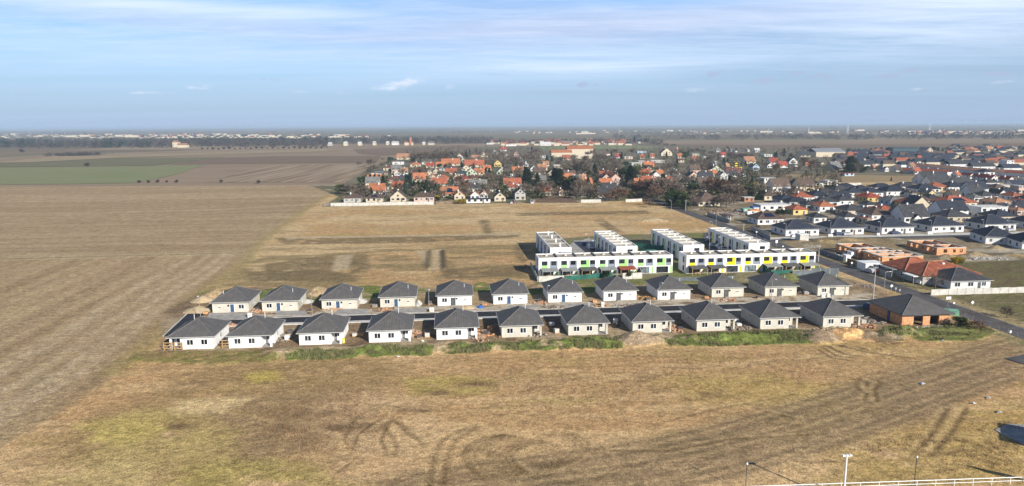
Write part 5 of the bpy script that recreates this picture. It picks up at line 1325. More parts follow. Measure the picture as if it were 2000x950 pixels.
# carports, halls
def shed(x0, x1, y, D, h, roofm, wallm, label, name='shed', cat='shed', posts=False, rise=0):
    a, b = G(x0, y), G(x1, y); t = thing(name, Vector((a.x, a.y, 0)), ANG, label, cat); W = (b-a).length
    if posts:
        for xx in (.1, W-.2):
            for yy in (.1, D-.2): MB().box(xx, yy, 0, xx+.12, yy+.12, h).build('post', M['steel'], t)
    else: MB().box(0, 0, -.2, W, D, h).build('wall', M[wallm] if wallm in M else (WM.get(wallm) or RM[wallm]), t)
    r = MB()
    if rise: gable_roof(r, -.3, W+.3, -.3, D+.3, h+.1, rise, 'x')
    else: r.box(-.2, -.2, h+.003, W+.2, D+.2, h+.2)
    r.build('roof', M[roofm] if roofm in M else RM[roofm], t); return t
shed(1742, 1784, 543, 6, 2.6, 'grey_tin', 'wt', 'grey sheet carport beside the red-roofed villa', 'carport', 'carport', True)
shed(1783, 1812, 557, 5, 2.5, 'paint_w', 'wt', 'pale flat carport beside the corner bungalow', 'carport', 'carport', True)
shed(1690, 1728, 530, 5, 2.4, 'paint_w', 'wt', 'small white flat shed behind the dark roadside fence')
shed(1562, 1580, 474, 4, 3.2, 'paint_w', 'concrete_l', 'whitish container cabin beside the suburb junction', 'cabin', 'cabin')
shed(1652, 1662, 511, 2, 2, 'paint_w', 'paint_w', 'small pale blue-white site booth by the road', 'cabin', 'cabin')
shed(1593.6, 1656, 307, 30, 7, 'steel', 'cr', 'long cream industrial hall with a bluish roof at the back', 'industrial_hall', 'hall', rise=5)
shed(1744, 1802, 299, 20, 7, 'tl', 'tl', 'long dark blue hall with white roof light', 'industrial_hall', 'hall', rise=2)
shed(1077, 1118, 307, 14, 6.5, 'or', 'cr', 'long white school wing with orange roof, left of the pair', 'school', 'school', rise=4)
shed(1108, 1160, 304, 16, 10, 'or', 'cr', 'tall long school building with orange roof and white window bands', 'school', 'school', rise=5)
shed(1118, 1158, 310, 8, 5, 'paint_w', 'cr', 'low cream annex before the tall school', 'school_annex', 'building')
shed(1125, 1160, 262.5, 40, 5, 'steel', 'cr', 'pale low warehouse far behind the old village', 'warehouse', 'hall')
for i, (x0, x1, y, nm) in enumerate(((1640, 1660, 312, 'nv'), (1672, 1700, 309, 'nv'), (1706, 1740, 306, 'nv'), (1745, 1790, 305, 'nv'), (1795, 1850, 309, 'nv'), (1660, 1690, 318, 'nv'), (1700, 1735, 316, 'nv'), (1742, 1790, 317, 'nv'), (1800, 1850, 320, 'nv'), (1855, 1900, 326, 'dk'), (1900, 1950, 331, 'dk'), (1680, 1712, 327, 'dk'), (1716, 1752, 325, 'nv'), (1760, 1800, 327, 'nv'), (1960, 2000, 334, 'nv'), (1905, 1940, 320, 'dk'))):
    a, b = G(x0, y), G(x1, y); t = thing('row_houses', Vector((a.x, a.y, 0)), ANG, None, 'row of houses', 'long dark-roofed rows at the back of the suburb'); W = (b-a).length
    MB().box(0, 0, -.2, W, 10, 3).build('wall', WM['wt'], t); r = MB(); gable_roof(r, -.4, W+.4, -.6, 10.6, 3, 3.6, 'x'); ro = r.build('roof', RM[nm], t); later(t, f'long row of white houses, {RNAME[nm]} roof', 'at suburb back edge')
for i, (x0, x1, y0, y1, rf) in enumerate(((1778, 1835, 328, 333, 'tc'), (1835, 1900, 333, 339, 'tc'), (1900, 1960, 339, 343, 'tc'), (1960, 2030, 343, 347, 'ro'), (1762, 1850, 338, 343, 'ro'))):
    a, b = G(x0, y0), G(x1, y1); e = b-a; t = thing('row_houses', Vector((a.x, a.y, 0)), math.atan2(e.y, e.x), None, 'row of houses', 'long tiled rows of the suburb'); W = e.length
    MB().box(0, 0, -.2, W, 10, 2.8).build('wall', WM['wt'], t); r = MB(); gable_roof(r, 0, W, -.6, 10.6, 2.8, 2.4, 'x'); r.build('roof', RM[rf], t)
    for j in range(int(W/9)): MB().box(j*9+3, 4.6, 4.4, j*9+3.8, 5.3, 6.2).build('chimney', M['paint_w'], t)
    later(t, f'long terrace row, {RNAME[rf]} roof', 'crossing the far suburb')
# infill between the houses read off the photograph
rnd = random.Random(5)
def free(x, y, r): return all((x-a)**2+(y-b)**2 > (r+c)**2*.62 for a, b, c in OCC)
def inpoly(p, poly):
    ins = False; n = len(poly)
    for i in range(n):
        a = poly[i]; b = poly[(i+1) % n]
        if (a.y > p.y) != (b.y > p.y) and p.x < (b.x-a.x)*(p.y-a.y)/(b.y-a.y)+a.x: ins = not ins
    return ins
def fill(poly, stepx, stepy, roofs, walls, forms, limit, zn=None, jit=.3, prob=1):
    P_ = pxs(poly); xs = [p.x for p in P_]; ys = [p.y for p in P_]; n = 0
    y = min(ys)
    while y < max(ys):
        x = min(xs)
        while x < max(xs):
            p = Vector((x+rnd.uniform(-jit, jit)*stepx, y+rnd.uniform(-jit, jit)*stepy, 0))
            q = U*p.x+V*p.y if False else p
            if inpoly(q, P_) and rnd.random() < prob and free(q.x, q.y, 5.5) and n < limit and abs(q.x) < q.y*.80:
                f_ = rnd.choice(forms); W = rnd.uniform(9.5, 14)
                new_house(q, W, rnd.uniform(8.5, 12), f_, rnd.choice(roofs), rnd.choice(walls), zn, h=rnd.choice((2.8, 3, 3, 4.4)) if f_ != 'h' else 2.9, rz=ANG+rnd.uniform(-.08, .08)+rnd.choice((0, 0, math.pi/2)) if q.y > 560 else ANG)
                n += 1
            x += stepx
        y += stepy
    return n
fill([(1560, 432), (1560, 396), (1640, 372), (1790, 366), (2080, 352), (2080, 446)], 20, 23, ['nv', 'dk', 'nv', 'dk', 'nv', 'bn', 'ro', 'dk'], ['wt', 'wt', 'cr', 'gr'], 'hhhxy', 34)
fill([(1470, 395), (1480, 370), (1560, 366), (1600, 380), (1560, 410)], 20, 24, ['nv', 'dk', 'bn'], ['wt', 'cr'], 'hhx', 8)
fill([(700, 372), (760, 330), (880, 300), (960, 290), (1240, 300), (1400, 310), (1440, 345), (1400, 372), (1100, 385), (1000, 375)], 27, 36, ['or', 'ro', 'bn', 'bn', 'dr', 'dk', 'gy'], ['cr', 'wt', 'wt', 'pk', 'gn'], 'xxhxyh', 42, prob=.8)
NH = sum(1 for o in C.objects if o.get('category') == 'house'); print('houses', NH)
# beyond the three hundred: what is left of the far settlement reads as one scatter
def scatter_houses(name, spots, label=None):
    mb = MB()
    for (x, y, W, D, h, rf) in spots:
        mb.box(x-W/2, y, -.3, x+W/2, y+D, h, 0)
        c = [(x-W/2-.4, y-.4, h), (x+W/2+.4, y-.4, h), (x+W/2+.4, y+D+.4, h), (x-W/2-.4, y+D+.4, h)]; m_ = y+D/2; rs = h+min(D, 14)*.34
        if rf >= 4: mb.box(x-W/2, y, h+.01, x+W/2, y+D, h+.5, 4); continue
        a = (x-W/2+W*.12, m_, rs); b = (x+W/2-W*.12, m_, rs)
        for q in ([c[0], c[1], b, a], [c[1], c[2], b], [c[2], c[3], a, b], [c[3], c[0], a]): mb.face(q, rf)
    o = mb.build(name, [WM['cr'], RM['ro'], RM['nv'], RM['bn'], RM['wt']]); return tag(o, label, 'distant town' if label else None, None, 'stuff')
sp_ = []
for i in range(420):
    px_ = rnd.uniform(-100, 2100); g = None
    if rnd.random() < .52: px_ = rnd.gauss(380, 190); py_ = rnd.uniform(263.5, 270.5)
    elif rnd.random() < .6: px_ = rnd.uniform(1780, 2080); py_ = rnd.uniform(259, 264)
    else: px_ = rnd.uniform(1000, 2080); py_ = rnd.uniform(256, 262)
    g = G(px_, py_); big = rnd.random() < .12
    sp_.append((g.x, g.y, rnd.uniform(30, 80) if big else rnd.uniform(9, 20), rnd.uniform(12, 20), rnd.uniform(5, 9) if big else rnd.uniform(3, 6), 4 if big else rnd.choice((1, 2, 3, 2, 3, 3))))
scatter_houses('distant_town', sp_, 'pale roofs and walls of distant settlements strung along the horizon')
sp_ = []
for i in range(90):
    g = G(rnd.uniform(960, 1230), rnd.uniform(278, 285)); sp_.append((g.x, g.y, rnd.uniform(9, 18), 10, rnd.uniform(3, 5), rnd.choice((1, 2, 3, 1, 4))))
for i in range(130):
    g = G(rnd.uniform(1640, 2060), rnd.uniform(298, 326)); g2_ = g
    if free(g.x, g.y, 3): sp_.append((g.x, g.y, rnd.uniform(10, 18), 10, 3, rnd.choice((2, 2, 2, 3, 1))))
for i in range(50):
    g = G(rnd.uniform(1860, 2060), rnd.uniform(288, 297)); sp_.append((g.x, g.y, rnd.uniform(10, 20), 10, 3.5, rnd.choice((1, 2, 3, 3, 4))))
scatter_houses('far_suburb', sp_, 'dense far suburb roofs merging behind the built-up quarter')['category'] = 'houses'
# far single buildings left of the village
for x0, x1, y, h, wl, rf, lab in ((337, 346, 288, 12, 'cr', 'tc', 'tall pale yellow manor house by the dark wood'), (346, 362, 288.5, 6, 'cr', 'tc', 'long pale wing beside the manor house'), (790, 805, 284, 7, 'cr', 'ro', 'cream farmhouse with a tall brick chimney in the plain'), (640, 647, 285, 4, 'gr', 'wt', 'first pale farm building on the plain road'), (671, 677, 285, 6, 'cr', 'wt', 'second pale farm building on the plain road'), (699, 705, 284.5, 5, 'cr', 'wt', 'third pale farm building on the plain road'), (728, 733, 284, 6, 'cr', 'wt', 'fourth pale farm building on the plain road'), (754, 759, 283.5, 5, 'cr', 'wt', 'fifth pale farm building on the plain road'), (765, 777, 283.5, 5, 'wt', 'wt', 'low white shed right of the white farms'), (825, 830, 283, 3, 'cr', 'wt', 'small white barn right of the brick chimney'), (836, 847, 283, 4, 'cr', 'gy', 'wide white barn right of the brick chimney')):
    a, b = G(x0, y), G(x1, y); t = thing('farm_building', Vector((a.x, a.y, 0)), 0, lab, 'farm building'); W = (b-a).length
    MB().box(0, 0, -.4, W, 16, h).build('wall', WM[wl], t); r = MB(); gable_roof(r, -.5, W+.5, -.5, 16.5, h, 4, 'x'); r.build('roof', RM[rf], t)
g = G(802, 284); t = thing('brick_chimney', g, 0, 'tall reddish chimney rising by the cream farmhouse', 'chimney'); MB().box(-2.2, 0, 0, 2.2, 4.4, 19).build('stack', WM['bk'], t)
for x, y, yt in ((60, 269, 254), (127, 268, 255), (103, 263, 256), (1655, 262, 242), (1815, 258, 240), (1209, 262, 250), (1579, 262, 249), (1500, 262, 251), (1072, 262, 252), (958, 259, 248), (464, 269, 262)):
    g = G(x, y); h = min(44, (y-yt)*ZC(g)/F_PX); t = thing('pylon', g, 0, None, 'pylon', 'faint pylons and masts on the horizon'); later(t, 'thin lattice mast rising from the distant plain', 'along the horizon')
    mb = MB(); k = h/14
    for sx_ in (-1, 1):
        for sy_ in (-1, 1): mb.tube((sx_*k, sy_*k, 0), (sx_*k*.15, sy_*k*.15, h), h/70+.25, .3, n=4)
    for j in range(6): z = h*j/6; a = k*(1-.85*j/6); b = k*(1-.85*(j+1)/6); mb.tube((-a, -a, z), (b, -b, z+h/6), .25, n=3); mb.tube((a, a, z), (-b, b, z+h/6), .25, n=3)
    mb.build('lattice', M['steel'], t); MB().box(-k*1.6, -.3, h*.8, k*1.6, .3, h*.8+.6).build('crossarm', M['steel'], t)
# ------------------------------------------------------------------ trees
TW = mat('twigs_grey', (0.20, 0.16, 0.125), 1, .25, .6, rnd=.2, spec=.05); TWr = mat('twigs_russet', (0.20, 0.125, 0.085), 1, .25, .6, rnd=.15, spec=.05)
TWl = mat('twigs_pale', (0.25, 0.21, 0.155), 1, .2, .6, rnd=.15, spec=.05)
TWd = mat('far_woods', (0.085, 0.072, 0.065), 1, .3, .02, spec=0); CONd = mat('far_pines', (0.02, 0.034, 0.022), 1, .3, .02, spec=0)
BK = mat('bark', (0.13, 0.105, 0.085), 1, .2, 2)
CON = mat('conifer_needles', (0.030, 0.052, 0.022), .9, .4, .9, rnd=.3, spec=.1); CON2 = mat('conifer_bluish', (0.055, 0.085, 0.070), .9, .3, .9, rnd=.2, spec=.1)
EVG = mat('evergreen_leaves', (0.050, 0.075, 0.025), .9, .4, .9, rnd=.3, spec=.1); YEL = mat('yellow_shrub', (0.42, 0.31, 0.03), .9, .3, .8, rnd=.1, spec=.1); OLV = mat('olive_shrub', (0.11, 0.12, 0.035), .9, .35, .8, rnd=.2, spec=.1)
def rvec(r): 
    v = Vector((r.gauss(0, 1), r.gauss(0, 1), r.gauss(0, 1))); return v.normalized()
def bare_tree(seed, h, spread, limbs=18, subs=8, twigs=8, tw=.10):
    r = random.Random(seed); tr = MB(); cr = MB()
    hh = h*.32; tr.tube((0, 0, -.2), (r.uniform(-.2, .2), r.uniform(-.2, .2), hh), h*.028, h*.018, n=7)
    tr.tube((0, 0, hh), (r.uniform(-.4, .4), r.uniform(-.4, .4), h*.72), h*.018, h*.006, n=5)
    def tri(a, b, w_): 
        d = b-a; o = d.cross(rvec(r)).normalized()*w_; cr.face([a-o, a+o, b])
    for i in range(limbs):
        z0 = hh*(.75+1.35*i/limbs); a = Vector((0, 0, z0)); ang = i*2.4+r.uniform(-.4, .4); up = .55+.9*i/limbs
        d = Vector((math.cos(ang), math.sin(ang), up)).normalized(); Ln = spread*(1.05-.35*i/limbs)*r.uniform(.8, 1.15); b = a+d*Ln
        cr.tube(a, b, h*.009, h*.003, n=4)
        for j in range(subs):
            p = a+d*Ln*(.3+.7*j/subs); d2 = (d+rvec(r)*.75+Vector((0, 0, .25))).normalized(); L2 = Ln*r.uniform(.3, .5); q = p+d2*L2
            tri(p, q, tw*1.2)
            for k in range(twigs):
                s = p+d2*L2*(.25+.75*k/twigs); d3 = (d2+rvec(r)*.8+Vector((0, 0, .2))).normalized(); tri(s, s+d3*L2*r.uniform(.4, .8), tw)
    return tr, cr
def conifer(seed, h, rad, n=1700, droop=.35):
    r = random.Random(seed); tr = MB(); cr = MB(); tr.tube((0, 0, -.2), (0, 0, h*.9), h*.022, h*.004, n=6)
    for i in range(n):
        t_ = r.random()**.8; z = h*(.06+.94*t_); R_ = rad*(1-t_)**.85*(.75+.35*math.sin(t_*34)+.15*r.random()); an = r.uniform(0, 6.283); f_ = r.uniform(.35, 1)
        c = Vector((math.cos(an)*R_*f_, math.sin(an)*R_*f_, z-R_*f_*droop)); o = Vector((math.cos(an), math.sin(an), -.4+r.uniform(-.3, .3)))*r.uniform(.5, .9)*h/11
        s = Vector((-math.sin(an), math.cos(an), r.uniform(-.3, .3)))*r.uniform(.22, .42)*h/11
        cr.face([c-s, c+s, c+o])
    return tr, cr
def leafy(seed, h, rad, n=1700, z0=.15, leaf=.36):
    r = random.Random(seed); tr = MB(); cr = MB(); tr.tube((0, 0, -.2), (0, 0, h*.6), h*.03, h*.012, n=6)
    lobes = [(Vector((r.uniform(-.5, .5)*rad, r.uniform(-.5, .5)*rad, h*(z0+.2+.55*r.random()))), rad*r.uniform(.35, .62)) for _ in range(9)]
    for i in range(n):
        c0, R_ = lobes[i % 9]; v = rvec(r); c = c0+Vector((v.x, v.y, v.z*.85))*R_*r.random()**.4
        if c.z < .1: c.z = .1
        a = rvec(r)*leaf; b = rvec(r)*leaf; cr.face([c-a, c+b, c+a])
    return tr, cr
TREES = {}
def proto(key, pair, cm): TREES[key] = (pair[0].mesh('trunk', BK), pair[1].mesh('crown', cm))
for i in range(4): proto(f'bare{i}', bare_tree(10+i, 9.5, 4.3), TW)
for i in range(2): proto(f'russet{i}', bare_tree(30+i, 9.5, 4.3, twigs=9, tw=.12), TWr)
for i in range(2): proto(f'pale{i}', bare_tree(40+i, 9, 4.0), TWl)
for i in range(3): proto(f'con{i}', conifer(50+i, 11, 2.9), CON)
proto('blue0', conifer(60, 9, 3.0), CON2); proto('blue1', conifer(61, 9, 3.2), CON2)
for i in range(3): proto(f'evg{i}', leafy(70+i, 7, 3.2), EVG)
for i in range(2): proto(f'yel{i}', leafy(80+i, 4.5, 2.4), YEL)
for i in range(2): proto(f'olv{i}', leafy(90+i, 4.5, 2.6), OLV)
proto('dusk0', leafy(95, 6, 3.6, n=1500), TWd)
HT = {'dusk': 6, 'bare': 9.5, 'russet': 9.5, 'pale': 9, 'con': 11, 'blue': 9, 'evg': 7, 'yel': 4.5, 'olv': 4.5}
DESC = {'dusk': ('bush', 'dark leafless bush', 'shrub'), 'bare': ('bare_tree', 'leafless grey tree', 'tree'), 'russet': ('bare_tree', 'leafless russet-brown tree', 'tree'), 'pale': ('bare_tree', 'leafless pale tree', 'tree'), 'con': ('conifer', 'dark green conifer', 'tree'), 'blue': ('conifer', 'bluish spruce', 'tree'), 'evg': ('evergreen_tree', 'round dark evergreen tree', 'tree'), 'yel': ('shrub', 'bright yellow shrub', 'shrub'), 'olv': ('shrub', 'olive green shrub', 'shrub')}
NT = 0
def tree(kind, g, h, zn=None, label=None, wide=1.0):
    global NT
    NT += 1; r = random.Random(NT*3+1); v = [k for k in TREES if k[:-1] == kind]; a, b = TREES[r.choice(v)]
    nm, ds, ct = DESC[kind]; t = thing(nm, Vector((g.x, g.y, 0)), r.uniform(0, 6.28), None, ct, 'trees and shrubs among the houses'); s = h/HT[kind]; wide *= 1.22; s *= 1.08; t.scale = (s*wide, s*wide, s)
    for n_, me in (('trunk', a), ('crown', b)): put(n_, me, t)
    if label: t['label'] = label
    else: later(t, ds, zn or zone(g).replace('village row', 'row of village gardens'))
    return t
def trees(zr, txt):
    ox, oy, s = ZR[zr]
    for q in txt.split(';'):
        q = q.split()
        if not q: continue
        k, x, yb, yt = q[0], float(q[1]), float(q[2]), float(q[3]); g = G(ox+x/s, oy+yb/s); h = (yb-yt)/s*ZC(g)/F_PX*1.02
        tree({'b': 'bare', 'r': 'russet', 'p': 'pale', 'c': 'con', 's': 'blue', 'e': 'evg', 'y': 'yel', 'o': 'olv'}[k], g, h, wide=float(q[4]) if len(q) > 4 else 1)
trees('A', 'e 270 705 600 1.2;b 330 705 590 1.3;b 390 715 590 1.2;r 490 720 650 1.6;e 520 605 500 1;c 560 600 490 1.2;c 610 600 490 1.5;c 660 595 490 1.5;c 710 595 492 1.5;c 755 590 495 1.3;b 490 660 600 1.3;b 555 680 610 1;s 925 690 610 .9;s 1010 700 570 1.2;s 1050 690 600;c 1070 660 560 1.2;c 1110 660 560 1.4;c 1160 655 560 1.5;c 1210 655 562 1.5;c 1260 650 565 1.5;c 1310 660 570 1.3;c 1360 690 590 1.3;c 1020 600 490;b 640 450 370 1.2;b 600 470 400 1;b 680 440 380 1.2;e 840 455 410;c 815 340 280;e 845 330 280 1.2;o 1400 785 735;y 1385 780 730 1.2;y 1625 815 770 1.6;y 1670 815 765 1.3;o 1500 770 730 1.6;e 1690 740 680;b 1100 330 240 1.3;b 1180 335 230 1.4;b 1260 340 225 1.4;b 1350 345 230 1.5;b 1430 340 225 1.3;b 1500 335 220 1.4;c 1545 280 210;c 1710 300 220 1.2;c 1750 260 195;b 1450 330 240 1.2;b 1580 330 250;e 1400 410 360 1.5;e 1500 400 355 1.5;c 1660 400 340 1.2;e 1560 540 480 1;c 1590 500 450;e 1930 590 540 1.3;b 1880 560 500 1.2;b 1760 560 500;c 1940 470 400;e 790 540 500;b 1230 600 540;e 1100 330 290 1.4;r 460 700 640 1.2;b 1640 660 600;c 580 560 480;b 300 730 680 1.2;b 740 400 350;b 1130 720 680')
trees('B', 'c 630 600 410 1.3;c 670 620 440 1;c 760 610 470 1.2;c 960 640 420 1.5;c 1020 650 430 1.5;c 990 600 440 1.4;e 1160 680 520 1.4;c 1190 690 530 1.3;c 1110 660 560;c 1345 640 525 1.3;c 1830 610 395 1.5;c 1870 620 430 1.1;c 1350 510 400 1.3;c 1420 500 370 1.4;b 1240 520 330 1.4;b 1290 510 340 1.3;b 1210 500 340 1.2;b 400 540 440 1.4;b 460 600 500 1.4;b 330 560 480 1.4;b 540 590 500 1.3;b 600 680 590 1.4;b 650 690 600 1.4;b 860 560 470 1.3;b 900 660 560 1.4;e 390 690 610;b 1340 740 630 1.4;r 1380 740 640 1.2;b 1480 720 650 1;r 1700 780 640 1.6;r 1560 790 690 1.2;b 1740 760 660 1.2;c 170 470 400;c 520 400 340 1.3;b 590 420 330;c 700 240 170 1.3;b 740 260 180 1.3;c 870 330 260 1.3;c 930 330 270 1.2;b 1500 330 240 1.4;b 1560 350 260 1.4;b 1620 370 290 1.3;b 1450 340 250 1.3;b 1680 390 320;c 1180 340 280;c 1300 330 270 1.2;c 1610 270 210;e 1780 390 330;c 1940 430 370;b 1990 560 500;c 590 310 260;b 450 340 260 1.3;b 520 350 280 1.2;b 700 340 260 1.3;b 640 330 250 1.3;b 360 290 220 1.2;b 300 330 270;c 30 410 350;e 130 660 600;b 220 620 560;o 190 600 540 1.4;o 160 590 540;b 740 680 620 1.2;e 460 500 440;c 560 560 480;b 1060 450 360 1.3;c 1110 440 360;b 1000 390 320;c 370 420 360;b 420 440 380;c 1540 600 520 1.2;e 1600 560 500 1.2;b 1700 560 480 1.2;c 60 230 170;b 100 280 210;e 710 780 730;b 830 700 640 1.3;b 960 720 640 1.2;b 1160 750 680 1.2')
trees('C', 'r 170 700 550 1.3;r 230 720 560 1.4;r 300 730 540 1.3;r 380 740 540 1.5;b 440 760 530 1.3;b 510 740 540 1.3;b 570 700 560 1.1;r 340 780 620 1;c 540 840 650 1.5;e 600 850 680 1.5;e 530 800 660 1.3;c 680 880 760 1.2;e 660 880 780 1.4;e 770 700 590 1.5;c 740 690 600;r 1000 700 530 1.4;r 1060 710 540 1.4;r 1130 720 560 1.4;b 930 720 590 1.3;b 1200 760 600 1.3;b 1260 780 610 1.4;b 1310 790 640 1.2;b 1170 840 700 1.2;b 1100 850 720 1;b 840 850 740;b 760 860 720 1;b 640 760 640 1;e 1420 720 620 1.6;o 1470 700 595 1.6;y 1490 690 600 1;c 1550 770 680 1.3;e 1590 760 660 1.3;b 1630 700 620 1.2;c 1140 360 295 1.5;c 1180 365 300 1.2;c 480 290 220;e 700 300 220 1.2;b 760 250 180 1.3;c 730 260 200;c 600 380 310 1.3;b 520 420 350 1.4;b 470 440 380 1.3;b 560 400 340;b 900 440 350 1.3;b 960 420 360 1.2;b 850 380 300;b 1000 330 260 1.3;b 1260 300 230 1.4;b 1320 320 240 1.4;b 1380 320 240 1.4;b 1440 310 240 1.3;b 1230 290 220 1.3;c 1740 280 220 1.3;c 1720 290 230;b 1800 270 220 1.3;b 1600 400 350;c 1390 380 320;b 1080 300 230;b 990 260 210 1.3;b 900 250 190 1.4;b 830 240 180 1.4;b 640 250 190 1.3;c 110 110 50 1.3;b 290 140 100 1.6;b 380 150 110 1.6;b 480 160 120 1.6;b 560 170 130 1.6;b 1590 470 420 1.4;b 1680 480 430 1.5;b 1780 470 430 1.5;b 1880 480 440 1.5;b 1500 440 400 1.3;b 640 520 450 1.4;e 1770 650 580;b 300 860 790 1.2;r 250 830 760 1.3;b 60 650 560;e 30 480 400 1.4;e 70 560 400 1.4;o 1880 900 850;e 1790 930 880 1.3')
trees('D', 'c 800 510 330 1.7;c 840 500 320 1.5;e 830 480 350 1.2;e 890 525 410 1.3;b 920 530 420 1.1;c 970 525 430 1.3;e 1010 525 450 1.2;b 1060 520 440;b 420 480 420 1.4;b 470 500 440 1.2;e 520 770 700 1.5;e 580 780 700 1.6;e 640 780 700 1.5;b 490 780 720 1.3;e 740 800 740;e 870 790 730 1.3;b 1180 520 440;b 1500 570 500;c 30 330 270 1.3;c 70 340 290;b 200 240 180 1.6;b 260 230 180 1.6;b 330 230 180 1.6;b 400 230 190 1.4;b 800 250 200 1.4;c 880 240 205 1.6;c 930 240 205 1.6;c 1020 240 205 1.6;c 1090 240 200 1.6;c 1150 240 195 1.6;c 1230 235 190 1.5;b 640 800 740;b 300 790 740 1.6;b 120 500 450 1.6;b 900 870 800;b 1380 225 180;b 1320 250 200;b 1640 570 500;c 1360 640 590')
trees('E', 'e 430 245 190 1.4;c 490 240 190 1.3;c 550 240 200 1.3;b 600 240 195;b 740 200 165 1.6;b 800 200 165 1.6;e 1240 210 175 1.5;b 1180 210 175;c 1010 370 320;c 820 860 800;e 1240 850 800 1.4;b 980 600 550;c 890 180 160;b 1440 390 350;c 560 860 810;b 1400 240 200 1.6;b 1500 240 200 1.6')
trees('S', 'b 560 430 380 1.2;b 620 430 375 1.3;e 900 250 185 1.5;e 950 250 195 1.2;e 730 235 190 1.4;b 150 140 20 1.2;b 240 170 30 1.2;b 330 130 20 1.3;c 610 70 0 1.2')
TREES['fine0'] = tuple(p.mesh(n_, m_) for p, n_, m_ in zip(bare_tree(99, 9.5, 4.6, limbs=16, subs=6, twigs=6, tw=.028), ('trunk', 'crown'), (BK, TW))); HT['fine'] = 9.5; DESC['fine'] = DESC['bare']
tree('fine', G(1826, 568), 5.6, label='large bare tree spreading before the dark corner bungalow roof', wide=1.1)
tree('bare', G(1966, 622), 2.8, label='small bare sapling standing in the dark grassy plot')
tree('yel', G(1868, 520), 2.6, label='yellow shrub behind the large red-roofed villa', wide=1.2)
tree('olv', G(1872, 516), 2.2, label='olive shrub beside the yellow one behind the villa')
tree('evg', G(1875, 641), 2.6, label='dark bush at the right corner of the brick bungalow', wide=1.3)
tree('russet', G(1905, 645), 2.2, label='russet scrub on the bank right of the brick bungalow', wide=1.8)
for x in (1185, 1230): tree('evg', G(x, 545), 2.4, label='dark garden evergreen beside the '+('dark-roofed' if x < 1200 else 'red-roofed')+' terrace pergola')
for i, (x, y, yt) in enumerate(((43, 299, 292), (170, 326, 319), (272, 358, 353), (290, 358, 353), (308, 357.5, 352), (326, 357, 353), (345, 357.5, 352), (432, 357, 352), (505, 359, 353))):
    g = G(x, y); tree('dusk', g, (y-yt)*ZC(g)/F_PX, zn='on the open field edge', wide=1.1)
for i in range(24):
    x = 395+i*10.6; g = G(x, 293.5+rnd.uniform(-1, .5)-i*.12); tree('dusk', g, rnd.uniform(2.5, 6), zn='in the far field hedge line', wide=1.0)
n_ = 0
while n_ < 75:
    g = G(rnd.uniform(700, 1620), rnd.uniform(300, 392))
    if SX(g) < 660+(400-300)*.3 or not free(g.x, g.y, -1) or (SX(g) > 1500 and g.y < 620): continue
    tree(rnd.choice(('bare', 'bare', 'russet', 'pale', 'con')), g, rnd.uniform(6, 11)); n_ += 1
print('trees', NT)
# woods and hedges far off: too many to count
def wood(name, spots, mats, label):
    mb = MB(); r = random.Random(4)
    for (x, y, h, w_, mi) in spots:
        n = 34 if y < 2500 else 16
        for i in range(n):
            t_ = r.random(); an = r.uniform(0, 6.283); rr = w_*(1-abs(t_*1.5-.6)**2*.6)*r.random()**.5
            c = Vector((x+math.cos(an)*rr, y+math.sin(an)*rr, h*(.06+.9*t_))); q = h*.17
            mb.face([c+rvec(r)*q, c+rvec(r)*q, c+rvec(r)*q], mi)
    o = mb.build(name, mats); return tag(o, label, 'woodland', None, 'stuff')
sp_ = []
for i in range(1500):
    px_ = rnd.uniform(-250, 335); py_ = rnd.uniform(274, 289.5); g = G(px_, py_); sp_.append((g.x, g.y, rnd.uniform(9, 15), rnd.uniform(5, 8), 1 if rnd.random() < .3+.3*math.sin(px_/30) else 0))
for i in range(700):
    px_ = rnd.uniform(335, 640); py_ = rnd.uniform(274.5, 287.5); g = G(px_, py_)
    sp_.append((g.x, g.y, rnd.uniform(9, 15), rnd.uniform(5, 8), 1 if (py_ < 281 and rnd.random() < .6) else 0))
for i in range(500):
    px_ = rnd.uniform(600, 960); py_ = rnd.uniform(270.5, 281.5); g = G(px_, py_); sp_.append((g.x, g.y, rnd.uniform(8, 13), rnd.uniform(6, 9), 0))
for i in range(260):
    px_ = rnd.uniform(950, 1300); py_ = rnd.uniform(276, 283); g = G(px_, py_); sp_.append((g.x, g.y, rnd.uniform(6, 11), rnd.uniform(5, 8), 1 if rnd.random() < .25 else 0))
for i in range(800):
    px_ = rnd.uniform(1200, 2150); py_ = rnd.choice((267, 266, 272, 263, 269))+rnd.uniform(-1.2, 1.2); g = G(px_, py_); sp_.append((g.x, g.y, rnd.uniform(9, 14), rnd.uniform(8, 16), 0))
for i in range(420):
    px_ = rnd.uniform(-150, 2150); py_ = rnd.uniform(252, 262); g = G(px_, py_-(px_-1000)*.006); sp_.append((g.x, g.y, rnd.uniform(12, 22), rnd.uniform(30, 110), 0))
for i in range(160):
    px_ = rnd.gauss(155, 26); g = G(px_, 304+rnd.uniform(-.7, .7)-(px_-150)*.02); sp_.append((g.x, g.y, rnd.uniform(4, 6), 4, 0))
wood('distant_woodland', sp_, [TWd, CONd], 'grey-brown winter woods and tree belts with dark pines on the plain')
sp_ = []
for i in range(2900):
    px_ = rnd.uniform(690, 1640); py_ = rnd.uniform(290, 390)
    g = G(px_, py_)
    if px_ < 640+(400-py_)*1.25+20: continue
    if free(g.x, g.y, -1): sp_.append((g.x, g.y, rnd.uniform(2.4, 6.6), rnd.uniform(1.6, 3.4), rnd.choice((0, 0, 0, 1, 0, 1, 2))))
for i in range(160):
    g = G(rnd.uniform(860, 1060), rnd.uniform(297, 322)); sp_.append((g.x, g.y, rnd.uniform(7, 10), 4.5, 0))
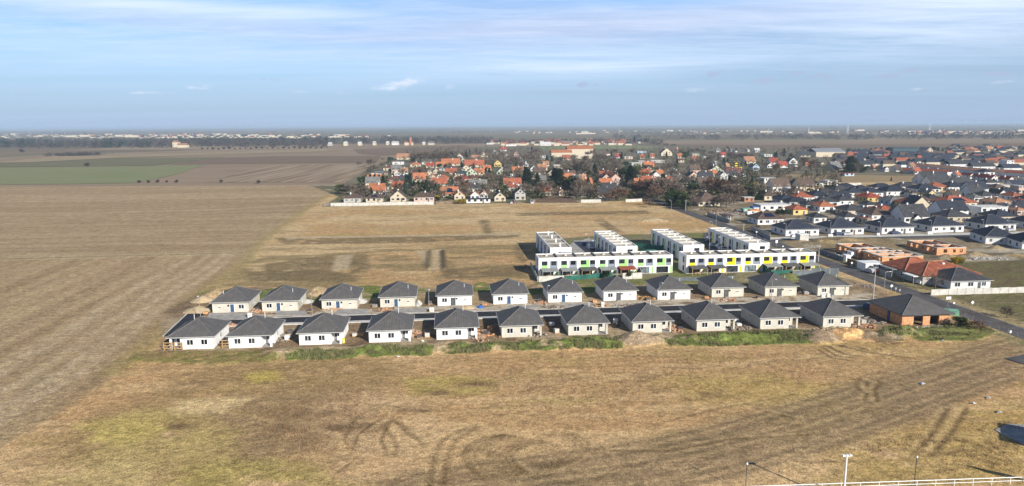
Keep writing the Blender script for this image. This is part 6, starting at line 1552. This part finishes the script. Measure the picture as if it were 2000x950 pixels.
for i in range(420):
    px_ = rnd.uniform(1500, 2060); py_ = rnd.uniform(300, 440); g = G(px_, py_)
    if free(g.x, g.y, 0) and not (1500 < px_ < 1830 and 340 < py_ < 364): sp_.append((g.x, g.y, rnd.uniform(1.2, 3), rnd.uniform(1, 2), rnd.choice((0, 1, 2, 0))))
wood('garden_thicket', sp_, [TW, EVG, OLV], 'tangle of bare and evergreen garden shrubs between the village houses')['category'] = 'shrubs'
# weeds on the spoil bank and dry stalks
def tufts(name, spots, m, hh, label, cat, spread=.25, n=7, wd=.05):
    r = random.Random(9); mb = MB()
    for x, y, z in spots:
        for i in range(n):
            c = Vector((x+r.uniform(-spread, spread), y+r.uniform(-spread, spread), z-.05)); d = Vector((r.uniform(-.5, .5), r.uniform(-.5, .5), 1))*hh*r.uniform(.25, 1.3); o = Vector((r.uniform(-1, 1), r.uniform(-1, 1), 0)).normalized()*wd
            mb.face([c-o, c+o, c+d])
    return tag(mb.build(name, m), label, cat, None, 'stuff')
def sample(pts, n, r):
    P_ = pxs(pts); xs = [p.x for p in P_]; ys = [p.y for p in P_]; out = []
    while len(out) < n:
        p = Vector((r.uniform(min(xs), max(xs)), r.uniform(min(ys), max(ys)), 0))
        if inpoly(p, P_): out.append((p.x, p.y))
    A_ = np.array(out); hgt, _ = terrain(A_[:, 0], A_[:, 1]); return [(a[0], a[1], float(z)) for a, z in zip(out, hgt)]
GW = mat('weed_leaves', (0.12, 0.145, 0.055), .9, .35, 1.1, spec=.15, col2=(0.23, 0.205, 0.105))
DW = mat('dry_stalks', (0.34, 0.235, 0.13), .95, .35, .3, spec=.05, col2=(0.17, 0.115, 0.07)); 
r9 = random.Random(77); gs = []
for pts, n in (([(558, 697), (600, 690), (640, 688), (668, 693), (700, 689), (690, 700), (640, 704), (560, 706)], 420), ([(685, 691), (735, 681), (790, 686), (845, 682), (840, 694), (760, 698), (690, 700)], 600), ([(862, 686), (880, 677), (915, 679), (960, 673), (1000, 675), (1010, 686), (930, 691), (870, 694)], 700), ([(1006, 672), (1100, 665), (1160, 662), (1213, 668), (1212, 682), (1100, 685), (1008, 688)], 1100), ([(1298, 670), (1330, 657), (1440, 650), (1560, 646), (1592, 666), (1440, 677), (1310, 679)], 2000), ([(1716, 655), (1734, 640), (1800, 640), (1895, 632), (1942, 648), (1895, 664), (1720, 669)], 1500), ([(510, 574), (520, 565), (545, 566), (560, 585), (515, 590)], 120)): gs += sample(pts, n, r9)
gs = [g for g in gs if fbm(np.array([g[0]/3.0]), np.array([g[1]/2.0]), 3, 301)[0] > .50]
tufts('weeds', gs, GW, .62, 'lush green weeds on the spoil bank in front of the bungalows', 'weeds', .5, 7, .07)
ds = []
for pts, n in (([(262, 706), (285, 691), (430, 689), (540, 690), (540, 706), (400, 712)], 900), ([(500, 800), (700, 760), (820, 790), (700, 880), (540, 900)], 2200), ([(860, 700), (1650, 690), (1560, 760), (1300, 800), (900, 800)], 3600), ([(430, 560), (500, 505), (1030, 500), (1040, 550), (700, 570)], 4500), ([(540, 470), (1030, 440), (1240, 420), (1030, 500), (520, 505)], 1500), ([(1850, 608), (2000, 652), (2000, 640), (1870, 602)], 500), ([(230, 725), (330, 650), (330, 720), (240, 760)], 700), ([(1560, 900), (1760, 850), (2000, 820), (2000, 925), (1500, 935)], 1300)): ds += sample(pts, n, r9)
ds = [g for g in ds if fbm(np.array([g[0]/5.0]), np.array([g[1]/3.0]), 3, 311)[0] > .47]
tufts('dry_grass', ds, DW, .42, 'dry grass stalks and dead weeds over the meadow', 'dry grass', .4, 4, .04)
# ------------------------------------------------------------------ cars
CP = {n: mat('car_paint_'+n, c, .3, .03, spec=.6) for n, c in {'white': (.75, .75, .75), 'silver': (.42, .43, .45), 'black': (.02, .02, .025), 'navy': (.03, .05, .12), 'red': (.45, .03, .03)}.items()}
CARS = {}
def make_car(cn, van=False):
    t = thing('van' if van else 'parked_car', (0, 0, 0)); Ln, W = (5.2, 1.95) if van else (4.3, 1.78)
    prof = [(0, .3), (Ln, .3), (Ln, .8), (Ln-1.0, 1.0), (Ln-1.75, 2.0), (.1, 2.0), (0, 1.0)] if van else [(0, .3), (Ln, .3), (Ln, .68), (Ln-.95, .92), (Ln-1.6, 1.42), (.9, 1.46), (.12, 1.0), (0, .8)]
    mb = MB(); n = len(prof); A_ = [(p[0], -W/2+(.12 if p[1] > 1.1 else 0), p[1]) for p in prof]; B_ = [(p[0], W/2-(.12 if p[1] > 1.1 else 0), p[1]) for p in prof]
    mb.face(A_); mb.face(B_[::-1])
    for i in range(n): j = (i+1) % n; mb.face([A_[i], B_[i], B_[j], A_[j]])
    mb.build('body', CP[cn], t)
    z1 = 1.85 if van else 1.38; g_ = MB()
    for s in (-1, 1):
        y = s*(W/2-.03 if not van else W/2-.02); x0 = 1.0 if not van else Ln-2.6; g_.face([(x0-.35 if not van else x0, y+s*.02, 1.0), (Ln-1.1 if not van else Ln-1.15, y+s*.02, 1.0), (Ln-1.66 if not van else Ln-1.7, y-s*.07, z1), (x0, y-s*.07, z1)])
    g_.face([(Ln-.97, -W/2+.15, .98), (Ln-.97, W/2-.15, .98), (Ln-1.56 if not van else Ln-1.65, W/2-.2, z1), (Ln-1.56 if not van else Ln-1.65, -W/2+.2, z1)])
    g_.build('car_window', M['glass'], t)
    for x in (.8, Ln-.85):
        for y in (-W/2+.02, W/2-.22):
            wh = MB().tube((x, y, .31), (x, y+.2, .31), .31, n=14).build('wheel', M['tyre'], t)
            MB().tube((x, y-.01, .31), (x, y+.21, .31), .17, n=10).build('rim', M['steel'], wh)
    for y in (-W/2+.1, W/2-.4):
        MB().box(Ln-.04, y, .6, Ln+.015, y+.3, .74).build('headlight', M['paint_w'], t); MB().box(-.02, y, .65, .03, y+.3, .8).build('tail_light', CP['red'], t)
    return t
for cn, x, y, rz_, van, lab in (('navy', 1141, 481, 80, 0, 'dark blue car farthest in the shaded parking strip'), ('silver', 1150, 487, 80, 0, 'silver car in the middle of the shaded parking strip'), ('black', 1158, 493, 80, 0, 'black car beside the slim lamp in the parking strip'), ('navy', 1168, 497, 75, 0, 'dark blue car nearest the green-panelled block roof'), ('white', 1388, 459, 10, 0, 'white car at the far end behind the fourth rear block'), ('black', 1379, 474, 0, 0, 'dark car parked behind the third rear block'), ('silver', 1385, 482, -5, 0, 'silver car parked between the third and fourth rear blocks'), ('white', 1398, 484, -5, 0, 'white car parked between the third and fourth rear blocks'), ('silver', 1403, 489, 5, 0, 'silver car nearest the roof of the yellow-panelled block'), ('white', 1545, 464, 5, 0, 'white car parked before the first dark-roofed suburb bungalow'), ('navy', 1630, 460, 8, 0, 'dark car parked before the second dark-roofed suburb bungalow'), ('silver', 1646, 460, 8, 0, 'silver car beside the dark one before the second suburb bungalow'), ('navy', 1740, 457.5, 5, 0, 'dark blue car before the third dark-roofed suburb bungalow'), ('black', 1481, 467, 95, 0, 'dark car driving on the main road near the suburb junction'), ('white', 1667, 503, 92, 1, 'white van beside the brick shells'), ('white', 1792, 555, 10, 0, 'white car under trees beside the corner bungalow'), ('silver', 1708, 535, 100, 0, 'silver car behind the dark roadside fence'), ('red', 1722, 536, 100, 0, 'red car behind the dark roadside fence'), ('navy', 1690, 604, 20, 0, 'dark blue car in the shade between last bungalow and brick shell'), ('silver', 1966, 452, 10, 0, 'silver car at the right end of the suburb street'), ('white', 1458, 420, 10, 1, 'white van in the cluttered yard beside the main road'), ('black', 1436, 415, 0, 0, 'black car in the cluttered yard beside the main road'), ('red', 1467, 417, 15, 0, 'red car in the cluttered yard beside the main road')):
    k = (cn, van)
    if k not in CARS: CARS[k] = make_car(cn, van); o = CARS[k]; o.location = G(x, y, .14); o.rotation_euler = (0, 0, R(rz_)+ANG)
    else: o = copy_thing(CARS[k], G(x, y, .14), R(rz_)+ANG)
    tag(o, lab, 'van' if van else 'car', 'parked cars and vans')
# ------------------------------------------------------------------ site clutter
def heap(name, x, y, rx, ry, h, m, label, cat='heap', n=16, rough=.25, z=0.0):
    g = G(x, y); mb = MB(); r = random.Random(int(x*7+y)); rows = 7; base = len(mb.v)
    for j in range(rows):
        f_ = j/(rows-1); rad = 1-f_**1.15
        for i in range(n):
            a = 2*math.pi*i/n; q = rad*(1+r.uniform(-rough, rough)*.5*(1-f_)); mb.v.append((math.cos(a)*rx*q, math.sin(a)*ry*q, -.1+(h+.1)*f_*(1+r.uniform(-.06, .06))))
    for j in range(rows-1):
        for i in range(n): k = (i+1) % n; mb.f.append((j*n+i, j*n+k, (j+1)*n+k, (j+1)*n+i)); mb.m.append(0)
    o = mb.build(name, M[m]); o.location = Vector((g.x, g.y, z)); o.rotation_euler = (0, 0, ANG)
    for p in o.data.polygons: p.use_smooth = True
    return tag(o, label, cat)
heap('sand_heap', 396, 588, 3.6, 3.4, 1.5, 'sand', 'bright sand heap left of the back row, below the big soil heap')
heap('sand_heap', 388, 607, 4.4, 4.0, 1.3, 'sand', 'low pale sand heap beside the dark road bend at the far left')
heap('sand_heap', 912, 604, 3.4, 2.0, 1.0, 'sand', 'cream sand heap before the fifth back-row bungalow')
heap('gravel_heap', 706, 590, 1.8, 3.0, 1.0, 'concrete_l', 'whitish gravel heap right of the third back-row bungalow')
heap('gravel_heap', 817, 594, 1.2, 3.0, 1.3, 'concrete_l', 'whitish covered heap right of the fourth back-row bungalow')
heap('gravel_heap', 600, 590, 2.0, 3.0, .8, 'concrete_l', 'pale gravel heap right of the second back-row bungalow')
heap('tarp_heap', 938, 601, 1.4, 1.2, .8, 'tarp_b', 'crumpled blue tarp beside the cream sand heap', 'tarpaulin')
def scatter(name, x, y, w_, d_, n, m, label, size=.3, cat='rubble', z=.05):
    g = G(x, y); r = random.Random(int(x*3+y*5)); mb = MB()
    for i in range(n):
        c = Vector((r.gauss(0, w_/3), r.gauss(0, d_/3), z+r.uniform(0, .25))); s = size*r.uniform(.4, 1.3); a = r.uniform(0, 3.14); ca, sa = math.cos(a)*s, math.sin(a)*s
        P_ = [(c.x-ca+sa*.5, c.y-sa-ca*.5), (c.x+ca+sa*.5, c.y+sa-ca*.5), (c.x+ca-sa*.5, c.y+sa+ca*.5), (c.x-ca-sa*.5, c.y-sa+ca*.5)]; mb.prism(P_, c.z-.1, c.z+s*.5)
    o = mb.build(name, m if not isinstance(m, str) else M[m]); o.location = g; o.rotation_euler = (0, 0, ANG); return tag(o, label, cat)
TERR = mat('brick_scrap', (0.50, 0.22, 0.10), .9, .3, .8, col2=(.45, .36, .27))
for x, y, w_, d_, n, m, lab in ((505, 607, 3, 4, 40, TERR, 'orange and white scraps between the first two back-row bungalows'), (450, 637, 2.4, 3, 26, TERR, 'orange brick scraps behind the gap between the first two front bungalows'), (556, 662, 3, 8, 40, 'rubble', 'pale rubble along the right wall of the second front bungalow'), (652, 605, 3, 2, 24, TERR, 'reddish scraps before the fourth back-row bungalow'), (752, 606, 3, 2, 30, TERR, 'red scraps on the pavement left of the fourth driveway'), (811, 655, 2.5, 4, 40, TERR, 'orange brick scraps beside the fourth front bungalow'), (945, 655, 4, 6, 90, TERR, 'brown timber and brick heap right of the fifth front bungalow'), (1048, 655, 3, 2.5, 50, 'rubble', 'earth and rubble under the sixth front terrace'), (1058, 593, 3, 3, 30, TERR, 'mixed rubble before the seventh back-row bungalow'), (1085, 600, 5, 2, 34, 'rubble', 'grey rubble between driveways of the back row'), (1175, 597, 3, 3, 26, 'wood', 'light timber offcuts left of the eighth back-row bungalow'), (1265, 583, 4, 3, 60, 'wood', 'brown timber heap right of the eighth back-row bungalow'), (1240, 598, 8, 2, 60, 'rubble', 'dark grey rubble on the verge right of the white box'), (1320, 645, 3, 3, 40, TERR, 'orange bricks and boards under the eighth front terrace'), (1440, 643, 4, 3, 70, 'rubble', 'whitish rubble at the ninth front terrace'), (1422, 587, 4, 1.6, 30, TERR, 'brownish scraps before the tenth back-row bungalow'), (1573, 573, 3, 2, 18, 'paint_w', 'white scraps between the last two back-row bungalows'), (1680, 637, 4, 3, 60, TERR, 'orange brick stack rubble at the eleventh front terrace'), (1700, 628, 4, 4, 70, 'rubble', 'mixed building debris between the last bungalow and brick shell'), (1630, 643, 7, 1.5, 60, 'sand', 'sandy rubble line under the eleventh front bungalow'), (1810, 641, 8, 1.5, 50, 'concrete_l', 'pale rubble below the garage openings of the brick bungalow'), (1690, 560, 4, 5, 50, 'rubble', 'pale scrap heap right of the last back-row bungalow'), (1612, 496, 7, 5, 90, 'rubble', 'scattered construction rubble between the road and the brick shells'), (1632, 500, 5, 3, 60, 'concrete_l', 'whitish scrap ring by the road opposite the yellow block'), (1435, 419, 12, 7, 160, 'rubble', 'jumble of scrap in the yard by the village end of the road'), (1405, 412, 14, 8, 120, 'soil', 'dark heap of parts at the left side of the cluttered yard'), (1925, 506, 10, 3, 60, 'concrete_l', 'pale blocks scattered over the building ground at right'), (652, 401, 14, 8, 90, 'rubble', 'grey scrap at the left end of the whitewashed wall'), (1150, 385, 12, 6, 90, 'rubble', 'whitish scrap beside the tilled garden plot')):
    scatter('rubble', x, y, w_, d_, n, m, lab, .34 if y > 450 else .8)
def pallet(i, g, rz, m, h, what):
    t = thing('brick_pallet', g, rz, None, 'pallet', 'loaded pallets on the building plots'); later(t, what, 'on the estate plots')
    mb = MB()
    for yy in (0, .45, .9): mb.box(0, yy, 0, 1.2, yy+.1, .12)
    mb.box(-.02, -.02, .122, 1.22, 1.02, .16); mb.build('pallet', M['wood'], t); MB().box(.05, .05, .163, 1.15, .95, h).build('load', M[m], t)
k_ = 0
for i, (x, y, wl, mi) in enumerate(front):
    for j in range(2):
        k_ += 1; q_ = G(x, y)+U*(BW+1.2+rnd.uniform(0, 2.2))+V*rnd.uniform(1, 9); q_.z = .08
        m_, nm_ = rnd.choice((('brick_o', 'orange bricks'), ('concrete_l', 'pale blocks'), ('roof_grey', 'dark roof tiles'), ('paint_w', 'wrapped white boards'))); pallet(k_, q_, ANG+rnd.uniform(-.4, .4), m_, rnd.uniform(.6, 1.2), 'pallet of '+nm_)
for i, (x, y, wl, mi, dr_) in enumerate(back):
    q_ = G(x, y)-U*rnd.uniform(1.6, 3.6)+V*rnd.uniform(-2.5, 3); q_.z = .1; m_, nm_ = rnd.choice((('brick_o', 'orange bricks'), ('concrete', 'grey paving stones'), ('roof_grey', 'dark roof tiles'))); pallet(i, q_, ANG+rnd.uniform(-.4, .4), m_, rnd.uniform(.5, 1.0), 'pallet of '+nm_)
def trestle(x, y, label):
    t = thing('timber_trestle', G(x, y), ANG, label, 'trestle')
    for xx in (0, 1.6): MB().box(xx, 0, 0, xx+.14, .14, 2.0).build('leg', M['wood'], t)
    for z in (.5, 1.1, 1.75): MB().box(-.1, -.06, z, 1.9, -.003, z+.16).build('board', M['wood'], t)
    mb = MB(); mb.tube((0, .2, .1), (1.7, .2, 1.8), .05, n=4); mb.build('brace', M['wood'], t); return t
trestle(320, 686, 'rough timber trestle at the left terrace of the first front bungalow'); trestle(341, 686, 'lower timber trestle beside the terrace post of the first front bungalow'); trestle(434, 681, 'rough timber trestle between the first two front bungalows')
def boxy(name, x, y, w_, d_, h, m, label, cat, lid=None):
    t = thing(name, G(x, y), ANG, label, cat); MB().box(0, 0, 0, w_, d_, h).build('body', M[m], t); MB().box(-.05, -.05, h+.002, w_+.05, d_+.05, h+.1).build('lid', M[lid or m], t); MB().box(w_*.15, -.03, h*.2, w_*.85, -.003, h*.85).build('door', M['concrete_l'], t); return t
boxy('utility_box', 484, 622.5, 1.0, .5, 1.3, 'paint_w', 'white utility cabinet on the kerb below the first driveway', 'cabinet')
boxy('utility_box', 839, 609.5, 1.2, .5, 1.0, 'paint_w', 'white utility cabinet on the kerb by the lamp left of the white bungalows', 'cabinet')
boxy('utility_box', 1174.5, 600, .8, .4, 1.2, 'paint_w', 'white utility cabinet at the kerb below the eighth back-row bungalow', 'cabinet')
boxy('utility_box', 1605, 582, 1.0, .8, .7, 'paint_w', 'low white box before the last back-row bungalow', 'cabinet')
boxy('utility_box', 1616, 581, .8, .8, .9, 'paint_w', 'second low white box before the last back-row bungalow', 'cabinet')
boxy('water_tank', 669, 671, .5, .5, 1.0, 'yellow', 'small yellow container at the third front terrace post', 'container')
boxy('water_tank', 1572, 537, 1.6, 1.0, 1.0, 'plast_o', 'orange box behind the dark grey screen fence', 'container')
boxy('utility_box', 1713, 461.5, 1.2, .6, 1.2, 'paint_w', 'white cabinet pair before the third suburb bungalow', 'cabinet'); boxy('utility_box', 1812, 459, 2.2, .6, 1.3, 'paint_w', 'white cabinets before the fourth suburb bungalow', 'cabinet'); boxy('utility_box', 1618, 463.5, 2, .6, 1.1, 'paint_w', 'white cabinets before the second suburb bungalow', 'cabinet')
t = thing('skip', G(1840, 615), ANG-.3, 'pale green covered container on the verge behind the brick bungalow', 'container')
MB().prism([(0, 0), (3.6, -.8), (4.0, 1.6), (.4, 2.2)], 0, 1.1).build('body', M['plast_g'], t); MB().prism([(-.1, -.1), (3.65, -.9), (4.1, 1.7), (.3, 2.3)], 1.103, 1.2).build('cover', M['plast_g'], t)
for x, y, s, lab in ((778, 698, .55, 'white scrap lying before the weedy bank at left'), (826, 667, .35, 'tiny white bucket beside the fourth front bungalow'), (1841, 666, .6, 'white scrap lying below the weedy bank at right'), (1800, 750, .7, 'white sheet of litter beside the broad track'), (1901, 789, .5, 'small pale litter sheet right of the track'), (1930, 778, .6, 'white litter sheet farther right of the track'), (1951, 806, .6, 'longest white litter sheet at the right edge')):
    g = G(x, y, .12); mb = MB(); mb.v = [(-s, -.2, 0), (s*.8, -.35, .05), (s, .3, .28), (-s*.6, .4, .1), (0, 0, .34)]; mb.f = [(0, 1, 4), (1, 2, 4), (2, 3, 4), (3, 0, 4), (3, 2, 1, 0)]; mb.m = [0]*5
    o = mb.build('litter', M['paint_w']); o.location = g; o.rotation_euler = (0, 0, s*7); tag(o, lab, 'litter')
for x, y, m, lab in ((1452, 416, 'plast_g', 'green tarpaulin over goods in the cluttered yard'), (1470, 412, 'tarp_b', 'blue tarpaulin in the cluttered yard'), (1466, 419, 'plast_o', 'orange machine cover in the cluttered yard')):
    boxy('covered_stack', x, y, 5, 4, 2.2, m, lab, 'tarpaulin')
# ------------------------------------------------------------------ haze
hm = bpy.data.materials.new('haze_air'); hm.use_nodes = True; t = hm.node_tree; t.nodes.clear()
pv = t.nodes.new('ShaderNodeVolumePrincipled'); pv.inputs['Color'].default_value = (0.62, 0.80, 1.0, 1); pv.inputs['Density'].default_value = 1.1e-4; pv.inputs['Anisotropy'].default_value = 0.0
mo = t.nodes.new('ShaderNodeOutputMaterial'); t.links.new(pv.outputs[0], mo.inputs['Volume'])
o = MB().box(-45000, -3000, -1.6, 45000, 45000, 50.5).build('haze', hm); tag(o, kind='stuff')
bpy.context.view_layer.update()
finish_labels()
